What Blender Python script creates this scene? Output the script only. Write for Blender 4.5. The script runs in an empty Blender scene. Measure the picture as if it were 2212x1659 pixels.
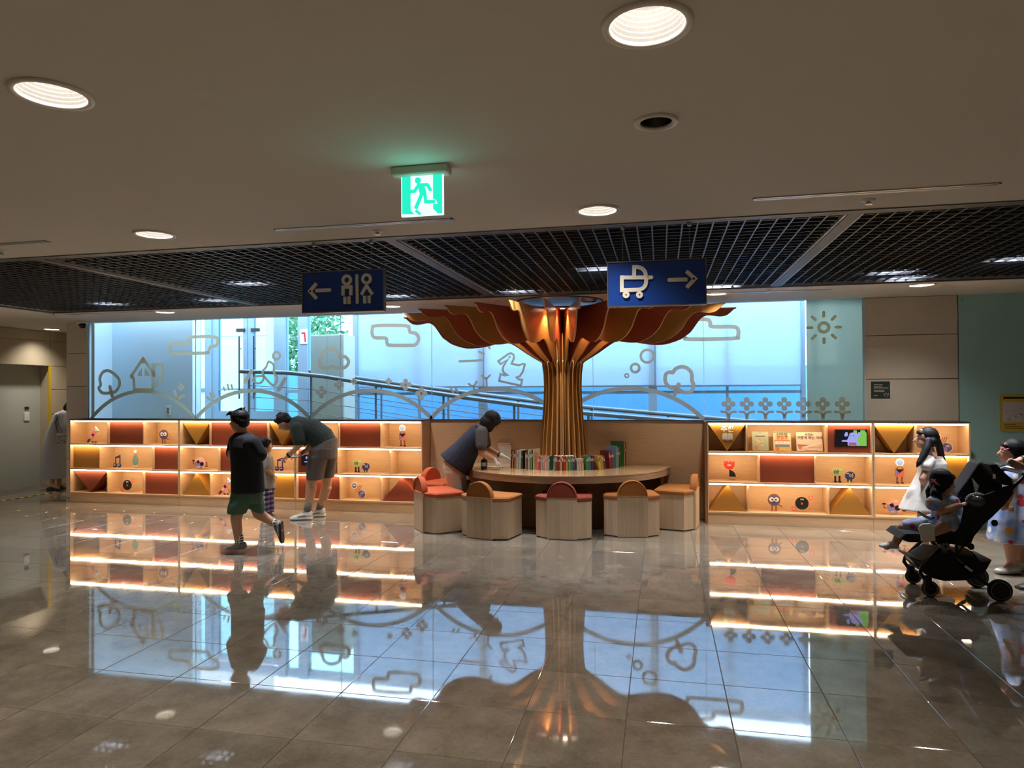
import bpy, math, random
from mathutils import Vector, Matrix
random.seed(11)
SC = bpy.context.scene
COL = SC.collection

# ------------------------------------------------------------------ camera
FPX, YAW, PIT, ROL, EYE = 1478.0, math.radians(12.27), math.radians(.648), math.radians(-.333), 1.6
CAM = Vector((0, 0, EYE))
_f = Vector((-math.sin(YAW), math.cos(YAW), 0)); _r = Vector((math.cos(YAW), math.sin(YAW), 0)); _u = Vector((0, 0, 1))
FW = _f * math.cos(PIT) + _u * math.sin(PIT)
_u2 = -_f * math.sin(PIT) + _u * math.cos(PIT)
RT = _r * math.cos(ROL) + _u2 * math.sin(ROL)
UP = -_r * math.sin(ROL) + _u2 * math.cos(ROL)
cd = bpy.data.cameras.new('camera')
cam = bpy.data.objects.new('camera', cd)
COL.objects.link(cam)
cam.matrix_world = Matrix(((RT.x, UP.x, -FW.x, CAM.x), (RT.y, UP.y, -FW.y, CAM.y), (RT.z, UP.z, -FW.z, CAM.z), (0, 0, 0, 1)))
cd.sensor_width = 36.0
cd.lens = FPX / 2212 * 36.0
cd.clip_start = .05
cd.clip_end = 200
SC.camera = cam

# ------------------------------------------------------------------ sky, exposure
w = bpy.data.worlds.new('sky'); SC.world = w; w.use_nodes = True
wn = w.node_tree.nodes; wl = w.node_tree.links
bg = wn.get('Background') or wn.new('ShaderNodeBackground')
bg.inputs['Color'].default_value = (.90, .95, 1.0, 1)
bg.inputs['Strength'].default_value = 7.6
out = wn.get('World Output') or wn.new('ShaderNodeOutputWorld')
wl.new(bg.outputs[0], out.inputs[0])
SC.view_settings.view_transform = 'Standard'
SC.view_settings.look = 'None'
SC.view_settings.gamma = 1.0
SC.view_settings.use_curve_mapping = False
SC.view_settings.exposure = 0.0
SC.cycles.max_bounces = 6
SC.cycles.diffuse_bounces = 3
SC.cycles.glossy_bounces = 3
SC.cycles.transmission_bounces = 4
SC.cycles.transparent_max_bounces = 12
SC.cycles.sample_clamp_indirect = 6.0
SC.cycles.use_adaptive_sampling = True
SC.cycles.adaptive_threshold = .1
SC.cycles.adaptive_min_samples = 16
SC.cycles.caustics_reflective = False
SC.cycles.caustics_refractive = False

DOWNLIGHT_WATTS = 12.0
LED_STRENGTH = 31.0
PLENUM_WATTS = 20.0
DL_COLOR = (1.0, .935, .85)

# ------------------------------------------------------------------ pixel helpers: where a ray of the photograph meets a plane of the room
def ray(x, y): return FW * FPX + RT * (x - 1106) - UP * (y - 829.5)
def onz(x, y, z): v = ray(x, y); return CAM + v * ((z - EYE) / v.z)
def ony(x, y, Y): v = ray(x, y); return CAM + v * (Y / v.y)
def onx(x, y, X): v = ray(x, y); return CAM + v * (X / v.x)
def at(x, y, D): return CAM + ray(x, y) * (D / FPX)
def depth(p): return (Vector(p) - CAM).dot(FW)

# ------------------------------------------------------------------ materials
def S(r, g, b):
    f = lambda c: c / 12.92 if c <= .04045 else ((c + .055) / 1.055) ** 2.4
    return (f(r / 255), f(g / 255), f(b / 255), 1)
MATS = {}
def mat(name, col, rough=.6, metal=0., spec=.5, noise=0., nscale=20., stretch=(1, 1, 1), bump=0., emit=None, es=0., coat=0., col2=None, rnd=0., alpha=None):
    if name in MATS: return MATS[name]
    m = bpy.data.materials.new(name); m.use_nodes = True
    nt = m.node_tree; N = nt.nodes; L = nt.links
    b = N['Principled BSDF']
    b.inputs['Base Color'].default_value = col
    b.inputs['Roughness'].default_value = rough
    b.inputs['Metallic'].default_value = metal
    b.inputs['Specular IOR Level'].default_value = spec
    if coat: b.inputs['Coat Weight'].default_value = coat; b.inputs['Coat Roughness'].default_value = .08
    if emit: b.inputs['Emission Color'].default_value = emit; b.inputs['Emission Strength'].default_value = es
    src = None
    if noise or bump or col2:
        tc = N.new('ShaderNodeTexCoord'); mp = N.new('ShaderNodeMapping'); mp.inputs['Scale'].default_value = stretch
        L.new(tc.outputs['Object'], mp.inputs[0])
        nz = N.new('ShaderNodeTexNoise'); nz.inputs['Scale'].default_value = nscale; nz.inputs['Detail'].default_value = 5; nz.inputs['Roughness'].default_value = .6
        L.new(mp.outputs[0], nz.inputs['Vector'])
        if noise or col2:
            mx = N.new('ShaderNodeMix'); mx.data_type = 'RGBA'
            k = 1 - noise
            mx.inputs[6].default_value = col2 if col2 else (col[0] * k, col[1] * k, col[2] * k, 1)
            mx.inputs[7].default_value = col
            rp = N.new('ShaderNodeMapRange'); rp.inputs[1].default_value = .3; rp.inputs[2].default_value = .7
            L.new(nz.outputs['Fac'], rp.inputs[0]); L.new(rp.outputs[0], mx.inputs[0]); L.new(mx.outputs[2], b.inputs['Base Color']); src = mx.outputs[2]
        if bump:
            bp = N.new('ShaderNodeBump'); bp.inputs['Strength'].default_value = bump; bp.inputs['Distance'].default_value = .01
            L.new(nz.outputs['Fac'], bp.inputs['Height']); L.new(bp.outputs[0], b.inputs['Normal'])
    if rnd:
        oi = N.new('ShaderNodeObjectInfo'); hs = N.new('ShaderNodeHueSaturation')
        r2 = N.new('ShaderNodeMapRange'); r2.inputs[3].default_value = 1 - rnd; r2.inputs[4].default_value = 1 + rnd
        L.new(oi.outputs['Random'], r2.inputs[0]); L.new(r2.outputs[0], hs.inputs['Value'])
        if src: L.new(src, hs.inputs['Color'])
        else: hs.inputs['Color'].default_value = col
        L.new(hs.outputs[0], b.inputs['Base Color'])
    MATS[name] = m
    return m
def emis(name, col, s, sample=True):
    if name in MATS: return MATS[name]
    m = bpy.data.materials.new(name); m.use_nodes = True; N = m.node_tree.nodes; L = m.node_tree.links
    N.remove(N['Principled BSDF']); e = N.new('ShaderNodeEmission'); e.inputs[0].default_value = col; e.inputs[1].default_value = s
    L.new(e.outputs[0], N['Material Output'].inputs[0]); MATS[name] = m
    if not sample: m.cycles.emission_sampling = 'NONE'
    return m
def glassmat(name, tint, gloss=.06, rough=.02, extra=None, efac=0.):
    """clear tinted pane: light passes straight through, with a little mirror; extra mixes in a diffuse film"""
    if name in MATS: return MATS[name]
    m = bpy.data.materials.new(name); m.use_nodes = True; N = m.node_tree.nodes; L = m.node_tree.links
    N.remove(N['Principled BSDF'])
    t = N.new('ShaderNodeBsdfTransparent'); t.inputs[0].default_value = tint
    g = N.new('ShaderNodeBsdfGlossy'); g.inputs['Roughness'].default_value = rough
    fr = N.new('ShaderNodeFresnel'); fr.inputs[0].default_value = 1.35
    mx = N.new('ShaderNodeMixShader'); 
    if gloss: L.new(fr.outputs[0], mx.inputs[0])
    else: mx.inputs[0].default_value = 0
    base = t.outputs[0]
    if extra:
        d = N.new('ShaderNodeBsdfTranslucent'); d.inputs[0].default_value = extra
        d2 = N.new('ShaderNodeBsdfDiffuse'); d2.inputs[0].default_value = extra
        ad = N.new('ShaderNodeMixShader'); ad.inputs[0].default_value = .35; L.new(d.outputs[0], ad.inputs[1]); L.new(d2.outputs[0], ad.inputs[2])
        mm = N.new('ShaderNodeMixShader'); mm.inputs[0].default_value = efac; L.new(base, mm.inputs[1]); L.new(ad.outputs[0], mm.inputs[2]); base = mm.outputs[0]
    L.new(base, mx.inputs[1]); L.new(g.outputs[0], mx.inputs[2])
    L.new(mx.outputs[0], N['Material Output'].inputs[0]); MATS[name] = m
    return m

# ------------------------------------------------------------------ mesh builder
class MB:
    def __init__(s): s.v = []; s.f = []
    def add(s, vs, fs):
        k = len(s.v); s.v += [tuple(p) for p in vs]; s.f += [tuple(i + k for i in q) for q in fs]; return s
    def box(s, x0, y0, z0, x1, y1, z1):
        x0, x1 = min(x0, x1), max(x0, x1); y0, y1 = min(y0, y1), max(y0, y1); z0, z1 = min(z0, z1), max(z0, z1)
        return s.add([(x0, y0, z0), (x1, y0, z0), (x1, y1, z0), (x0, y1, z0), (x0, y0, z1), (x1, y0, z1), (x1, y1, z1), (x0, y1, z1)],
                     [(0, 3, 2, 1), (4, 5, 6, 7), (0, 1, 5, 4), (1, 2, 6, 5), (2, 3, 7, 6), (3, 0, 4, 7)])
    def obox(s, c, size, R=None):
        R = R or Matrix.Identity(3); c = Vector(c); h = [d / 2 for d in size]
        b = MB().box(-h[0], -h[1], -h[2], h[0], h[1], h[2])
        return s.add([c + R @ Vector(p) for p in b.v], b.f)
    def bbox(s, x0, y0, z0, x1, y1, z1, r=.01):
        """box with chamfered edges"""
        def ring(x0, y0, x1, y1, z, k): return [(x0 + k, y0, z), (x1 - k, y0, z), (x1, y0 + k, z), (x1, y1 - k, z), (x1 - k, y1, z), (x0 + k, y1, z), (x0, y1 - k, z), (x0, y0 + k, z)]
        rs = [ring(x0 + r, y0 + r, x1 - r, y1 - r, z0, r * .5), ring(x0, y0, x1, y1, z0 + r, r), ring(x0, y0, x1, y1, z1 - r, r), ring(x0 + r, y0 + r, x1 - r, y1 - r, z1, r * .5)]
        return s.loft(rs)
    def loft(s, rings, closed=True, caps=True):
        n = len(rings[0]); vs = [p for r in rings for p in r]; fs = []
        for i in range(len(rings) - 1):
            for j in range(n if closed else n - 1):
                a = i * n + j; b = i * n + (j + 1) % n
                fs.append((a, b, b + n, a + n))
        if caps: fs.append(tuple(range(n - 1, -1, -1))); fs.append(tuple(range(len(vs) - n, len(vs))))
        return s.add(vs, fs)
    def prism(s, poly, y0, y1):
        """poly of (x, z), counter-clockwise seen from the room, extruded in y"""
        n = len(poly); vs = [(x, y0, z) for x, z in poly] + [(x, y1, z) for x, z in poly]
        fs = [tuple(range(n)), tuple(range(2 * n - 1, n - 1, -1))] + [(i, i + n, (i + 1) % n + n, (i + 1) % n) for i in range(n)]
        return s.add(vs, fs)
    def prismz(s, poly, z0, z1):
        n = len(poly); vs = [(x, y, z0) for x, y in poly] + [(x, y, z1) for x, y in poly]
        fs = [tuple(range(n - 1, -1, -1)), tuple(range(n, 2 * n))] + [(i, (i + 1) % n, (i + 1) % n + n, i + n) for i in range(n)]
        return s.add(vs, fs)
    def tube(s, path, r, n=8, caps=True, closed=False):
        P = [Vector(p) for p in path]; m = len(P); rr = r if isinstance(r, (list, tuple)) else [r] * m
        ref = None; rings = []
        for i in range(m):
            if closed: t = P[(i + 1) % m] - P[i - 1]
            else: t = P[min(i + 1, m - 1)] - P[max(i - 1, 0)]
            t.normalize()
            if ref is None: ref = t.orthogonal().normalized()
            else: ref = (ref - t * ref.dot(t)).normalized()
            b = t.cross(ref)
            rings.append([tuple(P[i] + (ref * math.cos(a) + b * math.sin(a)) * rr[i]) for a in [2 * math.pi * k / n for k in range(n)]])
        if closed: rings.append(rings[0]); return s.loft(rings, caps=False)
        return s.loft(rings, caps=caps)
    def lathe(s, prof, c=(0, 0, 0), n=24, a0=0., a1=2 * math.pi, caps=True):
        c = Vector(c); full = abs(a1 - a0 - 2 * math.pi) < 1e-6; k = n if full else n + 1
        rings = [[(c.x + r * math.cos(a0 + (a1 - a0) * j / n), c.y + r * math.sin(a0 + (a1 - a0) * j / n), c.z + z) for j in range(k)] for r, z in prof]
        return s.loft(rings, closed=full, caps=caps)
    def ell(s, c, r, R=None, n=14, m=9):
        c = Vector(c); R = R or Matrix.Identity(3); vs = [c + R @ Vector((0, 0, -r[2]))]; fs = []
        for i in range(1, m):
            t = -math.pi / 2 + math.pi * i / m
            for j in range(n):
                a = 2 * math.pi * j / n
                vs.append(c + R @ Vector((r[0] * math.cos(t) * math.cos(a), r[1] * math.cos(t) * math.sin(a), r[2] * math.sin(t))))
        vs.append(c + R @ Vector((0, 0, r[2]))); L = len(vs) - 1
        for j in range(n):
            fs.append((0, 1 + (j + 1) % n, 1 + j))
            for i in range(m - 2):
                a = 1 + i * n + j; b = 1 + i * n + (j + 1) % n
                fs.append((a, b, b + n, a + n))
            fs.append((L, 1 + (m - 2) * n + j, 1 + (m - 2) * n + (j + 1) % n))
        return s.add(vs, fs)
    def cap(s, p0, p1, r0, r1, n=12):
        p0 = Vector(p0); p1 = Vector(p1); t = p1 - p0
        if t.length < 1e-6: return s.ell(p0, (r0, r0, r0))
        t.normalize()
        path = []; rr = []
        for k in (-.98, -.7, -.35): path.append(p0 + t * k * r0); rr.append(r0 * math.sqrt(1 - k * k))
        path.append(p0); rr.append(r0); path.append(p1); rr.append(r1)
        for k in (.35, .7, .98): path.append(p1 + t * k * r1); rr.append(r1 * math.sqrt(1 - k * k))
        return s.tube(path, rr, n)
    def prims(s, L):
        for q in L:
            if q[0] == 'c': s.cap(*q[1:])
            elif q[0] == 'e': s.ell(q[1], q[2], q[3] if len(q) > 3 else None)
            elif q[0] == 'l': s.loft(q[1])
            elif q[0] == 'b': s.obox(*q[1:])
        return s
    def build(s, name, m, parent=None, smooth=False, local=False):
        me = bpy.data.meshes.new(name); me.from_pydata(s.v, [], s.f)
        if smooth: me.shade_smooth()
        me.materials.append(MATS[m] if isinstance(m, str) else m)
        o = bpy.data.objects.new(name, me); COL.objects.link(o)
        if parent is not None: attach(o, parent, local)
        return o
def wm(o): return ((wm(o.parent) @ o.matrix_parent_inverse) if o.parent else Matrix.Identity(4)) @ o.matrix_basis
def attach(o, parent, local=False):
    o.parent = parent
    if not local: o.matrix_parent_inverse = wm(parent).inverted()
def empty(name, loc=(0, 0, 0), rz=0.):
    o = bpy.data.objects.new(name, None); COL.objects.link(o); o.location = loc; o.rotation_euler = (0, 0, rz); o.empty_display_size = .1
    return o
def tag(o, label=None, cat=None, group=None, kind=None):
    if label: o['label'] = label
    if cat: o['category'] = cat
    if group: o['group'] = group
    if kind: o['kind'] = kind
    return o
def thing(name, label, cat, loc=(0, 0, 0), rz=0., group=None): return tag(empty(name, loc, rz), label, cat, group)
def struct(name, mb, m, label, parent=None):
    o = mb.build(name, m, parent)
    tag(o, label, None, None, 'structure')
    return o
def copy_tree(o, parent=None):
    c = o.copy(); COL.objects.link(c)
    if parent is not None: c.parent = parent
    for ch in list(o.children): copy_tree(ch, c)
    return c
def inst(name, me, parent, loc=(0, 0, 0), rz=0., scale=None):
    o = bpy.data.objects.new(name, me); COL.objects.link(o); o.location = loc; o.rotation_euler = (0, 0, rz)
    if scale: o.scale = scale
    if parent is not None: o.parent = parent
    return o
def meshof(mb, name, m, smooth=False):
    me = bpy.data.meshes.new(name); me.from_pydata(mb.v, [], mb.f)
    if smooth: me.shade_smooth()
    me.materials.append(MATS[m] if isinstance(m, str) else m); return me

# ------------------------------------------------------------------ flat strokes and text
def stroke2d(pts, wd, closed=False, caps=True, nc=6):
    """ring(s) of 2-D points for a line of width wd with mitred joints and round ends"""
    P = [Vector((p[0], p[1])) for p in pts]; n = len(P); A = []; B = []
    for i in range(n):
        if closed: d0 = P[i] - P[i - 1]; d1 = P[(i + 1) % n] - P[i]
        else: d0 = P[i] - P[max(i - 1, 0)]; d1 = P[min(i + 1, n - 1)] - P[i]
        if d0.length < 1e-9: d0 = d1
        if d1.length < 1e-9: d1 = d0
        d0.normalize(); d1.normalize(); t = d0 + d1
        t = d1 if t.length < 1e-6 else t.normalized()
        nn = Vector((-t.y, t.x)); c = max(.45, nn.dot(Vector((-d0.y, d0.x))))
        A.append(P[i] + nn * (wd / 2 / c)); B.append(P[i] - nn * (wd / 2 / c))
    return A, B
def stroke(mb, pts, wd, y0, y1, closed=False, caps=True, nc=6):
    """a line drawn in the x-z plane, y0 (towards the room) to y1"""
    A, B = stroke2d(pts, wd, closed); n = len(A)
    vs = []; fs = []
    for i in range(n):
        for q in (A[i], B[i]):
            vs.append((q.x, y0, q.y)); vs.append((q.x, y1, q.y))
    m = n if closed else n - 1
    for i in range(m):
        a = 4 * i; b = 4 * ((i + 1) % n)
        fs += [(a, b, b + 2, a + 2), (a + 1, a + 3, b + 3, b + 1), (a, a + 1, b + 1, b), (a + 2, b + 2, b + 3, a + 3)]
    if not closed: fs += [(0, 2, 3, 1), (4 * n - 4, 4 * n - 3, 4 * n - 1, 4 * n - 2)]
    mb.add(vs, fs)
    if not closed and caps:
        for p, q in ((pts[0], pts[1]), (pts[-1], pts[-2])):
            a0 = math.atan2(p[1] - q[1], p[0] - q[0]) - math.pi / 2
            mb.prism([(p[0] + wd / 2 * math.cos(a0 + math.pi * j / 8), p[1] + wd / 2 * math.sin(a0 + math.pi * j / 8)) for j in range(9)], y0, y1)
def disc(mb, c, r, y0, y1, n=20): mb.prism([(c[0] + r * math.cos(2 * math.pi * k / n), c[1] + r * math.sin(2 * math.pi * k / n)) for k in range(n)], y0, y1)
def ringd(mb, c, r, wd, y0, y1, n=28): stroke(mb, [(c[0] + r * math.cos(2 * math.pi * k / n), c[1] + r * math.sin(2 * math.pi * k / n)) for k in range(n)], wd, y0, y1, True)
def arc3(a, b, c, n=28):
    (ax, ay), (bx, by), (cx, cy) = a, b, c
    d = 2 * (ax * (by - cy) + bx * (cy - ay) + cx * (ay - by))
    ux = ((ax * ax + ay * ay) * (by - cy) + (bx * bx + by * by) * (cy - ay) + (cx * cx + cy * cy) * (ay - by)) / d
    uy = ((ax * ax + ay * ay) * (cx - bx) + (bx * bx + by * by) * (ax - cx) + (cx * cx + cy * cy) * (bx - ax)) / d
    r = math.hypot(ax - ux, ay - uy)
    t0, t1, t2 = [math.atan2(q[1] - uy, q[0] - ux) for q in (a, b, c)]
    while t1 < t0: t1 += 2 * math.pi
    while t2 < t0: t2 += 2 * math.pi
    if t1 > t2: t2 -= 2 * math.pi
    return [(ux + r * math.cos(t0 + (t2 - t0) * k / n), uy + r * math.sin(t0 + (t2 - t0) * k / n)) for k in range(n + 1)]
def smoothp(pts, closed=False, k=4):
    """Catmull-Rom through pts"""
    n = len(pts); o = []
    for i in range(n if closed else n - 1):
        g = (lambda j: pts[j % n]) if closed else (lambda j: pts[max(0, min(n - 1, j))])
        p = [Vector((g(j)[0], g(j)[1])) for j in (i - 1, i, i + 1, i + 2)]
        for s in range(k):
            t = s / k
            q = .5 * ((2 * p[1]) + (p[2] - p[0]) * t + (2 * p[0] - 5 * p[1] + 4 * p[2] - p[3]) * t * t + (3 * p[1] - p[0] - 3 * p[2] + p[3]) * t ** 3)
            o.append((q.x, q.y))
    if not closed: o.append(tuple(pts[-1]))
    return o
def text(s, size, m, name, parent, loc, rx=math.pi / 2, extr=.001, rz=0., align='CENTER', bold=0.):
    c = bpy.data.curves.new(name, 'FONT'); c.body = s; c.size = size; c.align_x = align; c.align_y = 'CENTER'; c.extrude = extr; c.offset = bold; c.resolution_u = 3
    t = bpy.data.objects.new(name, c)
    me = bpy.data.meshes.new_from_object(t); bpy.data.objects.remove(t)
    me.materials.clear(); me.materials.append(MATS[m] if isinstance(m, str) else m)
    o = bpy.data.objects.new(name, me); COL.objects.link(o)
    o.matrix_basis = Matrix.Translation(loc) @ Matrix.Rotation(rz, 4, 'Z') @ Matrix.Rotation(rx, 4, 'X')
    if parent is not None: attach(o, parent)
    return o
# ------------------------------------------------------------------ shared materials
mat('ceiling_paint', S(216, 210, 200), .9, bump=.06, nscale=180)
mat('stone_panel', S(226, 214, 196), .55, noise=.05, nscale=7, rnd=.04)
mat('stone_left', S(196, 180, 152), .6, noise=.06, nscale=6)
mat('grey_green_panel', S(184, 186, 174), .35)
mat('birch', S(226, 190, 148), .5, noise=.13, nscale=9, stretch=(.6, .6, 5), bump=.03)
mat('birch_v', S(212, 176, 132), .5, noise=.16, nscale=9, stretch=(7, 7, .5), bump=.03, rnd=.06)
mat('birch_edge', S(228, 196, 156), .6)
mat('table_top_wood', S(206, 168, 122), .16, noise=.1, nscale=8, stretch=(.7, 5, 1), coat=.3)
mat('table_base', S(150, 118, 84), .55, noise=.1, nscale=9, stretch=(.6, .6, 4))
mat('red_panel', S(138, 62, 36), .55, noise=.05, nscale=60)
mat('gold_panel', S(170, 118, 42), .5, noise=.05, nscale=60)
mat('aluminium', S(190, 192, 194), .35, metal=.9)
mat('dark_metal', S(58, 56, 54), .5, metal=.3)
mat('mid_metal', S(120, 120, 118), .45, metal=.5)
mat('black_plastic', S(20, 20, 22), .5)
mat('white_paint', S(236, 236, 234), .5)
mat('door_metal', S(150, 172, 190), .5, metal=.2)
mat('plenum_black', S(10, 10, 12), .9)
mat('grout', S(96, 86, 74), .9)
mat('concrete', S(225, 226, 222), .9, noise=.08, nscale=14)
mat('decal_grey', S(176, 164, 150), .7)
mat('teal_glass', S(172, 216, 216), .25, spec=.5)
glassmat('frosted_pane', (.8, .9, .9, 1), .05, extra=S(196, 216, 208), efac=.9)
mat('yellow', S(214, 176, 40), .6)

def floor_material():
    m = bpy.data.materials.new('polished_limestone'); m.use_nodes = True; N = m.node_tree.nodes; L = m.node_tree.links; b = N['Principled BSDF']
    tc = N.new('ShaderNodeTexCoord'); oi = N.new('ShaderNodeObjectInfo'); ge = N.new('ShaderNodeNewGeometry')
    ad = N.new('ShaderNodeVectorMath'); ad.operation = 'ADD'
    L.new(ge.outputs['Position'], ad.inputs[0]); 
    cm = N.new('ShaderNodeCombineXYZ'); mu = N.new('ShaderNodeMath'); mu.operation = 'MULTIPLY'; mu.inputs[1].default_value = 37.0
    L.new(oi.outputs['Random'], mu.inputs[0]); L.new(mu.outputs[0], cm.inputs[2]); L.new(cm.outputs[0], ad.inputs[1])
    n1 = N.new('ShaderNodeTexNoise'); n1.inputs['Scale'].default_value = 5; n1.inputs['Detail'].default_value = 8; n1.inputs['Roughness'].default_value = .65
    n2 = N.new('ShaderNodeTexNoise'); n2.inputs['Scale'].default_value = 60; n2.inputs['Detail'].default_value = 4
    L.new(ad.outputs[0], n1.inputs['Vector']); L.new(ad.outputs[0], n2.inputs['Vector'])
    cr = N.new('ShaderNodeValToRGB'); cr.color_ramp.elements[0].position = .32; cr.color_ramp.elements[0].color = S(132, 120, 104); cr.color_ramp.elements[1].position = .68; cr.color_ramp.elements[1].color = S(166, 153, 135)
    L.new(n1.outputs['Fac'], cr.inputs[0])
    mx = N.new('ShaderNodeMix'); mx.data_type = 'RGBA'; mx.blend_type = 'MULTIPLY'; mx.inputs[0].default_value = .35
    L.new(cr.outputs[0], mx.inputs[6]); L.new(n2.outputs['Fac'], mx.inputs[7])
    rsum = N.new('ShaderNodeMath'); rsum.operation = 'ADD'; fr = N.new('ShaderNodeMath'); fr.operation = 'FRACT'
    L.new(oi.outputs['Random'], rsum.inputs[0]); L.new(ge.outputs['Random Per Island'], rsum.inputs[1]); L.new(rsum.outputs[0], fr.inputs[0])
    mr = N.new('ShaderNodeMapRange'); mr.inputs[3].default_value = .9; mr.inputs[4].default_value = 1.1; L.new(fr.outputs[0], mr.inputs[0])
    hs = N.new('ShaderNodeHueSaturation'); L.new(mr.outputs[0], hs.inputs['Value']); L.new(mx.outputs[2], hs.inputs['Color'])
    L.new(hs.outputs[0], b.inputs['Base Color'])
    rr = N.new('ShaderNodeMapRange'); rr.inputs[1].default_value = .35; rr.inputs[2].default_value = .7; rr.inputs[3].default_value = .02; rr.inputs[4].default_value = .06
    L.new(n1.outputs['Fac'], rr.inputs[0]); L.new(rr.outputs[0], b.inputs['Roughness'])
    b.inputs['Specular IOR Level'].default_value = 1.0; b.inputs['Coat Weight'].default_value = .45; b.inputs['Coat Roughness'].default_value = .03
    bp = N.new('ShaderNodeBump'); bp.inputs['Strength'].default_value = .008; bp.inputs['Distance'].default_value = .004
    n3 = N.new('ShaderNodeTexNoise'); n3.inputs['Scale'].default_value = 3.5; L.new(ge.outputs['Position'], n3.inputs['Vector'])
    L.new(n3.outputs['Fac'], bp.inputs['Height']); L.new(bp.outputs[0], b.inputs['Normal'])
    MATS['polished_limestone'] = m
floor_material()

CEIL = 2.70
WY = 8.90            # plane of the big window and of the stone panels beside it
# ------------------------------------------------------------------ floor: 0.5 m polished tiles in running courses
fl = struct('floor', MB().box(-12, -5, -.06, 8, 12, -.004), 'grout', 'polished beige limestone floor of the hall')
tile_me = meshof(MB().bbox(-.2485, -.2485, -.012, .2485, .2485, 0, .0018), 'tile', 'polished_limestone')
cells = []
for i in range(-24, 16):
    for j in range(-10, 23):
        x = -.178 + .25 + i * .5; y = 3.39 + .25 + j * .5 - 1.0 * 0
        if x < -10.4 or x > 7.8 or y < -4.9 or y > 11: continue
        d = (Vector((x, y, 0)) - CAM); dep = d.dot(FW)
        vis = dep > 1.2 and abs(d.dot(RT)) / dep < .80 and 1.6 / dep < .62
        behind = y > 9.0 and x > -9.2
        if behind: continue
        under = (y > 8.6 and x > -8.5) or math.hypot(x + 1.23, y - 8.86) < 1.0
        cells.append((0 if vis and not under else 1, dep, x, y))
cells.sort()
rest = MB(); k = 0
for pr, dep, x, y in cells:
    if pr == 0 and k < 300: inst('tile', tile_me, fl, (x, y, 0)); k += 1
    else:
        b = MB().bbox(x - .2485, y - .2485, -.012, x + .2485, y + .2485, 0, .0018); rest.add(b.v, b.f)
tag(rest.build('tile_field', 'polished_limestone', fl), kind='stuff')

# ------------------------------------------------------------------ ceiling with round cut-outs for the lamps and the long opening of the open-cell grid
GX0, GX1, GY0, GY1 = -8.02, 7.4, 4.53, 7.70
LAMPS = []      # (x, y, radius, kind)
for q in ((112, 203), (1398, 54), (1291, 454), (334, 506), (1991, 615), (112, 711), (357, 674), (845, 661), (1548, 634)):
    p = onz(q[0], q[1], CEIL); LAMPS.append((p.x, p.y, .115, 'lit'))
for x, y in ((2.11, 2.08), (-4.3, 2.08), (-6.3, 4.05), (-1.0, -.1), (1.6, -.1), (-3.4, -.1), (-2.2, -2.3), (.3, -2.3), (3.2, -2.3), (5.0, 2.08), (5.2, -.1), (-6.2, -.1), (-9.2, 6.2), (-8.9, 3.2)):
    LAMPS.append((x, y, .115, 'lit'))
p = onz(1417, 263, CEIL); LAMPS.append((p.x, p.y, .068, 'dark'))
cuts_x = sorted({-10.7, 7.9, GX0, GX1} | {round(l[0] - .2, 4) for l in LAMPS} | {round(l[0] + .2, 4) for l in LAMPS})
cuts_y = sorted({-5.0, WY + .1, 10.5, GY0, GY1} | {round(l[1] - .2, 4) for l in LAMPS} | {round(l[1] + .2, 4) for l in LAMPS})
cm_ = MB(); lampdone = set()
for l in LAMPS:
    x, y, r, _ = l; n = 32; inner = []; outer = []
    for k in range(n):
        a = 2 * math.pi * k / n; c, s_ = math.cos(a), math.sin(a); m_ = .2 / max(abs(c), abs(s_))
        inner.append((x + r * c, y + r * s_, CEIL)); outer.append((x + m_ * c, y + m_ * s_, CEIL))
    cm_.add(inner + outer, [(k, k + n, (k + 1) % n + n, (k + 1) % n) for k in range(n)])
for i in range(len(cuts_x) - 1):
    for j in range(len(cuts_y) - 1):
        x0, x1, y0, y1 = cuts_x[i], cuts_x[i + 1], cuts_y[j], cuts_y[j + 1]; cx, cy = (x0 + x1) / 2, (y0 + y1) / 2
        if GX0 < cx < GX1 and GY0 < cy < GY1: continue
        if cy > WY + .1 and cx > -8.9: continue
        if any(abs(cx - l[0]) < .2 and abs(cy - l[1]) < .2 for l in LAMPS): continue
        cm_.add([(x0, y0, CEIL), (x0, y1, CEIL), (x1, y1, CEIL), (x1, y0, CEIL)], [(0, 1, 2, 3)])
ceil = struct('ceiling', cm_, 'ceiling_paint', 'low plain beige painted ceiling of the hall')
struct('ceiling_slab', MB().box(-10.8, -5.1, 3.32, 8, WY + .1, 3.5).box(-10.8, WY + .1, 3.32, -8.97, 10.6, 3.5), 'plenum_black', 'dark slab hidden above the open grid', None)
pl = MB(); pl.box(GX0 - .03, GY0 - .03, CEIL + .002, GX0, GY1 + .03, 3.32).box(GX0 - .03, GY1, CEIL + .002, GX1, GY1 + .03, 3.32).box(GX0 - .03, GY0 - .03, CEIL + .002, GX1, GY0, 3.32).box(GX1, GY0 - .03, CEIL + .002, GX1 + .03, GY1 + .03, 3.32)
struct('trim_1', pl, 'plenum_black', 'black upstand lining the ceiling opening')

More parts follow.
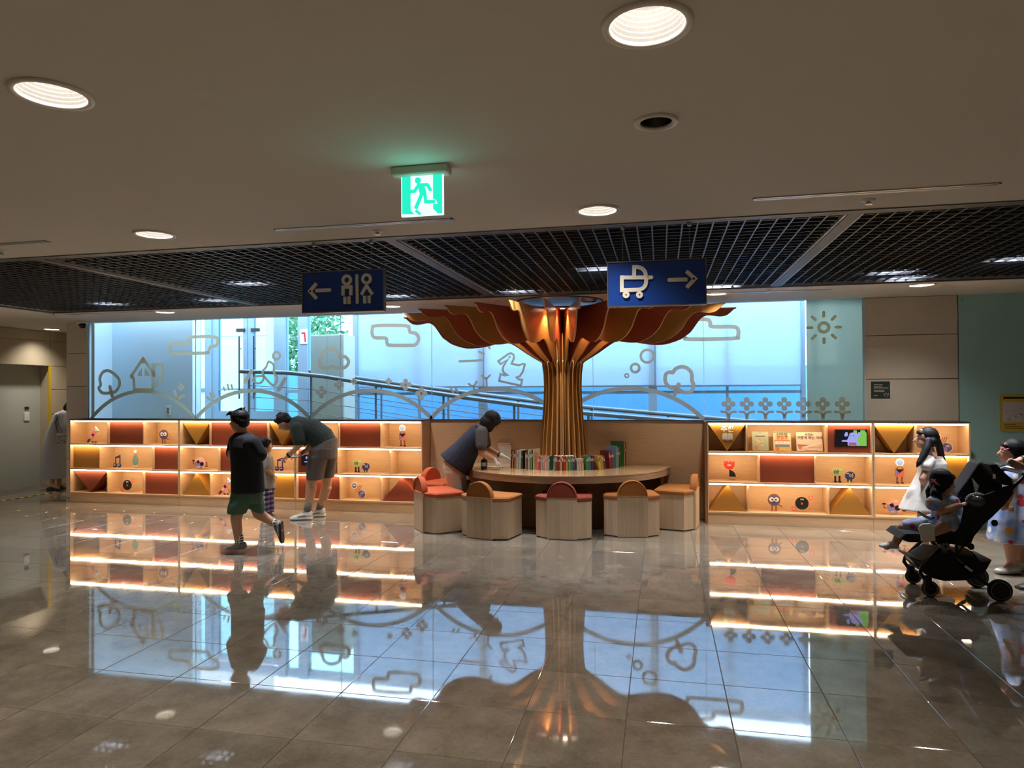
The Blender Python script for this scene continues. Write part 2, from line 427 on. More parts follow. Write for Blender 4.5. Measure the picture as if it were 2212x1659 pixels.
# ------------------------------------------------------------------ walls
def panels(parent, x0, x1, zs, y, m, th=.03, gap=.008, name='panel'):
    for a, b in zip(zs[:-1], zs[1:]):
        MB().bbox(x0, y - th, a + gap / 2, x1, y, b - gap / 2, .002).build(name, m, parent)
wr = struct('wall_right_of_window', MB().box(2.40, WY + .03, 0, 3.40, WY + .2, CEIL), 'grout', 'beige stone panel wall between the window and the teal glass')
panels(wr, 2.40, 3.39, [0, .6, 1.2, 1.724, 2.246, CEIL], WY + .03, 'stone_panel')
wl_ = struct('wall_left_of_window', MB().box(-9.01, WY + .03, 0, -8.62, WY + .13, CEIL), 'grout', 'narrow beige stone pier left of the window')
panels(wl_, -9.01, -8.615, [0, .6, 1.2, 1.724, 2.23, CEIL], WY + .03, 'stone_panel')
struct('wall_pier_side', MB().box(-9.01, WY + .0305, 0, -8.97, 10.47, CEIL), 'stone_panel', 'side of the stone pier')
tg = struct('wall_teal_glass', MB().box(3.40, WY, .12, 7.9, WY + .1, CEIL + .02), 'teal_glass', 'teal back-painted glass wall at the right')
MB().box(3.40, WY - .012, .0, 7.9, WY + .05, .12).build('base_rail', mat('pale_teal', S(150, 182, 172), .3), tg)
for z in (CEIL - .06,):
    MB().lathe([(.010, -.004), (.010, .004)], (3.44, WY - .006, z), 10).build('fixing', 'mid_metal', tg)
LX = -10.42
wlm = MB().box(LX - .1, 9.95, 0, LX, 10.5, CEIL).box(LX - .1, -5, 0, LX, 7.2, CEIL).box(LX - .1, 7.2, 2.10, LX, 9.95, CEIL)
wl2 = struct('wall_left', wlm, 'stone_left', 'stone wall of the side corridor on the left')
for y0, y1, z0, z1 in ((9.955, 10.45, 0, .62), (9.955, 10.45, .63, 1.25), (9.955, 10.45, 1.26, 1.68), (9.955, 10.45, 1.69, 2.09), (9.955, 10.45, 2.1, 2.52), (7.2, 9.945, 2.1, 2.52), (7.2, 9.945, 2.53, CEIL), (9.955, 10.45, 2.53, CEIL)):
    MB().bbox(LX, y0, z0, LX + .012, y1, z1, .002).build('panel', 'stone_left', wl2)
struct('wall_corridor_end', MB().box(LX, 10.45, 0, -8.97, 10.55, CEIL), 'stone_left', 'stone wall at the end of the side corridor')
dn = struct('door_1', MB().box(LX - .24, 7.2, 0, LX - .2, 9.95, 2.12), 'grey_green_panel', 'grey-green flush panel in the recess of the left wall')
MB().box(LX - .2, 9.95, 0, LX - .098, 9.99, 2.12).build('jamb', 'stone_left', dn)
MB().box(LX - .2, 7.2, 2.10, LX - .098, 9.95, 2.14).build('soffit', 'stone_left', dn)
p = onx(56, 900, LX - .2)
MB().bbox(LX - .2, p.y - .04, p.z - .07, LX - .185, p.y + .06, p.z + .07, .004).build('switch_plate', 'white_paint', dn)
MB().bbox(LX - .2, p.y - .03, p.z + .13, LX - .185, p.y + .05, p.z + .17, .004).build('sensor', 'dark_metal', dn)
tr = struct('trim_2', MB().box(LX - .005, 9.925, .95, LX + .02, 9.965, 2.10).box(LX - .01, 9.93, .95, LX + .0, 9.95, 2.10), 'yellow', 'yellow corner guard strip on the left recess')
struct('wall_back', MB().box(-10.8, -5.1, 0, 8, -5, CEIL), 'stone_left', 'wall behind the viewer')
struct('wall_right', MB().box(7.9, -5, 0, 8, WY + .1, CEIL), 'stone_left', 'wall far to the right')
struct('window_sill', MB().box(-8.615, WY - .012, 0, 2.40, WY + .06, 1.205), 'birch', 'wooden wall below the window behind the shelves')
# striped hazard tape across the corridor floor
a = onz(-30, 1088, 0); b = onz(128, 1062, 0); tp = thing('hazard_tape', 'black and yellow striped tape across the corridor floor at far left', 'tape', (a + b) / 2)
d = (b - a); Ln = d.length; d.normalize(); nrm = Vector((-d.y, d.x, 0)); nst = int(Ln / .07)
for k in range(nst):
    q = a + d * (k * Ln / nst); w0 = Ln / nst
    pts = [q - nrm * .03, q + d * w0 - nrm * .03, q + d * (w0 + .04) + nrm * .03, q + d * .04 + nrm * .03]
    MB().add([(t.x, t.y, .002) for t in pts] + [(t.x, t.y, .0035) for t in pts], [(3, 2, 1, 0), (4, 5, 6, 7), (0, 1, 5, 4), (1, 2, 6, 5), (2, 3, 7, 6), (3, 0, 4, 7)]).build('stripe', 'yellow' if k % 2 else 'black_plastic', tp)

# ------------------------------------------------------------------ the big window: frameless tinted panes
glassmat('window_glass', (.80, .91, 1.0, 1), .05)
PX = [-8.60, -6.735, -4.41, -3.06, -.863, .526, 1.74, 2.366]
for i in range(len(PX) - 1):
    m_ = 'window_glass' if i < 6 else 'frosted_pane'
    wdw = struct('window_%d' % (i + 1), MB().box(PX[i], WY, 1.222, PX[i] + .006, WY + .012, CEIL), glassmat('joint', (.9, .95, 1, 1), 0, extra=S(232, 244, 250), efac=.85), ['tall tinted glass pane', 'frosted grey-green glass pane'][i > 5] + ' number %d from the left of the window' % (i + 1))
    MB().box(PX[i] + .006, WY, 1.222, PX[i + 1], WY + .010, CEIL - .004).build('pane', m_, wdw)
struct('trim_3', MB().box(2.366, WY - .006, 1.21, 2.40, WY + .05, CEIL).box(2.376, WY - .012, 1.21, 2.388, WY, CEIL), mat('pale_frame', S(206, 226, 228), .35), 'pale frame strip at the right end of the window')
struct('trim_4', MB().box(-8.618, WY - .02, 1.21, -8.598, WY + .05, CEIL), 'pale_frame', 'pale frame strip at the left end of the window')
struct('trim_5', MB().box(-8.60, WY - .035, 1.200, 2.366, WY + .03, 1.222), 'aluminium', 'thin metal sill rail under the window glass')

# ------------------------------------------------------------------ the skylit ramp passage behind the window
mat('passage_wall', S(216, 240, 252), .8)
struct('passage_floor', MB().box(-11, WY + .1, -.1, 3.2, 11.3, -.01), 'concrete', 'pale concrete floor of the passage behind the window')
struct('ground_outside', MB().box(-40, 11.3, -.3, 40, 60, -.2), 'concrete', 'pale paving outside')
pw = struct('wall_passage', MB().box(-8.97, 9.75, 0, -7.43, 9.95, 3.6).box(-8.969, WY + .13, 0, -8.955, 9.75, 3.6), 'passage_wall', 'pale blue-white wall behind the left window pane')
p = ony(364, 887, 9.745)
MB().bbox(p.x - .04, 9.735, p.z - .075, p.x + .04, 9.75, p.z + .075, .004).build('outlet_plate', 'white_paint', pw)
for dz in (-.03, .03): MB().box(p.x - .015, 9.73, p.z + dz - .015, p.x + .015, 9.7352, p.z + dz + .015).build('socket', 'mid_metal', pw)
struct('wall_passage_right', MB().box(2.9, WY + .3, 0, 3.05, 11.2, 3.6), 'passage_wall', 'end wall of the passage at the right')
glassmat('outer_glass', (.66, .84, 1.0, 1), .05)
glassmat('door_glass', (.72, .95, 1.0, 1), .05)
glassmat('blind_fabric', (.9, .97, 1.0, 1), 0, extra=S(224, 233, 240), efac=.82)
OY = 11.0
cw = struct('wall_curtain', MB().box(-8.45, OY - .05, -.05, 2.9, OY + .08, .9), 'door_metal', 'metal curtain wall beyond the ramp')
def post(x0, x1, z0=.9, z1=3.4, y0=OY - .06, y1=OY + .08, name='post', m='door_metal'): return MB().box(x0, y0, z0, x1, y1, z1).build(name, m, cw)
for x0, x1 in ((-8.30, -8.26), (-8.08, -7.95), (-6.62, -6.48), (-6.23, -6.05), (-5.19, -5.10), (-2.95, -2.81), (-.19, -.06), (2.06, 2.12), (2.22, 2.3), (2.6, 2.9)): post(x0, x1)
for x0, x1, z0, z1 in ((-8.30, -8.08, 1.62, 1.70), (-6.48, -6.23, 1.60, 1.66), (-5.10, 2.06, 1.555, 1.60), (-8.45, 2.9, 3.25, 3.4)): MB().box(x0, OY - .03, z0, x1, OY + .03, z1).build('rail', 'door_metal', cw)
for x0, x1 in ((-8.26, -8.08), (-6.48, -6.23), (-6.05, -5.19), (-5.10, -4.0), (-4.0, -2.95), (-2.81, -1.5), (-1.5, -.19), (-.06, 1.0), (1.0, 2.06)): MB().box(x0, OY, .9, x1, OY + .012, 3.25).build('pane', 'door_glass' if x0 < -5.2 else 'outer_glass', cw)
for x in (-4.0, -1.5, 1.0): MB().box(x - .02, OY - .02, .9, x + .02, OY + .03, 3.25).build('mullion', 'door_metal', cw)
dd = struct('door_2', MB().box(-7.95, OY - .05, .9, -7.93, OY + .05, 3.25), 'door_metal', 'double glass door with grey metal frame beyond the ramp')
for x0, x1 in ((-7.93, -7.225), (-7.215, -6.62)):
    lf = MB().box(x0, OY - .04, .9, x0 + .11, OY + .04, 3.2).box(x1 - .09, OY - .04, .9, x1, OY + .04, 3.2).box(x0 + .11, OY - .04, .9, x1 - .09, OY + .04, 1.28).box(x0 + .11, OY - .03, 1.66, x1 - .09, OY + .03, 1.69).box(x0 + .11, OY - .03, 3.1, x1 - .09, OY + .03, 3.2).build('door_leaf', 'door_metal', dd)
    MB().box(x0 + .11, OY - .006, 1.28, x1 - .09, OY + .006, 3.1).build('pane', 'door_glass', lf)
    hx = x1 - .13 if x0 < -7.5 else x0 + .15
    MB().tube([(hx, OY - .10, 1.5), (hx, OY - .10, 2.62)], .013, 8).tube([(hx, OY - .10, 1.6), (hx, OY - .03, 1.6)], .008, 6).tube([(hx, OY - .10, 2.4), (hx, OY - .03, 2.4)], .008, 6).build('door_handle', 'dark_metal', lf)
    MB().box(hx - .08, OY - .07, 2.70, hx + .08, OY - .03, 2.76).build('closer', 'dark_metal', lf)
# roller blinds
for k, (x0, x1, zb) in enumerate(((-5.06, -2.86, 1.675), (-2.84, -.10, 1.668), (-.07, 2.04, 1.662))):
    rb = thing('roller_blind', ['white roller blind behind the window, left of the swan sticker', 'white roller blind behind the tree trunk and swan sticker', 'white roller blind at the right behind the cloud sticker'][k], 'blind', ((x0 + x1) / 2, OY - .1, zb), group='roller blinds behind the window')
    MB().box(x0, OY - .102, zb + .02, x1, OY - .098, 3.3).build('fabric', 'blind_fabric', rb)
    MB().box(x0, OY - .108, zb, x1, OY - .092, zb + .022).build('bottom_bar', 'aluminium', rb)
# notice on the post by the door
p = ony(656, 727, OY - .07); nb = thing('wall_notice', 'small white notice with a red mark on a door post behind the window', 'notice', p)
MB().box(p.x - .07, OY - .075, p.z - .13, p.x + .07, OY - .061, p.z + .13).build('board', 'white_paint', nb)
red = mat('red_mark', S(190, 50, 60), .6)
q = MB(); stroke(q, [(p.x - .04, p.z + .06), (p.x + .02, p.z + .06), (p.x + .035, p.z - .10)], .03, OY - .078, OY - .0755, caps=False); q.build('mark', red, nb)
# tall cabinet in the passage
ctop = ony(700, 723, 10.6); x0 = ony(671, 800, 9.95).x; x1 = ony(743, 800, 9.95).x
cb = thing('tall_cabinet', 'tall plain grey-green cabinet standing in the passage behind the window', 'cabinet', ((x0 + x1) / 2, 10.15, 0))
zt = ony(700, 723, 9.95).z
MB().bbox(x0, 9.95, 0, x1, 10.35, zt, .006).build('body', mat('cab', S(190, 206, 200), .5), cb)
MB().box(x0 + .01, 9.94, .05, (x0 + x1) / 2 - .002, 9.95, zt - .02).build('door', 'cab', cb); MB().box((x0 + x1) / 2 + .002, 9.94, .05, x1 - .01, 9.95, zt - .02).build('door', 'cab', cb)
# granite wall, parapet and trees outside
gw = struct('wall_outside', MB().box(-16, 14.0, -.2, -8.75, 14.3, 7), 'concrete', 'pale granite wall outside the glass door')
for zz in (1.6, 2.9, 4.2):
    for xx in (-15.9, -14.2, -12.5, -10.8):
        MB().bbox(xx, 13.97, zz - 1.29, xx + 1.69 if xx < -11 else -8.75, 14.0, zz, .004).build('panel', 'concrete', gw)
struct('wall_parapet', MB().box(-8.7, 13.2, -.2, 6, 13.4, 2.05), mat('parapet', S(132, 178, 206), .8, noise=.1, nscale=4, stretch=(3, 1, .6)), 'low pale wall outside below the blinds')
def leaftree(loc, rad, n, label):
    t = thing('tree', label, 'tree', loc, group='trees outside the glass door'); rnd = random.Random(int(abs(loc[0]) * 100))
    MB().tube([loc, (loc[0] + .05, loc[1], loc[2] + 1.2), (loc[0], loc[1] + .1, loc[2] + 3)], [.12, .09, .05], 8).build('trunk', mat('bark', S(90, 76, 60), .9), t)
    b = MB(); c = Vector((loc[0], loc[1], loc[2] + 2.7))
    for k in range(n):
        u = Vector((rnd.gauss(0, 1), rnd.gauss(0, 1), rnd.gauss(0, 1))).normalized() * (rnd.random() ** .4); q = c + Vector((u.x * rad, u.y * rad * .8, u.z * rad * 1.5))
        e1 = Vector((rnd.gauss(0, 1), rnd.gauss(0, 1), rnd.gauss(0, 1))).normalized() * .075; e2 = e1.cross(Vector((rnd.gauss(0, 1), rnd.gauss(0, 1), rnd.gauss(0, 1)))).normalized() * .045
        b.add([q - e1, q + e2, q + e1, q - e2], [(0, 1, 2, 3)])
    o = b.build('foliage', mat('leaf', S(120, 156, 112), .7), t); tag(o, kind='stuff')
leaftree((-8.3, 15.2, -.2), 1.0, 2600, 'leafy green tree seen through the right leaf of the glass door')
leaftree((-5.6, 16.2, -.2), 1.2, 2600, 'leafy green tree seen beyond the tall cabinet behind the window')
# ramp railings
def rail(pts, r, label, y, nposts):
    t = thing('ramp_railing', label, 'railing', pts[0], group='ramp handrails behind the window')
    MB().tube(pts, r, 10).build('handrail', mat('rail_metal', S(120, 132, 138), .4, metal=.4), t)
    P = [Vector(q) for q in pts]
    def zat(x):
        for a, b in zip(P[:-1], P[1:]):
            if a.x <= x <= b.x: return a.z + (b.z - a.z) * (x - a.x) / (b.x - a.x)
        return P[-1].z
    xs = [P[0].x + .15 + (P[-1].x - P[0].x - .3) * k / (nposts - 1) for k in range(nposts)]
    for x in xs: MB().tube([(x, y, -.01), (x, y, zat(x))], .018, 8).build('post', 'rail_metal', t)
    for dz in (.22, .40, .58): MB().tube([(x, y, zat(x) - dz) for x in xs], .006, 6).build('wire', 'mid_metal', t)
rail([tuple(ony(x, y, 9.7)) for x, y in ((520, 802), (620, 805), (700, 813), (780, 826), (900, 843), (1000, 858), (1165, 880), (1260, 892), (1500, 912), (1640, 922))], .034, 'nearer grey handrail of the ramp sloping down to the right behind the window', 9.7, 8)
rail([tuple(ony(x, y, 10.8)) for x, y in ((668, 801), (780, 817), (930, 838), (1165, 868), (1260, 879), (1500, 900), (1640, 912))], .034, 'farther grey handrail of the ramp close to the blinds', 10.8, 7)
# ------------------------------------------------------------------ recessed downlights
mat('baffle', S(66, 64, 60), .5)
mat('trim_ring', S(226, 218, 206), .4)
mat('chrome_cone', S(96, 92, 86), .2, metal=.9)
emis('lamp_glow', (1.0, .93, .84, 1), 14.0, False)
def downlight(x, y, r, kind, label):
    t = thing('ceiling_downlight', label, 'downlight', (x, y, CEIL), group='round recessed ceiling downlights')
    MB().lathe([(r + .022, -.001), (r + .020, -.008), (r + .004, -.010), (r - .004, -.004), (r - .004, .004), (r + .02, .004)], (x, y, CEIL), 32, caps=False).build('trim_ring', 'trim_ring', t, True)
    if kind == 'lit':
        prof = []
        for k in range(8):
            z = .004 + k * .0145; rr = (r - .003) - k * .0042
            prof += [(rr, z), (rr - .004, z + .011)]
        MB().lathe(prof, (x, y, CEIL), 32, caps=False).build('baffle', 'baffle', t)
        MB().lathe([(r - .035, .118), (r - .037, .122)], (x, y, CEIL), 24).build('bulb', 'lamp_glow', t)
        MB().lathe([(r + .01, .13), (r + .01, .14)], (x, y, CEIL), 20).build('can_top', 'dark_metal', t)
        ld = bpy.data.lights.new('downlight', 'AREA'); ld.shape = 'DISK'; ld.size = .15; ld.energy = DOWNLIGHT_WATTS; ld.color = DL_COLOR; ld.spread = math.radians(115)
        lo = bpy.data.objects.new('lamp', ld); COL.objects.link(lo); lo.location = (x, y, CEIL + .11); attach(lo, t)
    else:
        MB().lathe([(r - .003, .004), (r - .012, .05), (r * .45, .10), (.01, .11)], (x, y, CEIL), 24, caps=False).build('reflector_cone', 'chrome_cone', t, True)
        MB().lathe([(.02, .07), (.022, .1)], (x, y, CEIL), 12).build('bulb', 'black_plastic', t)
LL = ['large lit downlight at the far left of the plain ceiling', 'large lit downlight at the top of the picture, right of centre', 'lit downlight between the exit sign and the stroller sign', 'small lit downlight above the left end of the ceiling grid', 'lit downlight above the teal wall behind the grid', 'lit downlight in the side corridor at far left', 'lit downlight behind the grid over the left shelf', 'lit downlight behind the restroom sign', 'lit downlight just right of the stroller sign, over the right shelf']
EXTRA = ['lit downlight right of the large top lamp, outside the picture', 'lit downlight left of the far left lamp, outside the picture', 'lit downlight beyond the far left slot vent', 'lit downlight straight above the viewer', 'lit downlight just right of the viewer', 'lit downlight just left of the viewer', 'lit downlight behind the viewer on the left', 'lit downlight right behind the viewer', 'lit downlight behind the viewer on the right', 'lit downlight near the right wall, outside the picture', 'lit downlight far right beside the viewer', 'lit downlight far left beside the viewer', 'lit downlight left of the grid, by the corridor', 'lit downlight by the stone wall at far left']
for k, l in enumerate(LAMPS):
    downlight(*l, LL[k] if k < len(LL) else ('small unlit downlight with a dark reflector below the large top lamp' if l[3] == 'dark' else EXTRA[k - 9]))

# ------------------------------------------------------------------ open-cell grid ceiling, five bays of black blades
mat('blade', S(70, 72, 76), .42, metal=.25)
mat('grid_frame', S(64, 60, 56), .5)
mat('bright_edge', S(176, 178, 180), .4, metal=.3)
bays = [(-7.97, -5.0), (-4.9, -1.95), (-1.85, 1.15), (1.25, 4.25), (4.35, 7.35)]
names = ['open-cell black grid bay at the far left of the ceiling', 'open-cell black grid bay above the restroom sign', 'open-cell black grid bay above the tree and stroller sign', 'open-cell black grid bay at the right above the teal wall', 'open-cell black grid bay outside the picture at the right']
BZ0, BZ1 = CEIL + .012, CEIL + .062
yb_me = meshof(MB().box(-.005, GY0 + .1, BZ0, .005, GY1 - .03, BZ1), 'cross_blade', 'blade')
xb = {}
for (x0, x1), nm in zip(bays, names):
    t = thing('ceiling_grid', nm, 'ceiling grid', ((x0 + x1) / 2, (GY0 + GY1) / 2, CEIL), group='open-cell ceiling grid bays')
    c = Vector(t.location)
    n = int(round((x1 - x0) / .1))
    if x0 > 4.3: n = 0
    for k in range(1, n):
        inst('cross_blade', yb_me, t, (x0 + (x1 - x0) * k / n - c.x, -c.y, -c.z))
    L_ = round(x1 - x0, 3)
    if L_ not in xb: xb[L_] = meshof(MB().box(-L_ / 2, -.004, BZ0 + .002, L_ / 2, .004, BZ1 - .002), 'long_blade', 'blade')
    m_ = int(round((GY1 - .03 - GY0 - .1) / .1))
    for k in range(1, m_): inst('long_blade', xb[L_], t, (0, GY0 + .1 + (GY1 - .13 - GY0) * k / m_ - c.y, -c.z))
    fr = MB().box(x0 - .008, GY0 + .092, CEIL + .004, x0 + .006, GY1 - .024, BZ1 + .01).box(x1 - .006, GY0 + .092, CEIL + .004, x1 + .008, GY1 - .024, BZ1 + .01).box(x0, GY0 + .092, CEIL + .004, x1, GY0 + .106, BZ1 + .01).box(x0, GY1 - .036, CEIL + .004, x1, GY1 - .024, BZ1 + .01)
    fr.build('edge_frame', 'bright_edge', t)
bm_ = MB().box(GX0, GY0, CEIL - .004, GX1, GY0 + .092, CEIL + .07).box(GX0, GY1 - .024, CEIL - .004, GX1, GY1 + .004, CEIL + .07).box(GX0, GY0, CEIL - .004, GX0 + .045, GY1, CEIL + .07)
struct('trim_6', bm_, 'grid_frame', 'dark frame round the ceiling grid opening')
for k, x in enumerate((-5.0, -1.95, 1.15, 4.25)): struct('trim_%d' % (7 + k), MB().box(x + .008, GY0 + .09, CEIL - .002, x + .092, GY1 - .02, CEIL + .07), 'grid_frame', 'dark metal bar between two ceiling grid bays')
struct('trim_11', MB().box(GX0 - .01, GY0 - .012, CEIL - .008, GX1, GY0 + .002, CEIL + .001).box(GX0 - .012, GY0 - .01, CEIL - .008, GX0, GY1 + .01, CEIL + .001).box(GX0 - .01, GY1 + .002, CEIL - .008, GX1, GY1 + .014, CEIL + .001), 'mid_metal', 'thin metal edge between plain ceiling and grid')
# cold white lamps above the grid
PLB = ['cold lamp in the leftmost grid bay, upper one', 'cold lamp in the leftmost grid bay, lower one', 'cold lamp in the grid left of the restroom sign, upper one', 'cold lamp in the grid left of the restroom sign, lower one', 'cold lamp just right of the restroom sign', 'cold lamp in the grid between the two blue signs, lower one', 'cold lamp in the grid above the left end of the stroller sign', 'cold lamp just right of the stroller sign', 'brightest cold lamp in the right grid bay', 'cold lamp in the right grid bay, lowest one', 'cold lamp at the right edge of the picture', 'small cold lamp beside the brightest one in the right grid bay']
emis('cold_tube', (.62, .70, 1.0, 1), 6.0, False)
for k, (x, y) in enumerate(((240, 615), (222, 648), (537, 562), (468, 606), (852, 595), (1118, 583), (1297, 524), (1548, 570), (1925, 535), (2112, 570), (2196, 500), (1960, 548))):
    p = onz(x, y, 2.95)
    t = thing('plenum_lamp', PLB[k], 'lamp', p, group='cold lamps above the ceiling grid')
    MB().bbox(p.x - .16, p.y - .06, 2.96, p.x + .16, p.y + .06, 3.03, .01).build('housing', 'black_plastic', t)
    MB().bbox(p.x - .13, p.y - .04, 2.945, p.x + .13, p.y + .04, 2.962, .006).build('tube', 'cold_tube', t)
    ld = bpy.data.lights.new('plenum_light', 'AREA'); ld.shape = 'RECTANGLE'; ld.size = .24; ld.size_y = .07; ld.energy = PLENUM_WATTS; ld.color = (.86, .90, 1.0); ld.spread = math.radians(84)
    lo = bpy.data.objects.new('lamp', ld); COL.objects.link(lo); lo.location = (p.x, p.y, 2.94); attach(lo, t)
    MB().tube([(p.x, p.y, 3.03), (p.x, p.y, 3.32)], .008, 6).build('stem', 'black_plastic', t)

# ------------------------------------------------------------------ slot diffusers, sprinklers, dome camera
def slot(a, b, label, wd=.05):
    a = onz(*a, CEIL); b = onz(*b, CEIL); y = (a.y + b.y) / 2
    t = thing('slot_diffuser', label, 'air vent', ((a.x + b.x) / 2, y, CEIL), group='linear slot air vents in the ceiling')
    MB().box(a.x, y - wd / 2, CEIL - .006, b.x, y - wd / 2 + .012, CEIL).box(a.x, y + wd / 2 - .012, CEIL - .006, b.x, y + wd / 2, CEIL).box(a.x, y - wd / 2, CEIL - .006, a.x + .012, y + wd / 2, CEIL).box(b.x - .012, y - wd / 2, CEIL - .006, b.x, y + wd / 2, CEIL).build('frame', 'aluminium', t)
    MB().box(a.x + .012, y - wd / 2 + .012, CEIL - .003, b.x - .012, y - .004, CEIL - .001).box(a.x + .012, y + .004, CEIL - .003, b.x - .012, y + wd / 2 - .012, CEIL - .001).build('slot', 'black_plastic', t)
    MB().box(a.x + .012, y - .004, CEIL - .006, b.x - .012, y + .004, CEIL - .001).build('blade', 'aluminium', t)
slot((590, 494), (983, 475), 'linear slot air vent below the exit sign')
slot((1625, 433), (2165, 393), 'linear slot air vent at the upper right of the ceiling')
slot((-90, 534), (100, 520), 'linear slot air vent at the far left edge')
slot((147, 679), (325, 672), 'thin slot air vent behind the grid at the left')
slot((1532, 634), (1795, 625), 'thin slot air vent behind the grid at the right')
def sprinkler(q, label, r=.04):
    p = onz(*q, CEIL); t = thing('sprinkler', label, 'sprinkler', p, group='ceiling sprinklers')
    MB().lathe([(r, 0), (r * .95, -.006), (r * .5, -.01)], p, 16).build('rosette', 'trim_ring', t, True)
    MB().lathe([(.012, -.01), (.012, -.02), (.02, -.022), (.02, -.026)], p, 12).build('head', 'aluminium', t)
for q, l in (((815, 499), 'ceiling sprinkler just below the slot vent under the exit sign'), ((1876, 432), 'ceiling sprinkler below the slot vent at the upper right'), ((1071, 649), 'ceiling sprinkler behind the grid left of the tree'), ((1662, 625), 'ceiling sprinkler behind the grid right of the stroller sign'), ((4, 543), 'ceiling sprinkler at the far left edge'), ((116, 677), 'ceiling sprinkler behind the left corner of the grid')): sprinkler(q, l)
p = onz(177, 694, CEIL); t = thing('dome_camera', 'white dome security camera with black lens at the left window corner', 'camera', p)
MB().lathe([(.085, 0), (.085, -.03), (.06, -.045)], p, 20).build('base', 'white_paint', t, True); MB().ell((p.x + .02, p.y - .01, p.z - .05), (.055, .055, .06)).build('dome', mat('dome_black', S(14, 14, 16), .1), t, True)

# ------------------------------------------------------------------ hanging signs
mat('sign_blue', S(26, 66, 150), .3, spec=.4)
mat('sign_white', S(232, 226, 214), .5)
mat('sign_frame', S(120, 118, 116), .35, metal=.7)
SY = 4.6
def sp(x, y): q = ony(x, y, SY - .02); return (q.x, q.z)
def hang_sign(c4, hooks, label):
    (xa, za), (xb_, zb) = sp(*c4[0]), sp(*c4[1])
    t = thing('hanging_sign', label, 'sign', ((xa + xb_) / 2, SY, za), group='blue hanging signs')
    MB().bbox(xa + .006, SY - .015, za + .008, xb_ - .006, SY + .02, zb - .008, .003).build('board', 'sign_blue', t)
    MB().box(xa, SY - .02, zb - .009, xb_, SY + .024, zb).box(xa, SY - .02, za, xb_, SY + .024, za + .009).box(xa, SY - .02, za + .009, xa + .007, SY + .024, zb - .009).box(xb_ - .007, SY - .02, za + .009, xb_, SY + .024, zb - .009).build('frame', 'sign_frame', t)
    for h in hooks:
        hx = sp(h, 560)[0]; MB().tube([(hx, SY, zb), (hx, SY, CEIL - .012)], .0022, 6).build('cable', 'mid_metal', t)
        MB().lathe([(.012, -.02), (.016, -.004), (.016, 0)], (hx, SY, CEIL - .004), 10).build('cable_anchor', 'aluminium', t)
    return t
def A(sx, sy, sc): return lambda x, y: sp(sx + x / sc, sy + y / sc)
s1 = hang_sign(((652, 677), (829, 579)), (675, 800), 'dark blue sign with left arrow and restroom figures hanging below the grid')
g = A(640, 540, 11.06); y0, y1 = SY - .026, SY - .0151; u = .0040 / 11.06 * 10
def sym(name, parent, fn):
    b = MB(); fn(b); return b.build(name, 'sign_white', parent)
wst = (g(490, 0)[0] - g(410, 0)[0])
def f1(b): stroke(b, [g(485, 800), g(330, 985), g(490, 1160)], wst * .95, y0, y1, caps=False)
def f2(b): stroke(b, [g(462, 970), g(800, 957)], wst * .95, y0, y1, caps=False); disc(b, g(800, 957), wst * .48, y0 - .0006, y1)
sym('arrow_head', s1, f1); sym('arrow_shaft', s1, f2)
b = MB(); disc(b, g(343, 985), wst * .28, y0 - .002, y0 + .001, 12); b.build('arrow_dot', 'black_plastic', s1)
def f3(b):
    ringd(b, g(1210, 717), wst * 1.1, wst * .8, y0, y1); stroke(b, [g(1122, 1090), g(1122, 890), g(1306, 878), g(1306, 1085)], wst * .9, y0, y1, caps=False)
    stroke(b, [g(1165, 1115), g(1170, 1290)], wst * .85, y0, y1, caps=False); stroke(b, [g(1265, 1110), g(1270, 1290)], wst * .85, y0, y1, caps=False)
def f4(b):
    ringd(b, g(1682, 692), wst * 1.1, wst * .8, y0, y1); stroke(b, [g(1560, 1070), g(1682, 850), g(1822, 1062)], wst * .85, y0, y1, caps=False)
    stroke(b, [g(1638, 1095), g(1642, 1275)], wst * .85, y0, y1, caps=False); stroke(b, [g(1742, 1090), g(1746, 1270)], wst * .85, y0, y1, caps=False)
sym('man_figure', s1, f3); sym('woman_figure', s1, f4); sym('divider_bar', s1, lambda b: stroke(b, [g(1450, 585), g(1462, 1280)], wst * .75, y0, y1, caps=False))
s2 = hang_sign(((1312, 664), (1526, 556)), (1345, 1490), 'bright blue sign with baby stroller and right arrow hanging before the tree')
g2 = A(1300, 530, 9.217)
def f5(b):
    stroke(b, [g2(402, 640), g2(640, 640), g2(960, 640)], wst * .95, y0, y1, caps=False); disc(b, g2(985, 638), wst * .48, y0 - .0005, y1)
    stroke(b, [g2(402, 600), g2(402, 935)], wst * .95, y0 - .001, y1, caps=False); stroke(b, [g2(402, 895)] + smoothp([g2(740, 885), g2(830, 845), g2(880, 760), g2(882, 640)]), wst * .95, y0 - .0015, y1, caps=False)
    stroke(b, [g2(645, 640), g2(645, 435)] + smoothp([g2(700, 433), g2(790, 455), g2(860, 530), g2(882, 640)]), wst * .95, y0 - .002, y1, caps=False)
sym('stroller_figure', s2, f5)
for wx in (484, 750):
    sym('stroller_wheel', s2, lambda b: disc(b, g2(wx, 985), wst * .85, y0 - .0025, y1)); b = MB(); disc(b, g2(wx, 985), wst * .18, y0 - .0045, y0, 12); b.build('wheel_dot', 'black_plastic', s2)
sym('arrow_head', s2, lambda b: stroke(b, [g2(1680, 515), g2(1855, 665), g2(1690, 840)], wst * .95, y0, y1, caps=False))
def f6(b): stroke(b, [g2(1340, 690), g2(1705, 678)], wst * .95, y0, y1, caps=False); disc(b, g2(1345, 690), wst * .48, y0 - .0006, y1)
sym('arrow_shaft', s2, f6); b = MB(); disc(b, g2(1830, 667), wst * .28, y0 - .002, y0 + .001, 12); b.build('arrow_dot', 'black_plastic', s2)

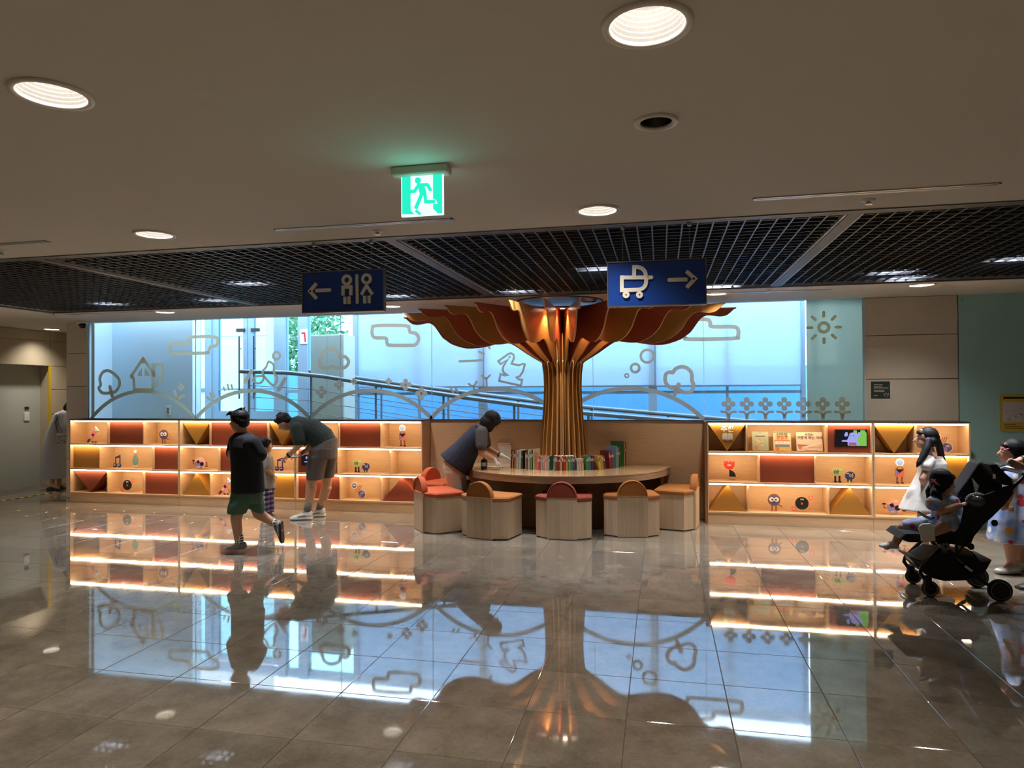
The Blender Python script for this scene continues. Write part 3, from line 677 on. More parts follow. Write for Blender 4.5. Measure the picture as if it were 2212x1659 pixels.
# ------------------------------------------------------------------ lit exit sign
EY = 3.16
def ep(x, y): q = ony(840 + x / 11.44, 335 + y / 11.44, EY); return (q.x, q.z)
es = thing('exit_sign', 'glowing green and white running-man exit sign hanging from the ceiling', 'exit sign', ony(912, 372, EY))
hx0, hz0 = ep(130, 420); hx1, hz1 = ep(1500, 420)
MB().bbox(hx0, EY - .038, CEIL - .044, hx1, EY + .038, CEIL, .006).build('housing', mat('sign_housing', S(206, 200, 186), .5), es)
emis('exit_green', (.02, .80, .52, 1), 1.15, False); emis('exit_white', (.72, 1.0, .98, 1), 1.25, False)
px0, pz0 = ep(312, 1540); px1, pz1 = ep(1350, 400)
pz1 = CEIL - .042
MB().bbox(px0, EY - .004, pz0, px1, EY + .008, pz1, .002).build('light_panel', 'exit_white', es)
k = MB(); ya, yb = EY - .0055, EY - .0042
m0 = .006; 
dl, dr, dt = ep(545, 900)[0], ep(1100, 900)[0], ep(800, 508)[1]; zt_ = pz1 - .002
k.prism([(px0 + m0, pz0 + .014), ep(640, 1470), ep(545, 1365), (dl, dt), (px0 + m0, dt)], ya, yb)
k.prism([(px0 + m0, dt), (px1 - m0, dt), (px1 - m0, zt_), (px0 + m0, zt_)], ya, yb)
k.prism([(dr, ep(1100, 1330)[1]), ep(1215, 1445), (px1 - m0, ep(1215, 1445)[1]), (px1 - m0, ep(1100, 1215)[1]), (dr, ep(1100, 1215)[1])], ya, yb)
k.prism([ep(1215, 1215), (px1 - m0, ep(1215, 1215)[1]), (px1 - m0, dt), (dr, dt), (dr, ep(1100, 1090)[1]), ep(1170, 1110)], ya, yb)
k.build('green_field', 'exit_green', es)
k = MB(); disc(k, ep(727, 635), .0155, ya - .001, yb); st = .0165
for pts in ([(545, 905), (640, 905), (745, 745), (960, 740), (1035, 865)],): stroke(k, [ep(*q) for q in pts], st * .95, ya - .001, yb)
stroke(k, [ep(*q) for q in ((800, 760), (860, 960))], st * 2.0, ya - .001, yb, caps=False)
stroke(k, [ep(*q) for q in ((830, 950), (670, 1335))], st * 1.1, ya - .001, yb, caps=False); stroke(k, [ep(*q) for q in ((895, 940), (920, 1160), (1150, 1155))], st, ya - .001, yb, caps=False)
stroke(k, [ep(*q) for q in ((670, 1375), (790, 1468))], st * .8, ya - .001, yb, caps=False)
k.build('running_figure', 'exit_green', es)
ld = bpy.data.lights.new('exit_glow', 'AREA'); ld.shape = 'RECTANGLE'; ld.size = .2; ld.size_y = .2; ld.energy = .45; ld.color = (.2, 1, .75)
lo = bpy.data.objects.new('sign_lamp', ld); COL.objects.link(lo); lo.location = (es.location.x, EY - .012, (pz0 + pz1) / 2); lo.rotation_euler = (-math.pi / 2 * 1.25, 0, 0); attach(lo, es)
q = MB(); stroke(q, [ep(950, 225), ep(1010, 225)], .007, EY - .0395, EY - .038, caps=False); stroke(q, [ep(1050, 225), ep(1090, 225)], .006, EY - .0395, EY - .038, caps=False); stroke(q, [ep(1130, 222), ep(1350, 212)], .006, EY - .0395, EY - .038, caps=False); q.build('printed_mark', 'dark_metal', es)
# ------------------------------------------------------------------ lit display shelves
SH0, SH1 = 8.55, 8.868
ZB = [.150, .505, .868, 1.228]        # upper faces of the four boards
TB = .018
emis('led', (1.0, .76, .48, 1), LED_STRENGTH)
mat('shelf_dark', S(70, 62, 56), .5)
def SX(px, y=985): return ony(px, y, SH0).x
def shelf(x0, x1, rows, label):
    t = thing('display_shelf', label, 'shelf', ((x0 + x1) / 2, SH0, 0), group='lit display shelves')
    MB().box(x0 + .012, SH0 + .012, 0, x1 - .004, SH0 + .03, .13).build('plinth', 'birch', t)
    MB().box(x0, SH0, .128, x0 + .016, SH1, ZB[3] - TB).box(x0, SH0 + .0121, 0, x0 + .0119, SH1, .128).build('side_board', 'birch', t)
    MB().box(x1 - .016, SH0, .128, x1, SH1, ZB[3] - TB).box(x1 - .0039, SH0 + .0121, 0, x1, SH1, .128).build('side_board', 'birch', t)
    MB().box(x0 + .016, SH1 - .012, .15, x1 - .016, SH1, ZB[3] - TB).build('back_board', 'birch', t)
    for k, z in enumerate(ZB):
        nm = 'top_board' if k == 3 else 'shelf_board'
        xa, xb_ = (x0, x1) if k == 3 else (x0 + .016, x1 - .016)
        MB().box(xa, SH0, z - TB, xb_, SH1 - (.012 if k < 3 else 0), z).build(nm, 'birch', t)
        if k == 3: MB().box(x0, SH0 - .002, z - .006, x1, SH1 + .01, z + .006).build('top_cap', 'shelf_dark', t)
    for k, cells in enumerate(rows):           # top row first
        zt = ZB[3 - k] - TB; zb = ZB[2 - k]
        MB().box(x0 + .018, SH0 + .004, zt - .016, x1 - .018, SH0 + .020, zt - .0005).build('led_strip', 'led', t)
        for i, (a, b_, kind, *rest) in enumerate(cells):
            xa = x0 + .016 if i == 0 else SX(a); xb_ = x1 - .016 if i == len(cells) - 1 else SX(b_)
            if i > 0: MB().box(xa - .007, SH0 + .022, zb + .0005, xa + .007, SH1 - .0125, zt - .0005).build('divider', 'birch', t); xa += .0075
            if i < len(cells) - 1: xb_ -= .0075
            c = {'r': 'red_panel', 'g': 'gold_panel', 'o': 'red_panel'}.get(kind[-1])
            if kind[0] == 'P': MB().box(xa + .002, SH0 + .055, zb + .002, xb_ - .002, SH0 + .075, zt - .017).build('panel', c, t)
            if kind[0] == 'V': MB().prism([(xa + .004, zt - .017), ((xa + xb_) / 2, zb + .004), (xb_ - .004, zt - .017)], SH0 + .045, SH1 - .02).build('triangular_block', c, t)
            if kind[0] == 'A': MB().prism([(xa + .004, zb + .002), (xb_ - .004, zb + .002), ((xa + xb_) / 2, zt - .017)], SH0 + .045, SH1 - .02).build('triangular_block', c, t)
    return t
U = [SX(150), SX(387), SX(638), SX(912), SX(1528), SX(1887), SX(2097)]
G_ = .004
shA = shelf(U[0], U[1] - G_, [[(150, 230, 'O'), (230, 307, 'Pr'), (307, 386, 'O')], [(150, 212, 'Pg'), (212, 327, 'O'), (327, 386, 'Pr')], [(150, 229, 'Vo'), (229, 307, 'O'), (307, 386, 'Pr')]], 'lit wooden display shelf at the far left, nearest the stone pier')
shB = shelf(U[1], U[2] - G_, [[(387, 451, 'Vg'), (451, 576, 'Pr'), (576, 638, 'Vg')], [(387, 470, 'O'), (470, 555, 'Pr'), (555, 638, 'O')], [(387, 452, 'Ag'), (452, 572, 'O'), (572, 638, 'Pg')]], 'lit wooden display shelf behind the running boy')
shC = shelf(U[2], U[3], [[(638, 730, 'O'), (730, 821, 'Pr'), (821, 912, 'O')], [(638, 727, 'Pr'), (727, 841, 'O'), (841, 912, 'O')], [(638, 732, 'Pr'), (732, 821, 'O'), (821, 912, 'Ar')]], 'lit wooden display shelf behind the bending man, next to the table')
shD = shelf(U[4], U[5] - G_, [[(1529, 1614, 'Vg'), (1614, 1788, 'O'), (1788, 1887, 'Pr')], [(1529, 1641, 'O'), (1641, 1762, 'Pr'), (1762, 1887, 'O')], [(1529, 1616, 'Ag'), (1616, 1790, 'O'), (1790, 1887, 'Ag')]], 'lit wooden display shelf right of the table, with three picture books')
shE = shelf(U[5], U[6], [[(1887, 1981, 'Vg'), (1981, 2097, 'O')], [(1887, 2034, 'O'), (2034, 2097, 'Pg')], [(1887, 2012, 'O'), (2012, 2097, 'Pr')]], 'lit wooden display shelf at the far right behind the girl in white')
# plywood nook between the shelves
nk = struct('wall_nook', MB().box(U[3] + .005, SH1 + .004, 0, U[4] - .005, WY - .013, 1.222), 'birch', 'plywood back wall of the nook behind the round table')
MB().box(U[3] + .005, SH1 - .01, 1.222, U[4] - .005, WY - .012, 1.232).build('cap_strip', 'shelf_dark', nk)
nr = MB().box(U[4] - .03, SH0 - .006, 0, U[4] - .004, SH1, 1.226).build('end_panel', mat('walnut', S(150, 104, 66), .5, noise=.12, nscale=9, stretch=(4, 4, .5)), nk)

# ------------------------------------------------------------------ screens, lettering and picture books on the shelves
emis('scr_black', (.012, .01, .014, 1), 1.0, False); emis('scr_lilac', (.42, .42, .95, 1), .9, False); emis('scr_green', (.24, .62, .10, 1), .9, False); emis('scr_pink', (.50, .12, .2, 1), .9, False); emis('scr_lime', (.5, .75, .1, 1), .9, False); emis('scr_eye', (.05, .05, .1, 1), 1, False)
def screen(x0, y0, x1, y1, label, small=False):
    a = ony(x0, y1, SH0 + .05); b = ony(x1, y0, SH0 + .05); Y = SH0 + .05
    t = thing('display_screen', label, 'screen', ((a.x + b.x) / 2, Y, a.z))
    MB().bbox(a.x - .008, Y - .006, a.z - .008, b.x + .008, Y + .004, b.z + .008, .002).build('bezel', 'black_plastic', t)
    MB().box(a.x, Y - .0075, a.z, b.x, Y - .0062, b.z).build('picture', 'scr_black', t)
    W, H = b.x - a.x, b.z - a.z; f = lambda u, v: (a.x + u * W, a.z + v * H)
    y_, y2 = Y - .0085, Y - .0077
    k = MB(); k.prism([f(.4, .01), f(.99, .01), f(.99, .8), f(.93, .99), f(.80, .99), f(.78, .72), f(.70, .72), f(.68, .97), f(.58, .99), f(.55, .5)], y_, y2); k.build('picture_green', 'scr_green', t)
    k = MB(); k.prism(smoothp([f(.40, .05), f(.72, .05), f(.70, .35), f(.72, .55), f(.68, .80), f(.48, .82), f(.42, .6), f(.36, .38), f(.22, .36), f(.2, .27), f(.38, .24)], True, 3), y_ - .0012, y_ - .0002); k.build('picture_animal', 'scr_lilac', t)
    for u in (.33, .74): k = MB(); k.prism(smoothp([f(u - .05, .62), f(u + .05, .62), f(u + .06, .82), f(u - .01, .86)], True, 3), y_ - .0014, y_ - .0003); k.build('picture_ear', 'scr_lilac', t)
    k = MB(); k.prism([f(.42, .03), f(.66, .03), f(.66, .22), f(.42, .22)], y_ - .0025, y_ - .0014); k.build('picture_clothing', 'scr_pink', t)
    for u in (.47, .58): k = MB(); disc(k, f(u, .64), .006, y_ - .0028, y_ - .0015, 10); k.build('picture_eye', 'scr_eye', t)
screen(1805, 929, 1872, 963, 'small screen with a lilac cartoon animal set in the right shelf')
screen(652, 983, 684, 1004, 'small screen glowing behind the bending man')
o = text('추천', .082, 'sign_white', 'recommend_lettering', None, ony(1571, 927.5, SH0 + .042), extr=.002, bold=.0025)
tag(o, 'white Korean lettering on the golden triangle of the right shelf', 'lettering')
bk = thing('book_emblem', 'pale open-book emblem below the lettering on the golden triangle', 'emblem', ony(1571, 945, SH0 + .042))
mat('emblem_grey', S(206, 200, 190), .6)
def ip(x, y): q = ony(1510 + x / 5.672, 880 + y / 5.672, SH0 + .042); return (q.x, q.z)
ya, yb = SH0 + .038, SH0 + .0445
for sgn, pts in ((0, [(285, 325), (320, 312), (348, 322), (348, 395), (320, 385), (285, 390)]), (1, [(352, 322), (380, 312), (412, 325), (412, 390), (380, 385), (352, 395)])):
    k = MB(); k.prism([ip(*q) for q in reversed(pts)], ya, yb); k.build('page', 'emblem_grey', bk)
k = MB(); stroke(k, [ip(288, 398), ip(322, 393), ip(350, 402), ip(378, 393), ip(410, 398)], .006, ya, yb, caps=False); k.build('cover_edge', 'emblem_grey', bk)

def leanbook(x0, x1, ytop, ybot, cover, label, deco):
    Y = SH0 + .12; a = ony(x0, ybot, Y); b = ony(x1, ybot, Y); zt = ony(x0, ytop, Y).z; zb = ZB[2] + .0075
    W = b.x - a.x; H = zt - zb
    t = thing('picture_book', label, 'book', ((a.x + b.x) / 2, Y, zb))
    R = Matrix.Rotation(math.radians(-14), 3, 'X'); c = Vector(((a.x + b.x) / 2, Y, zb))
    def P(u, v, d): return c + R @ Vector(((u - .5) * W, d, v * H / math.cos(math.radians(14))))
    def slab(u0, v0, u1, v1, d0, d1, nm, m):
        vs = [P(u, v, d) for d in (d0, d1) for u, v in ((u0, v0), (u1, v0), (u1, v1), (u0, v1))]
        return MB().add(vs, [(0, 1, 2, 3), (7, 6, 5, 4), (0, 4, 5, 1), (1, 5, 6, 2), (2, 6, 7, 3), (3, 7, 4, 0)]).build(nm, m, t)
    slab(0, 0, 1, 1, 0, .003, 'front_cover', cover); slab(.01, .01, .985, .99, .003, .017, 'pages', 'white_paint'); slab(0, 0, 1, 1, .017, .02, 'back_cover', cover); slab(-.012, 0, 0, 1, .0, .02, 'spine', cover)
    def poly(pts, d, nm, m):
        n = len(pts); vs = [P(u, v, d) for u, v in pts] + [P(u, v, d + .0012) for u, v in pts]
        MB().add(vs, [tuple(range(n)), tuple(range(2 * n - 1, n - 1, -1))] + [(i, i + n, (i + 1) % n + n, (i + 1) % n) for i in range(n)]).build(nm, m, t)
    deco(P, poly, t, R)
ink = mat('ink_dark', S(60, 52, 44), .7)
mat('cover_sage', S(176, 184, 158), .6); mat('cover_cream', S(228, 214, 176), .6); mat('cover_peach', S(240, 214, 190), .6)
mat('print_peach', S(238, 196, 150), .6); mat('print_coral', S(226, 130, 96), .6); mat('print_yellow', S(232, 196, 110), .6); mat('print_brown', S(176, 124, 84), .6); mat('print_green', S(140, 160, 130), .6); mat('print_white', S(250, 240, 224), .6); mat('print_blue', S(120, 140, 170), .6)
def rectp(u0, v0, u1, v1): return [(u0, v0), (u1, v0), (u1, v1), (u0, v1)]
def circ(u, v, r, ar=1.): return [(u + r * math.cos(k * math.pi / 7), v + r * ar * math.sin(k * math.pi / 7)) for k in range(14)]
def covertext(P, t, s, size, u, v, m, R, bold=.0):
    o = text(s, size, m, 'cover_title', None, P(u, v, -.0022), extr=.0006, bold=bold)
    o.matrix_basis = Matrix.Translation(P(u, v, -.0025)) @ R.to_4x4() @ Matrix.Rotation(math.pi / 2, 4, 'X'); attach(o, t)
def d1(P, poly, t, R):
    poly(rectp(.2, .74, .8, .78), -.0014, 'title_line', ink); poly(rectp(.38, .93, .6, .95), -.0014, 'author_line', 'print_green')
    poly([(.18, .56), (.42, .47), (.75, .45), (.75, .5), (.45, .52), (.2, .62)], -.0014, 'hand_print', 'print_peach'); poly([(.2, .36), (.28, .34), (.5, .46), (.42, .5)], -.0014, 'hand_print', 'print_peach')
    poly(circ(.22, .14, .13, .75), -.0016, 'round_sticker', 'print_coral'); poly(circ(.6, .28, .05, .6), -.0016, 'small_print', 'print_white')
def d2(P, poly, t, R):
    poly(rectp(.0, .92, 1, 1), -.0012, 'top_band', 'print_green'); poly(rectp(.12, .55, .85, .93), -.0014, 'title_field', 'print_peach'); poly(rectp(.0, .0, 1, .2), -.0012, 'ground_print', 'print_yellow'); poly(rectp(.08, .2, .9, .33), -.0013, 'street_print', 'print_blue')
    for u in (.12, .34, .56, .74): poly(rectp(u, .36, u + .16, .5), -.0014, 'window_print', 'print_white')
    poly(rectp(.05, .5, .92, .56), -.0015, 'awning_print', 'print_coral'); poly(circ(.2, .12, .12, .9), -.0018, 'round_sticker', 'print_coral')
    covertext(P, t, '산뜻한', .046, .5, .83, ink, R, .0008); covertext(P, t, '문방구', .046, .5, .66, 'red_mark', R, .0008)
def d3(P, poly, t, R):
    poly([(.02, .36), (.5, .33), (.42, .25), (.05, .24)], -.0014, 'car_print', 'print_brown'); poly([(.15, .12), (1, .42), (1, .5), (.5, .32), (.1, .18)], -.0015, 'road_print', 'print_white'); poly([(.5, .24), (1, .24), (1, .2), (.4, .16)], -.0013, 'field_print', 'print_yellow')
    poly(circ(.13, .2, .08, 1.2), -.0019, 'round_sticker', 'print_coral'); poly(rectp(.3, .03, .8, .06), -.0014, 'small_print', 'print_brown')
    covertext(P, t, '사과는', .036, .5, .86, ink, R, .0006); covertext(P, t, '이렇게 하는 거야', .040, .52, .69, ink, R, .0008)
leanbook(1626, 1661, 933, 973, 'cover_sage', 'sage green picture book leaning in the right shelf, left of three', d1)
leanbook(1672, 1710, 933, 973, 'cover_cream', 'cream picture book with a shop front leaning in the right shelf, middle of three', d2)
leanbook(1722, 1778, 934, 975, 'cover_peach', 'wide peach picture book leaning in the right shelf, right of three', d3)

# ------------------------------------------------------------------ little standing cut-out figures
for n_, c_ in (('fig_navy', (52, 56, 120)), ('fig_coral', (236, 116, 100)), ('fig_pink', (240, 170, 160)), ('fig_lilac', (140, 130, 180)), ('fig_white', (246, 238, 226)), ('fig_black', (22, 20, 22)), ('fig_teal', (120, 164, 158)), ('fig_lime', (190, 196, 120)), ('fig_red', (222, 60, 50)), ('fig_brown', (150, 84, 66)), ('fig_sky', (130, 160, 220)), ('fig_violet', (92, 84, 140)), ('fig_yellow', (238, 200, 120))): mat(n_, S(*c_), .5)
def fig(px, row, shelf_y, label, cat, draw, flip=1):
    """figure standing on board `row` (0 = top row); draw(D) gets drawing helpers in metres, origin at the feet"""
    Y = SH0 + .13; z0 = ZB[2 - row] + .009; x = ony(px, shelf_y, Y).x
    t = thing('cutout_figure', label, cat, (x, Y, z0), group='small cut-out figures on the display shelves')
    class D: pass
    d = D(); lay = [0]
    def put(nm, m, fn):
        k = MB(); e = lay[0] * .0012; fn(k, Y - .004 - e, Y + .004 - (0 if lay[0] == 0 else .003 + e)); lay[0] += 1; k.build(nm, m, t)
    d.disc = lambda nm, m, u, v, r: put(nm, m, lambda k, a, b: disc(k, (x + u * flip, z0 + v), r, a, b, 24))
    d.poly = lambda nm, m, pts: put(nm, m, lambda k, a, b: k.prism([(x + p[0] * flip, z0 + p[1]) for p in (pts if flip > 0 else pts[::-1])], a, b))
    d.line = lambda nm, m, pts, w_: put(nm, m, lambda k, a, b: stroke(k, [(x + p[0] * flip, z0 + p[1]) for p in pts], w_, a, b))
    d.ring = lambda nm, m, u, v, r, w_: put(nm, m, lambda k, a, b: ringd(k, (x + u * flip, z0 + v), r, w_, a, b))
    draw(d); return t
def eyes(d, u, v, r=.008, gap=.02, m='fig_black'):
    for s in (-1, 1): d.ring('eye', 'fig_white', u + s * gap / 2, v, r, r * .5)
def telescope(d):
    d.line('leg', 'fig_pink', [(.0, .0), (.02, .09)], .02); d.line('leg', 'fig_pink', [(.05, .0), (.03, .09)], .02); d.line('shoe', 'fig_black', [(-.012, .008), (.012, .008)], .014); d.line('shoe', 'fig_black', [(.04, .008), (.064, .008)], .014)
    c, s = math.cos(.85), math.sin(.85); f = lambda a, b: (.02 + a * c - b * s, .13 + a * s + b * c)
    for a0, a1, h0, h1, m in ((-.17, -.10, .014, .016, 'fig_navy'), (-.10, -.04, .017, .019, 'fig_pink'), (-.04, .0, .02, .022, 'fig_navy'), (.0, .05, .024, .03, 'fig_coral'), (.05, .09, .033, .042, 'fig_sky'), (.09, .11, .044, .046, 'fig_white')):
        d.poly('barrel', m, [f(a0, -h0), f(a1, -h1), f(a1, h1), f(a0, h0)])
    eyes(d, f(.07, 0)[0], f(.07, 0)[1])
def owl(d):
    for u in (-.022, .022): d.line('leg', 'fig_brown', [(u, .0), (u, .06)], .016)
    d.disc('body', 'fig_brown', 0, .13, .072); d.disc('face', 'fig_violet', 0, .13, .062)
    for u in (-.027, .027): d.disc('eye', 'fig_white', u, .135, .027); d.disc('pupil', 'fig_black', u * .75, .133, .011)
    d.poly('beak', 'fig_navy', [(-.012, .105), (0, .088), (.012, .105)]); d.line('arm', 'fig_brown', [(.05, .075), (.085, .055)], .013)
def note(d):
    for u in (-.035, .04): d.bx = None; d.poly('note_head', 'fig_navy', [(u - .028, .005), (u + .028, .005), (u + .028, .055), (u - .028, .055)]); d.line('foot', 'fig_violet', [(u - .012, .004), (u + .012, .004)], .01)
    d.line('stem', 'fig_navy', [(-.018, .05), (-.018, .145)], .014); d.line('stem', 'fig_navy', [(.055, .06), (.055, .165)], .014); d.poly('beam', 'fig_navy', [(-.025, .125), (.062, .15), (.062, .185), (-.025, .155)])
    for u in (-.035, .04): eyes(d, u, .035, .006, .016)
def bottle(d):
    d.line('foot', 'fig_coral', [(-.02, .006), (.0, .006)], .012); d.line('foot', 'fig_coral', [(.015, .006), (.03, .006)], .012); d.poly('base', 'fig_white', [(-.035, .012), (.035, .012), (.03, .045), (-.03, .045)])
    d.poly('body', 'fig_teal', smoothp([(-.028, .04), (.028, .04), (.05, .1), (.034, .16), (.016, .19), (-.016, .19), (-.034, .16), (-.05, .1)], True, 3)); d.poly('collar', 'fig_coral', [(-.02, .185), (.02, .185), (.024, .22), (-.024, .22)]); d.disc('head', 'fig_white', 0, .238, .024); d.line('crest', 'fig_yellow', [(-.015, .262), (.02, .258)], .012); eyes(d, 0, .238, .005, .012)
def record(d):
    d.line('arm', 'fig_pink', [(-.05, .09), (-.09, .09), (-.09, .03)], .012); d.line('arm', 'fig_pink', [(.05, .09), (.10, .09), (.10, .15)], .012)
    d.ring('wheel', 'fig_coral', -.09, .032, .022, .012); d.ring('wheel', 'fig_coral', .10, .165, .022, .012); d.disc('hub', 'fig_pink', -.09, .032, .01); d.disc('hub', 'fig_pink', .10, .165, .01)
    d.disc('body', 'fig_black', 0, .098, .075); d.disc('label', 'fig_coral', 0, .095, .012); d.disc('label_hole', 'fig_black', 0, .095, .005); eyes(d, 0, .145, .007, .02)
def face(d):
    d.line('arm', 'fig_brown', [(-.06, .1), (-.10, .1), (-.10, .06)], .011); d.poly('hand', 'fig_black', [(-.125, .05), (-.075, .05), (-.085, .035), (-.115, .035)]); d.line('arm', 'fig_brown', [(.06, .07), (.11, .07), (.11, .11)], .011); d.poly('hand', 'fig_black', [(.085, .11), (.135, .11), (.125, .128), (.095, .128)])
    d.disc('body', 'fig_pink', 0, .09, .085); d.poly('half', 'fig_lilac', [(-.04, .016)] + [(.083 * math.cos(a), .09 + .083 * math.sin(a)) for a in (-1.9, -1.5, -1.1, -.7, -.3, 0, .3)] + [(.0, .08)])
    d.disc('spot', 'fig_black', -.03, .075, .03); d.poly('spot', 'fig_black', [(.0, .09), (.04, .08), (.055, .115), (.02, .13)]); eyes(d, -.015, .15, .008, .022); eyes(d, .02, .03, .008, .022)
def ballman(d):
    for u in (-.025, .025): d.line('leg', 'fig_brown', [(u, .01), (u, .085)], .018); d.line('shoe', 'fig_black', [(u - .006, .008), (u + .014, .008)], .014)
    d.poly('body', 'fig_coral', [(-.048, .08), (.048, .08), (.048, .165), (-.048, .165)]); d.poly('patch', 'fig_lilac', [(-.048, .08), (-.048, .165), (-.0, .12)]); d.poly('collar', 'fig_black', [(-.046, .165), (0, .125), (.046, .165)]); d.poly('hood', 'fig_brown', [(-.045, .167), (.045, .167), (.012, .205), (-.012, .205)]); eyes(d, 0, .18, .006, .018)
    d.disc('head_rim', 'fig_white', 0, .245, .045); d.disc('head', 'fig_sky', 0, .245, .034)
def sheep(d):
    for u in (-.085, -.04): d.line('leg', 'fig_black', [(u, .015), (u, .09)], .02); d.line('shoe', 'fig_black', [(u - .008, .008), (u + .014, .008)], .016)
    d.poly('body', 'fig_lime', smoothp([(-.12, .09), (-.1, .075), (-.02, .08), (.015, .105), (.01, .15), (-.03, .175), (-.10, .17), (-.135, .135)], True, 3)); d.ring('letter', 'fig_navy', -.085, .122, .014, .009); d.line('letter', 'fig_navy', [(-.058, .1), (-.058, .145)], .008); d.line('letter', 'fig_navy', [(-.058, .128), (-.045, .128)], .007); eyes(d, -.02, .15, .005, .02, )
    for u in (.05, .085): d.line('leg', 'fig_black', [(u, .005), (u, .05)], .018); d.line('sock', 'fig_lime', [(u - .004, .006), (u + .01, .006)], .012)
    d.poly('body', 'fig_navy', smoothp([(.02, .06), (.05, .035), (.10, .04), (.125, .075), (.115, .115), (.07, .13), (.025, .11)], True, 3)); d.ring('letter', 'fig_lime', .075, .085, .012, .008); d.line('letter', 'fig_lime', [(.1, .065), (.1, .108)], .008); eyes(d, .045, .108, .006, .016)
def wifi(d):
    d.disc('disc_rim', 'fig_white', .045, .06, .06); d.disc('disc', 'fig_violet', .045, .06, .052); d.poly('quarter', 'fig_lilac', [(.045, .06)] + [(.045 + .05 * math.cos(a), .06 + .05 * math.sin(a)) for a in (math.pi, 3.5, 3.9, 4.3, 1.5 * math.pi)]); d.poly('quarter', 'fig_lilac', [(.045, .06)] + [(.045 + .05 * math.cos(a), .06 + .05 * math.sin(a)) for a in (0, .4, .8, 1.2, math.pi / 2)]); eyes(d, .045, .075, .006, .018)
    d.disc('disc_rim', 'fig_white', -.06, .175, .042); d.disc('disc', 'fig_violet', -.06, .175, .034); d.line('mouth', 'fig_white', [(-.075, .178), (-.045, .178)], .01)
    for r in (.055, .075, .095): d.line('wave', 'fig_brown', [(-.06 + r * math.cos(a), .175 + r * math.sin(a)) for a in (-1.4, -1.1, -.8, -.5, -.2, .0)], .007)
    d.disc('dot', 'fig_black', .05, .17, .006); d.line('link', 'fig_pink', [(.04, .11), (.05, .17)], .006)
def tulip(d):
    for u in (.005, .035): d.line('leg', 'fig_pink', [(u, .02), (u, .045)], .012); d.line('shoe', 'fig_teal', [(u - .004, .01), (u + .014, .01)], .018)
    d.poly('skirt', 'fig_black', [(-.015, .042), (.062, .042), (.055, .075), (.035, .105), (.0, .125), (-.015, .125)])
    d.poly('head', 'fig_red', [(-.075, .235), (-.08, .18), (-.06, .145), (-.02, .128), (.02, .135), (.045, .165), (.048, .235), (.02, .215), (.0, .235), (-.02, .212), (-.04, .235), (-.058, .215)]); eyes(d, -.015, .18, .008, .022)
FG = [(201, 0, 950, 'telescope cut-out figure in the top left cubby', 'figure', telescope, 1), (354, 0, 950, 'owl-like brown cut-out figure right of the red panel, far left shelf', 'figure', owl, 1), (253, 1, 1000, 'navy music-note cut-out figure in the middle row, far left shelf', 'figure', note, 1), (293, 1, 1000, 'teal bottle-shaped cut-out figure in the middle row, far left shelf', 'figure', bottle, 1), (276, 2, 1055, 'black record cut-out figure in the bottom row, far left shelf', 'figure', record, 1),
      (433, 1, 1000, 'pink and lilac round-faced cut-out figure left of the running boy', 'figure', face, -1), (486, 2, 1055, 'telescope cut-out figure in the bottom row beside the running boy', 'figure', telescope, 1), (603, 1, 1000, 'navy music-note cut-out figure below the bending man\'s hand', 'figure', note, 1),
      (870, 0, 950, 'blue-headed cut-out figure in the top row beside the table nook', 'figure', ballman, 1), (781, 1, 1000, 'lime and navy cut-out pair in the shelf behind the bending man', 'figure', sheep, 1), (775, 2, 1055, 'violet discs with wave lines cut-out in the bottom row near the stools', 'figure', wifi, 1),
      (1578, 1, 1025, 'red tulip-headed cut-out figure in the right shelf', 'figure', tulip, 1), (1821, 1, 1025, 'lime and navy cut-out pair in the right shelf', 'figure', sheep, 1), (1672, 2, 1090, 'owl-like brown cut-out figure in the bottom row of the right shelf', 'figure', owl, 1), (1732, 2, 1090, 'black record cut-out figure in the bottom row of the right shelf', 'figure', record, 1),
      (2036, 0, 950, 'violet discs with wave lines cut-out behind the girl in white', 'figure', wifi, 1), (1943, 1, 1025, 'blue-headed cut-out figure left of the girl in white', 'figure', ballman, 1), (1932, 2, 1090, 'pink and lilac round-faced cut-out figure beside the stroller', 'figure', face, -1)]
for f_ in FG: fig(f_[0], f_[1], f_[2], f_[3], f_[4], f_[5], f_[6])
# ------------------------------------------------------------------ half-round table round the tree
TCX, TCY, TR, TZ = -1.235, 8.862, 1.345, .66
tb = thing('round_table', 'large half-round wooden table built round the tree trunk', 'table', (TCX, TCY, 0))
hp = lambda r, n=40, a0=math.pi, a1=2 * math.pi: [(TCX + r * math.cos(a0 + (a1 - a0) * k / n), TCY + r * math.sin(a0 + (a1 - a0) * k / n)) for k in range(n + 1)]
MB().prismz(hp(TR), TZ - .012, TZ).build('tabletop', 'table_top_wood', tb)
a_ = MB(); o_, i_ = hp(TR - .003), hp(TR - .03)
for seg in range(4):
    e = MB(); n0, n1 = seg * 10, seg * 10 + 10
    ring = o_[n0:n1 + 1] + i_[n0:n1 + 1][::-1]
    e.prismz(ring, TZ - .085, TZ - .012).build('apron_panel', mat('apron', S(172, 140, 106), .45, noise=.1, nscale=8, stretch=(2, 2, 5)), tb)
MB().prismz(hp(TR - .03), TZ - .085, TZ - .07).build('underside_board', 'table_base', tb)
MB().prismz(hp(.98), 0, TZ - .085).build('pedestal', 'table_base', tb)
MB().prismz(hp(.47), TZ, TZ + .085).build('trunk_plinth', 'gold_panel', tb)
for x, y, th in ((.08, 8.45, 0),): MB().box(x - .03 - .06, y, 0, x - .06, y + .4, TZ - .085).build('side_support', 'table_base', tb)

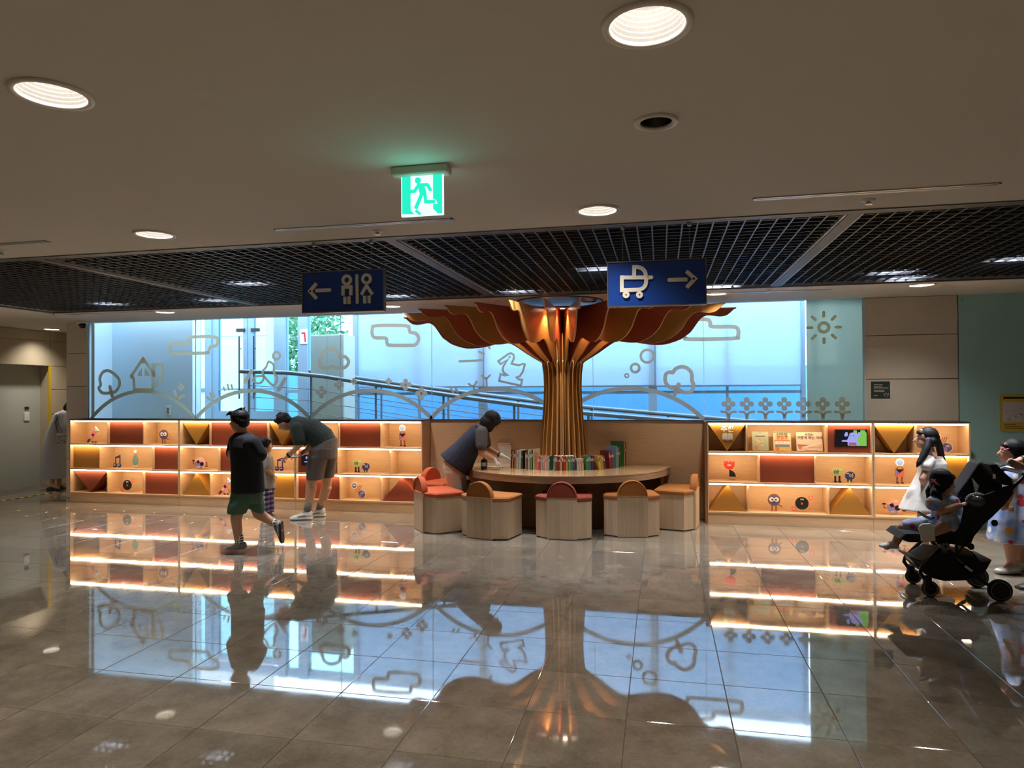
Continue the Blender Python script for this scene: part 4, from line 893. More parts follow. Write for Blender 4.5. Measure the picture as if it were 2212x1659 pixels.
# ------------------------------------------------------------------ the wooden tree: alternating gold and red fins with gold stalks between
FX, FY = -1.245, 8.845
tree = thing('wooden_tree', 'tall sculptural tree of gold and rust-red plywood fins on the table', 'tree sculpture', (FX, FY, TZ))
mat('fin_gold', S(182, 130, 66), .36, noise=.06, nscale=14, stretch=(2, 2, .6)); mat('fin_red', S(180, 84, 58), .36, noise=.06, nscale=14, stretch=(2, 2, .6)); mat('ply_edge', S(214, 164, 112), .6)
low = [(1169, 783), (1139, 764.7), (1120, 751), (1107, 743), (1096, 739.5), (1087, 739), (1074, 741), (1060, 745), (1036, 749), (1012, 749.7), (996.6, 746.5), (977.6, 739.4), (966, 731), (958.6, 725), (949, 711), (940, 699), (930, 693.5), (918, 694.5), (906, 696.5), (896, 695), (890.6, 692), (884, 686), (878, 678)]
prof = []
for x, y in low:
    q = ony(x, y, FY); prof.append((FX - q.x, q.z - .045 * max(0, (FX - q.x) - .3) / 1.8))
ZT = 2.62
def finmesh(phi, m):
    a, b = 1.0, .64
    s_ = 1 / math.sqrt(math.cos(phi) ** 2 + (math.sin(phi) / b) ** 2)
    P = [(.215, TZ + .085), (.20, 1.2), (.185, 1.62), (.20, 1.86)]
    for r, z in smoothp(prof, False, 2): P.append((.25 + (r - .25) * s_ if r > .25 else r, min(z, ZT - .02)))
    P.append((P[-1][0] + .012, ZT)); P.append((.06, ZT)); P.append((.06, TZ + .085))
    th = .010; d = Vector((-math.cos(phi), -math.sin(phi), 0)); nrm = Vector((-d.y, d.x, 0)); c = Vector((FX, FY, 0))
    n = len(P); vs = [c + d * r + Vector((0, 0, z)) + nrm * th for r, z in P] + [c + d * r + Vector((0, 0, z)) - nrm * th for r, z in P]
    return MB().add(vs, [tuple(range(n)), tuple(range(2 * n - 1, n - 1, -1))] + [(i, i + n, (i + 1) % n + n, (i + 1) % n) for i in range(n)])
def edge_mats(o, main):
    """faces of the sheet in the fin colour, its cut edge in raw ply"""
    o.data.materials.append(MATS['ply_edge'])
    for p_ in o.data.polygons:
        if len(p_.vertices) == 4: p_.material_index = 1
degs = [2, 16, 30, 44.5, 59, 74.5, 90, 105.5, 121, 135.5, 150, 164, 178]
for k, dg in enumerate(degs):
    m_ = 'fin_gold' if k % 2 else 'fin_red'
    o = finmesh(math.radians(dg), m_).build('fin', m_, tree); edge_mats(o, m_)
def stalkmesh(phi):
    P = []
    for x, y in ((1163.5, 994), (1165, 975), (1167, 940), (1170, 905), (1172.5, 870), (1173.5, 835), (1172.5, 810), (1169, 785)):
        q = ony(x, y, FY); P.append((FX - q.x - .012, q.z))
    P[0] = (P[0][0], TZ + .085)
    P += [(.25, 2.0), (.275, 2.2), (.285, 2.32), (.27, 2.34), (.22, 2.2), (.2, 1.9), (.17, 1.7), (.18, 1.2), (.19, TZ + .085)]
    th = .008; d = Vector((-math.cos(phi), -math.sin(phi), 0)); nrm = Vector((-d.y, d.x, 0)); c = Vector((FX, FY, 0))
    n = len(P); vs = [c + d * r + Vector((0, 0, z)) + nrm * th for r, z in P] + [c + d * r + Vector((0, 0, z)) - nrm * th for r, z in P]
    return MB().add(vs, [tuple(range(n)), tuple(range(2 * n - 1, n - 1, -1))] + [(i, i + n, (i + 1) % n + n, (i + 1) % n) for i in range(n)])
for k in range(12):
    o = stalkmesh(math.radians(7.5 + 15 * k)).build('stalk', 'fin_gold', tree); edge_mats(o, 'fin_gold')
fp = lambda r, z0, z1: MB().prismz([(FX + r * math.cos(math.pi + math.pi * k / 24), FY + r * math.sin(math.pi + math.pi * k / 24)) for k in range(25)], z0, z1)
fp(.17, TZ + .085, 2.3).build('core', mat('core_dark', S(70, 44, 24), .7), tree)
fp(.62, ZT, ZT + .018).build('crown_plate', 'fin_red', tree)
emis('spot_glow', (1.0, .82, .55, 1), 30, False)
for dg in (24, 52, 82, 98, 128, 156):
    a = math.radians(dg); r = .56 if 60 < dg < 120 else .5; p = Vector((FX - r * math.cos(a), FY - r * math.sin(a), ZT))
    MB().lathe([(.038, 0), (.038, -.006), (.03, -.008)], p, 16).build('spot_ring', 'aluminium', tree)
    MB().lathe([(.026, -.0082), (.026, -.0095)], p, 14).build('spot_lens', 'spot_glow', tree)
    ld = bpy.data.lights.new('tree_spot', 'SPOT'); ld.energy = 32.0; ld.color = (1, .78, .48); ld.spot_size = math.radians(95); ld.spot_blend = .7; ld.shadow_soft_size = .02
    lo = bpy.data.objects.new('spot_lamp', ld); COL.objects.link(lo); lo.location = p + Vector((0, 0, -.014)); attach(lo, tree)
# dark round fitting in the ceiling above the tree
cp = thing('ceiling_ring', 'dark round ceiling fitting right above the tree', 'ceiling fitting', (-1.2, 8.28, CEIL))
MB().lathe([(.52, -.006), (.52, 0)], (-1.2, 8.28, CEIL), 40).build('disc', mat('dark_teal', S(40, 52, 58), .3), cp)
MB().tube([(-1.2 + .52 * math.cos(a), 8.28 + .52 * math.sin(a), CEIL - .006) for a in [k * math.pi / 20 for k in range(40)]], .008, 6, closed=True).build('rim', 'dark_metal', cp)
q = onz(1272, 650, CEIL - .006); MB().tube([(q.x + .10 * math.cos(a), q.y + .10 * math.sin(a), CEIL - .008) for a in [k * math.pi / 14 for k in range(28)]], .006, 6, closed=True).build('lamp_ring', 'aluminium', cp)

# ------------------------------------------------------------------ ring of books on the table
COLS = {'white': (226, 220, 208), 'cream': (226, 206, 160), 'grey': (150, 148, 146), 'black': (36, 34, 38), 'navy': (38, 46, 92), 'blue': (66, 108, 160), 'teal': (64, 130, 130), 'green': (70, 130, 78), 'dark green': (36, 74, 56), 'lime': (150, 178, 70), 'yellow': (220, 184, 64), 'orange': (214, 126, 52), 'red': (184, 44, 44), 'maroon': (118, 36, 46), 'pink': (222, 140, 140), 'brown': (120, 78, 50), 'purple': (92, 62, 130), 'coral': (224, 112, 92), 'sky-blue': (150, 190, 214)}
for n_, c_ in COLS.items(): mat('book_' + n_, S(*c_), .45)
mat('paper', S(238, 228, 206), .8)
ordn = lambda k: str(k) + ('th' if 10 < k % 100 < 14 else {1: 'st', 2: 'nd', 3: 'rd'}.get(k % 10, 'th'))
def book(c, rz, th, dep, h, col, label, lean=0.):
    """spine at c facing local -y; lean tips the book sideways"""
    t = thing('book', label, 'book', c, rz, group='books standing in a ring on the round table'); t.rotation_euler = (0, lean, rz); m_ = 'book_' + col
    MB().box(-th / 2, 0, 0, -th / 2 + .002, dep, h).box(th / 2 - .002, 0, 0, th / 2, dep, h).box(-th / 2 + .002, 0, 0, th / 2 - .002, .003, h).build('cover', m_, t, local=True)
    MB().box(-th / 2 + .0022, .0032, .003, th / 2 - .0022, dep - .003, h - .003).build('pages', 'paper', t, local=True)
    if th > .011:
        lc = 'book_white' if col not in ('white', 'cream', 'yellow') else 'book_' + random.choice(['red', 'navy', 'green', 'brown'])
        MB().box(-th / 2 + .003, -.0008, h * .62, th / 2 - .003, .001, h * .62 + random.uniform(.02, .05)).build('spine_label', lc, t, local=True)
    return t
nodes = [onz(*q, TZ) for q in ((1076, 1000), (1096, 1010), (1133, 1013.3), (1157, 1015), (1193, 1016.5), (1245, 1016.5), (1264, 1016), (1287, 1015), (1312, 1013), (1330, 1011), (1347, 1008), (1358, 1002.5))]
segs = [  # (palette, thickness range, height range, depth, lean)
    (['coral', 'white', 'pink', 'white', 'coral', 'white'], (.012, .02), (.24, .27), .16, 0),
    (['navy', 'brown', 'cream', 'black', 'orange', 'grey', 'white', 'white', 'grey', 'white', 'white', 'green', 'dark green', 'black', 'dark green', 'black'], (.010, .016), (.205, .225), .15, .05),
    (['grey', 'brown', 'purple', 'white', 'green', 'lime', 'black', 'cream', 'pink'], (.012, .017), (.20, .25), .15, 0),
    (['pink', 'coral', 'red', 'cream', 'grey', 'sky-blue', 'pink', 'white', 'orange', 'white', 'teal', 'green', 'navy', 'black'], (.011, .017), (.155, .168), .14, 0),
    (['teal', 'brown', 'maroon', 'red', 'cream', 'maroon', 'red', 'brown', 'yellow', 'green', 'lime', 'blue', 'teal', 'navy', 'brown', 'grey', 'blue', 'red', 'orange', 'brown', 'teal'], (.013, .018), (.165, .172), .15, 0),
    (['white', 'sky-blue', 'cream', 'orange', 'white', 'purple', 'cream'], (.011, .015), (.125, .138), .12, 0),
    (['green', 'teal', 'green', 'blue', 'navy', 'purple', 'navy', 'red', 'pink', 'red'], (.011, .016), (.165, .176), .14, 0),
    (['yellow', 'cream', 'orange', 'yellow', 'lime', 'maroon', 'brown', 'black'], (.012, .017), (.155, .17), .14, -.13),
    (['maroon', 'red', 'navy', 'brown', 'blue', 'grey', 'brown'], (.013, .018), (.21, .225), .15, -.10),
    (['sky-blue', 'teal', 'white', 'green', 'dark green', 'green'], (.012, .018), (.245, .27), .16, 0),
    (['green', 'white', 'yellow', 'black', 'red', 'maroon', 'red'], (.015, .02), (.285, .315), .17, 0)]
rb_ = random.Random(5); k = 0
dirs = [(b - a).normalized() for a, b in zip(nodes[:-1], nodes[1:])]
turn = [0] + [dirs[i].angle(dirs[i + 1]) for i in range(len(dirs) - 1)] + [0]
for si, (pal, tr_, hr, dep, lean) in enumerate(segs):
    a, b = nodes[si], nodes[si + 1]; d = dirs[si]; Ln = (b - a).length; rz = math.atan2(d.y, d.x)
    s0 = .002 + dep * math.tan(turn[si] / 2) ; s1 = Ln - .002 - dep * math.tan(turn[si + 1] / 2); s = s0 + (.03 if lean < 0 else 0); i = 0
    if lean > 0: s1 -= .012
    hmax = 0
    while i < len(pal):
        th = rb_.uniform(*tr_)
        if s + th > s1: break
        c = a + d * (s + th / 2); c.z = TZ + abs(math.sin(lean)) * th / 2 + .0004; h = rb_.uniform(*hr); k += 1
        size = 'tall' if h > .24 else ('low' if h < .15 else 'slim' if th < .0125 else 'thick' if th > .0165 else 'upright')
        book(c, rz, th, rb_.uniform(dep * .94, dep), h, pal[i], '%s %s book, %s spine from the left in the ring on the table' % (size, pal[i], ordn(k)), lean)
        s += th / math.cos(lean) + .0015; i += 1
# small items by the librarian
p = onz(1046, 1012, TZ) + Vector((0, 0, .0008)); t = thing('ink_stamp', 'small dark glass jar with a pump on the table by the bending woman', 'jar', p)
MB().bbox(p.x - .036, p.y - .036, TZ + .0008, p.x + .036, p.y + .036, TZ + .10, .008).build('jar', mat('dark_glass', S(46, 42, 42), .12), t); MB().lathe([(.036, .10), (.036, .112), (.01, .114), (.01, .15), (.006, .152)], p, 14).build('cap', 'black_plastic', t); MB().box(p.x - .03, p.y - .0372, TZ + .03, p.x + .03, p.y - .0362, TZ + .075).build('label', 'emblem_grey', t)
p = onz(1068, 1009, TZ)
for k in range(3):
    t = thing('paper_sheet', ['loose white sheet lowest in the pile beside the jar', 'loose white sheet in the middle of the pile beside the jar', 'loose white sheet on top of the pile beside the jar'][k], 'paper', p + Vector((0, 0, .001 + .002 * k)), .3 * k - .2, group='sheets beside the jar')
    MB().box(-.10, -.07, 0, .10, .07, .0012).build('sheet', 'white_paint', t, local=True)

# ------------------------------------------------------------------ stools with arched cushioned backs
mat('cushion_orange', S(186, 80, 40), .85, bump=.15, nscale=150); mat('cushion_rust', S(140, 58, 36), .85, bump=.15, nscale=150); mat('cushion_amber', S(172, 106, 46), .85, bump=.15, nscale=150)
mat('stave_a', S(206, 178, 144), .5, noise=.12, nscale=12, stretch=(6, 6, .6), rnd=.10)
def stool(q, rz, cush, label):
    t = thing('stool', label, 'stool', (q[0], q[1], 0), rz, group='wooden stools with arched cushions')
    HB = .41; plan = [(-.165, .012), (.165, .012), (.305, .10), (.275, .44), (-.275, .44), (-.305, .10)]
    def inset(d): 
        c = Vector((0, .24)); return [tuple(c + (Vector(v) - c) * (1 - d)) for v in plan]
    MB().prismz(inset(.02), .012, HB - .001).build('core', 'table_base', t, local=True)
    MB().prismz(inset(.05), .0, .012).build('base', 'shelf_dark', t, local=True)
    rs = random.Random(int((q[0] + 20) * 100))
    for i in range(6):
        a = Vector(plan[i]); b = Vector(plan[(i + 1) % 6]); L = (b - a).length; n = max(2, int(L / .055)); d = (b - a) / n; nn = Vector((d.y, -d.x)).normalized()
        if i == 0: continue
        for k in range(n):
            p0 = a + d * k; p1 = a + d * (k + 1)
            pts = [p0 + nn * 0, p1 + nn * 0, p1 - nn * .012, p0 - nn * .012]
            MB().prismz([(v.x, v.y) for v in pts], .012, HB).build('stave', 'stave_a', t, local=True)
    n = 7
    for k in range(n):
        x0 = -.165 + .33 * k / n; x1 = -.165 + .33 * (k + 1) / n
        MB().box(x0 + .0004, -.012, .006, x1 - .0004, .012, .452).build('back_stave', 'stave_a', t, local=True)
    # seat cushion
    def ring(d, z): return [(x, y, z) for x, y in inset(d)]
    MB().loft([ring(.01, HB), ring(-.03, HB + .012), ring(-.03, HB + .036), ring(.02, HB + .05), ring(.12, HB + .054)]).build('seat_cushion', cush, t, smooth=False, local=True)
    # arched back cushion
    arch = [(.165 * math.cos(a), .452 + .172 * math.sin(a)) for a in [math.pi * k / 20 for k in range(21)]]
    in_ = [(x * .93, .452 + (z - .452) * .93 + .004) for x, z in arch]
    c = MB(); rings = [[(x, -.010, z) for x, z in in_], [(x, -.022, z) for x, z in [(x * .97, .452 + (z - .452) * .97) for x, z in arch]], [(x, -.012, z) for x, z in arch], [(x, .035, z) for x, z in arch], [(x, .05, z) for x, z in [(x * .96, .452 + (z - .452) * .96) for x, z in arch]], [(x, .052, z) for x, z in in_]]
    c.loft(rings, closed=True, caps=True).build('back_cushion', cush, t, local=True)
    return t
def face_c(p, extra=0.): return math.atan2(TCY - .35 - p.y, TCX - p.x) - math.pi / 2 + extra
S3 = onz(1214, 1166, 0); stool(S3, math.radians(-1), 'cushion_rust', 'wooden stool with a rust-red arched cushion, at the middle of the table front')
S2 = onz(1036, 1164, 0); stool(S2, math.radians(-19), 'cushion_amber', 'wooden stool with an amber arched cushion, left of the middle stool')
S4 = onz(1367, 1161, 0); stool(S4, math.radians(9), 'cushion_amber', 'wooden stool with an amber arched cushion, right of the middle stool')
S1 = onz(906, 1146, 0); stool(S1, math.radians(-52), 'cushion_orange', 'wooden stool with a red-orange cushion at the left end of the row')
S5 = onz(1505, 1139, 0); stool(S5, math.radians(80), 'cushion_amber', 'wooden stool turned sideways at the right end of the table')
S0 = Vector((-2.95, 8.50, 0)); stool(S0, math.radians(-112), 'cushion_orange', 'bright orange cushioned stool half hidden behind the left stool and the bending woman')
# ------------------------------------------------------------------ grey stickers on the window glass
def vinyl():
    m = bpy.data.materials.new('vinyl'); m.use_nodes = True; N = m.node_tree.nodes; K = m.node_tree.links
    b = N['Principled BSDF']; b.inputs['Base Color'].default_value = S(214, 200, 184); b.inputs['Roughness'].default_value = .7
    t = N.new('ShaderNodeBsdfTranslucent'); t.inputs[0].default_value = S(255, 222, 186); x = N.new('ShaderNodeMixShader'); x.inputs[0].default_value = .68
    K.new(b.outputs[0], x.inputs[1]); K.new(t.outputs[0], x.inputs[2]); K.new(x.outputs[0], N['Material Output'].inputs[0]); MATS['decal_grey'] = m
vinyl()
DY0, DY1 = WY - .0035, WY - .0006
def dp(x, y): q = ony(x, y, WY); return (q.x, q.z)
def dm(px): return px * 9.1 / FPX
def decal(label, draw, cat='sticker', grp='grey line stickers on the window'):
    k = MB(); draw(k); k.f = [q for q in k.f if not all(abs(k.v[i][1] - DY1) < 1e-6 for i in q)]; o = k.build('window_sticker', 'decal_grey'); tag(o, label, cat, grp); return o
def L(ox, oy, sc): return lambda *pts: [dp(ox + x / sc, oy + y / sc) for x, y in pts]
c7 = L(180, 670, 2.9105); c8 = L(900, 640, 2.2571); r1 = L(870, 635, 6.32); r2 = L(1190, 635, 5.672); dz_ = L(410, 670, 5.9784); c3 = L(860, 640, 2.989)
W1 = dm(9.0); W2 = dm(7.8)
def S_(k, pts, w_=W2, closed=False, caps=True):
    k.lay = getattr(k, 'lay', -1) + 1
    stroke(k, pts, w_, DY0 - .0005 * k.lay, DY1, closed, caps)
# hills
for lab, pts in (('hill line sticker at the far left of the window', ((199, 903), (308, 845), (420, 902))), ('hill line sticker below the tumbling figure', ((425, 902), (551, 844), (668, 902))), ('hill line sticker below the flowers, left of the swan', ((672, 902), (803, 843.5), (930, 902))), ('hill line sticker below the swan', ((933, 902), (1068, 840), (1171, 868))), ('hill line sticker below the round tree, right of the trunk', ((1257, 866), (1366, 839), (1517, 903)))):
    decal(lab, lambda k: S_(k, arc3(dp(*pts[0]), dp(*pts[1]), dp(*pts[2])), W1))
def f(k): S_(k, smoothp(c7((110, 470), (104, 430), (122, 392), (155, 380), (190, 398), (222, 430), (228, 470), (205, 510), (168, 520), (120, 520), (98, 490)), True), closed=True); S_(k, c7((168, 482), (182, 540)), W1)
decal('round tree line sticker at the far left', f)
def f(k):
    S_(k, c7((297, 420), (376, 305), (460, 422)), caps=False); S_(k, c7((318, 425), (320, 500), (438, 500), (436, 400)), caps=False); S_(k, c7((297, 420), (320, 422)), caps=False)
    k.prism(c7((342, 412), (368, 415), (368, 365), (352, 385)), DY0 - .003, DY1); k.prism(c7((386, 415), (414, 412), (404, 385), (388, 365)), DY0 - .003, DY1); k.prism(c7((355, 335), (400, 335), (385, 300), (368, 300)), DY0 - .0035, DY1)
    S_(k, c7((432, 342), (496, 342)) + smoothp(c7((494, 410), (480, 450), (445, 478))), caps=False); S_(k, c7((440, 345), (444, 420)), caps=False)
decal('house line sticker with two windows at the left', f)
def cloud(lab, pts, conv): decal(lab, lambda k: S_(k, smoothp(conv(*pts), True, 3), closed=True))
cloud('long cloud line sticker above the house', ((560, 212), (640, 210), (662, 200), (672, 178), (700, 168), (820, 168), (846, 190), (838, 222), (800, 232), (788, 262), (765, 270), (565, 270), (542, 250), (542, 228)), c7)
cloud('cloud line sticker left of the tree crown', ((1818, 120), (1840, 98), (2025, 98), (2048, 115), (2056, 140), (2090, 146), (2110, 178), (2092, 215), (2060, 221), (1930, 221), (1908, 205), (1902, 176), (1835, 174), (1816, 150)), c7)
cloud('puffy cloud line sticker in front of the cabinet', ((1497, 300), (1512, 262), (1558, 247), (1602, 266), (1612, 292), (1648, 294), (1668, 326), (1645, 360), (1585, 364), (1562, 355), (1540, 366), (1500, 360), (1480, 328)), c7)
cloud('cloud line sticker right of the tree crown', ((1300, 180), (1305, 168), (1310, 130), (1340, 114), (1415, 114), (1432, 128), (1440, 148), (1545, 149), (1568, 165), (1566, 192), (1545, 206), (1330, 209), (1308, 200)), c8)
def flower(k, c, r, hole=True):
    n = 48; A = []; B = []
    for i in range(n):
        t_ = 2 * math.pi * i / n; ro = r * (.62 + .98 * abs(math.cos(2 * t_)) ** .55)
        A.append((c[0] + r * .34 * math.cos(t_), c[1] + r * .34 * math.sin(t_))); B.append((c[0] + ro * math.cos(t_), c[1] + ro * math.sin(t_)))
    vs = [(p[0], y, p[1]) for y in (DY0, DY1) for p in A + B]; fs = []
    for i in range(n):
        j = (i + 1) % n; fs += [(i, n + i, n + j, j), (n + i, 3 * n + i, 3 * n + j, n + j), (2 * n + i, i, j, 2 * n + j)]
    k.add(vs, fs)
def sprig(k, base, top, w_, spread):
    pass
# single flowers
for lab, pt, r in (('flower sticker on the left hill', (615, 484), 6), ('large flower sticker at the foot of the cabinet', (1497, 515), 9), ('flower sticker on the cabinet, upper one', (1607, 470), 7.5), ('tiny flower sticker on the handrail', (1700, 448), 5), ('tiny flower sticker above the third hill', (1920, 447), 5), ('flower sticker right above the third hill', (2027, 468), 8.5), ('flower sticker at the right foot of the third hill', (2125, 525), 9)):
    decal(lab, lambda k: flower(k, c7(pt)[0], dm(r)))
def f(k): S_(k, c7((590, 555), (575, 510))); S_(k, c7((592, 555), (632, 538)))
decal('leaf sprig sticker on the left hill', f)
def f(k):
    for a, b in (((800, 565), (775, 545)), ((815, 555), (795, 520)), ((828, 548), (815, 515))): S_(k, c7(b, a), dm(5), caps=False)
decal('grass tuft sticker at the left foot of the second hill', f)
def f(k):
    for a, b in (((890, 505), (882, 485)), ((915, 500), (908, 468)), ((938, 496), (932, 470))): S_(k, c7(b, a), dm(4.4))
decal('grass tuft sticker on top of the second hill', f)
def f(k):
    ringd(k, c7((1215, 287))[0], dm(8.8), dm(5.5), DY0, DY1)
    S_(k, smoothp(dz_((1020, 665), (1085, 710), (1085, 800), (1130, 880), (1090, 970), (1030, 935), (960, 850), (940, 790), (985, 740)), True, 3), dm(5.2), True)
    S_(k, smoothp(dz_((960, 860), (930, 930), (870, 945), (815, 905), (850, 860), (920, 850)), True, 3), dm(5), True)
    S_(k, dz_((800, 785), (720, 920)), dm(9)); S_(k, dz_((1230, 890), (1150, 1025)), dm(9))
decal('tumbling figure line sticker with a ball head in front of the glass door', f)
def f(k): S_(k, r1((1305, 918), (1440, 822), (1480, 808), (1515, 832), (1520, 880), (1485, 952), (1590, 974), (1640, 952), (1668, 962), (1640, 1060), (1600, 1122), (1555, 1140), (1580, 1165), (1632, 1172), (1612, 1252), (1315, 1187), (1337, 1092), (1395, 1114), (1428, 1106), (1385, 1080), (1362, 1035), (1378, 980), (1437, 898), (1340, 958)), dm(4.6), True); disc(k, r1((1462, 860))[0], dm(2.4), DY0, DY1, 12)
decal('swan line sticker left of the tree trunk', f)
for lab, a, b in (('long dash sticker left of the swan', (775, 920), (1100, 905)), ('short dash sticker above the swan', (1040, 790), (1110, 822)), ('short dash sticker under the tree crown', (1165, 700), (1190, 742))): decal(lab, lambda k: S_(k, r1(a, b), dm(5.2)))
for lab, pts in (('sprout sticker on the swan hill, left one', ((900, 1225), (960, 1260), (1010, 1195), (965, 1262), (975, 1300))), ('sprout sticker on the swan hill, right one', ((1080, 1115), (1140, 1152), (1190, 1110), (1142, 1155), (1150, 1275)))):
    def f(k): S_(k, smoothp(r1(*pts[:3])), dm(4.4)); S_(k, r1(*pts[3:]), dm(4.4))
    decal(lab, f)
def f(k):
    for a, b in (((655, 1290), (690, 1340)), ((720, 1290), (750, 1335))): S_(k, r1(a, b), dm(5))
decal('grass tuft sticker beside the third hill', f)
for lab, c, r in (('large ring bubble sticker right of the trunk', (1180, 762), 13.2), ('middle ring bubble sticker right of the trunk', (1033, 908), 8.6), ('smallest ring bubble sticker beside the trunk', (930, 1001), 3.8)): decal(lab, lambda k: ringd(k, r2(c)[0], dm(r), dm(5.4 if r > 5 else 3.4), DY0, DY1))
def f(k): S_(k, smoothp(r2((1398, 1050), (1410, 985), (1450, 958), (1492, 965), (1520, 925), (1580, 895), (1650, 900), (1712, 950), (1730, 1012), (1725, 1062), (1748, 1110), (1732, 1172), (1685, 1208), (1620, 1200), (1560, 1172), (1475, 1150), (1420, 1108)), True, 3), closed=True); S_(k, r2((1565, 1110), (1520, 1225)), W1)
decal('round tree line sticker right of the trunk', f)
for k_, x in enumerate((1520, 1609, 1700, 1792, 1885, 1980, 2075)):
    def f(k):
        flower(k, c8((x, 525))[0], dm(8.6)); S_(k, c8((x + 1, 600), (x + 1, 575)), dm(6.5), caps=False)
        S_(k, smoothp(c8((x - 34, 563), (x - 12, 566), (x, 582))), dm(5)); S_(k, smoothp(c8((x + 36, 563), (x + 14, 566), (x + 2, 582))), dm(5))
    decal(['first', 'second', 'third', 'fourth', 'fifth', 'sixth', 'seventh and last'][k_] + ' flower sticker from the left in the row over the right shelf', f)
def f(k):
    c = c8((1985, 152))[0]; ringd(k, c, dm(9), dm(6.4), DY0, DY1)
    for a in range(8):
        t = a * math.pi / 4; S_(k, [(c[0] + dm(r) * math.cos(t), c[1] + dm(r) * math.sin(t)) for r in (22, 30)], dm(5.6))
decal('sun line sticker on the frosted pane', f)

# ------------------------------------------------------------------ notices on the right walls
nY = WY - .001
a = ony(1882, 860, nY); b = ony(1922, 824, nY)
t = thing('wall_notice', 'small dark green notice with white print on the stone panels', 'notice', ((a.x + b.x) / 2, nY, a.z))
MB().box(a.x, nY - .006, a.z, b.x, nY, b.z).build('board', mat('notice_green', S(44, 66, 64), .5), t)
def npt(x, y): q = ony(1840 + x / 4.608, 600 + y / 4.608, nY); return (q.x, q.z)
for y, x0, x1 in ((1063, 218, 305), (1081, 218, 300), (1097, 218, 360)):
    k = MB(); stroke(k, [npt(x0, y), npt(x1, y)], .008, nY - .0075, nY - .0061, caps=False); k.build('text_line', 'emblem_grey', t)
for y, x1 in ((1119, 320), (1131, 325)): k = MB(); stroke(k, [npt(218, y), npt(x1, y)], .006, nY - .0075, nY - .0061, caps=False); k.build('text_line', 'fig_yellow', t)
k = MB(); stroke(k, smoothp([npt(*q) for q in ((318, 1150), (328, 1160), (340, 1148), (352, 1160), (362, 1152), (356, 1176), (326, 1176))], True, 2), .004, nY - .0075, nY - .0061, True); k.build('picture_mark', 'emblem_grey', t)
k = MB(); stroke(k, [npt(220, 1172), npt(252, 1172)], .007, nY - .0075, nY - .0061); k.build('logo_mark', 'emblem_grey', t)
nY = WY - .002
a = ony(2160, 932, nY); b = ony(2160, 852, nY); x0, x1, z0, z1 = a.x, a.x + .62, a.z, b.z
t = thing('map_poster', 'yellow framed evacuation map poster on the teal wall at the right edge', 'poster', ((x0 + x1) / 2, nY, z0))
def rrect(x0, z0, x1, z1, r): return [(cx + r * math.cos(t_), cz + r * math.sin(t_)) for cx, cz, s in ((x1 - r, z1 - r, 0), (x0 + r, z1 - r, 1), (x0 + r, z0 + r, 2), (x1 - r, z0 + r, 3)) for t_ in [(s + q / 4) * math.pi / 2 for q in range(5)]]
k = MB(); k.prism(rrect(x0, z0, x1, z1, .03), nY - .010, nY); k.build('frame_board', mat('poster_yellow', S(196, 176, 84), .5), t)
k = MB(); k.prism(rrect(x0 + .012, z0 + .012, x1 - .012, z1 - .012, .025), nY - .0112, nY - .0098); k.build('printed_field', mat('poster_yellow2', S(214, 184, 70), .5), t)
k = MB(); k.box(x0 + .025, nY - .0125, z0 + .11, x1 - .025, nY - .0111, z1 - .085); k.build('map_sheet', mat('map_paper', S(214, 204, 206), .6), t)
rr_ = random.Random(3); k = MB()
for _ in range(70):
    u = rr_.random(); v = min(.95, max(.05, .2 + u * .6 + rr_.gauss(0, .18))); cx = x0 + .05 + u * (x1 - x0 - .1); cz = z0 + .12 + v * (z1 - z0 - .22)
    stroke(k, [(cx, cz), (cx + rr_.uniform(.006, .022), cz + rr_.uniform(-.006, .006))], .004, nY - .0138, nY - .0126, caps=False)
tag(k.build('map_drawing', ink, t), kind='stuff')
k = MB(); stroke(k, [(x0 + .035, z1 - .04), (x0 + .30, z1 - .04)], .022, nY - .0128, nY - .0113, caps=False); k.build('title_line', 'black_plastic', t)
for j in range(3):
    for u in (0, .25):
        k = MB(); stroke(k, [(x0 + .04 + u, z0 + .082 - j * .022), (x0 + .04 + u + (.12, .18, .2)[j], z0 + .082 - j * .022)], .010, nY - .0128, nY - .0113, caps=False); k.build('text_line', mat('olive_ink', S(120, 96, 40), .6), t)
pts = [ony(*q, WY - .001) for q in ((2101, 1013), (2132, 1024), (2117, 1037))]
k = MB(); k.prism([(q.x, q.z) for q in (pts[0], pts[2], pts[1])], WY - .004, WY - .0005)
tag(k.build('wall_decal', mat('beige_decal', S(196, 178, 150), .7)), 'beige triangular decal on the teal wall beside the stroller', 'decal')
# ------------------------------------------------------------------ people: blended figures
mat('skin', S(206, 158, 128), .55); mat('skin_b', S(196, 146, 116), .55); mat('hair', S(18, 15, 15), .6, spec=.25, noise=.3, nscale=60, stretch=(1, 1, .3)); mat('hair_brown', S(42, 28, 23), .6, spec=.25, noise=.4, nscale=50, stretch=(1, 1, .3)); mat('eye_white', S(236, 232, 226), .3); mat('iris', S(30, 22, 18), .2); mat('lips', S(180, 100, 90), .5)
def blob(name, pr, m, parent, vox=.008, it=5, fac=.5):
    o = MB().prims(pr).build(name, m, parent)
    r = o.modifiers.new('remesh', 'REMESH'); r.mode = 'VOXEL'; r.voxel_size = vox; r.use_smooth_shade = True
    s = o.modifiers.new('smooth', 'SMOOTH'); s.iterations = it; s.factor = fac
    return o
def axes(fwd, up):
    f = Vector(fwd).normalized(); u = Vector(up); u = (u - f * u.dot(f)).normalized(); r = f.cross(u)
    return Matrix(((r.x, f.x, u.x), (r.y, f.y, u.y), (r.z, f.z, u.z)))
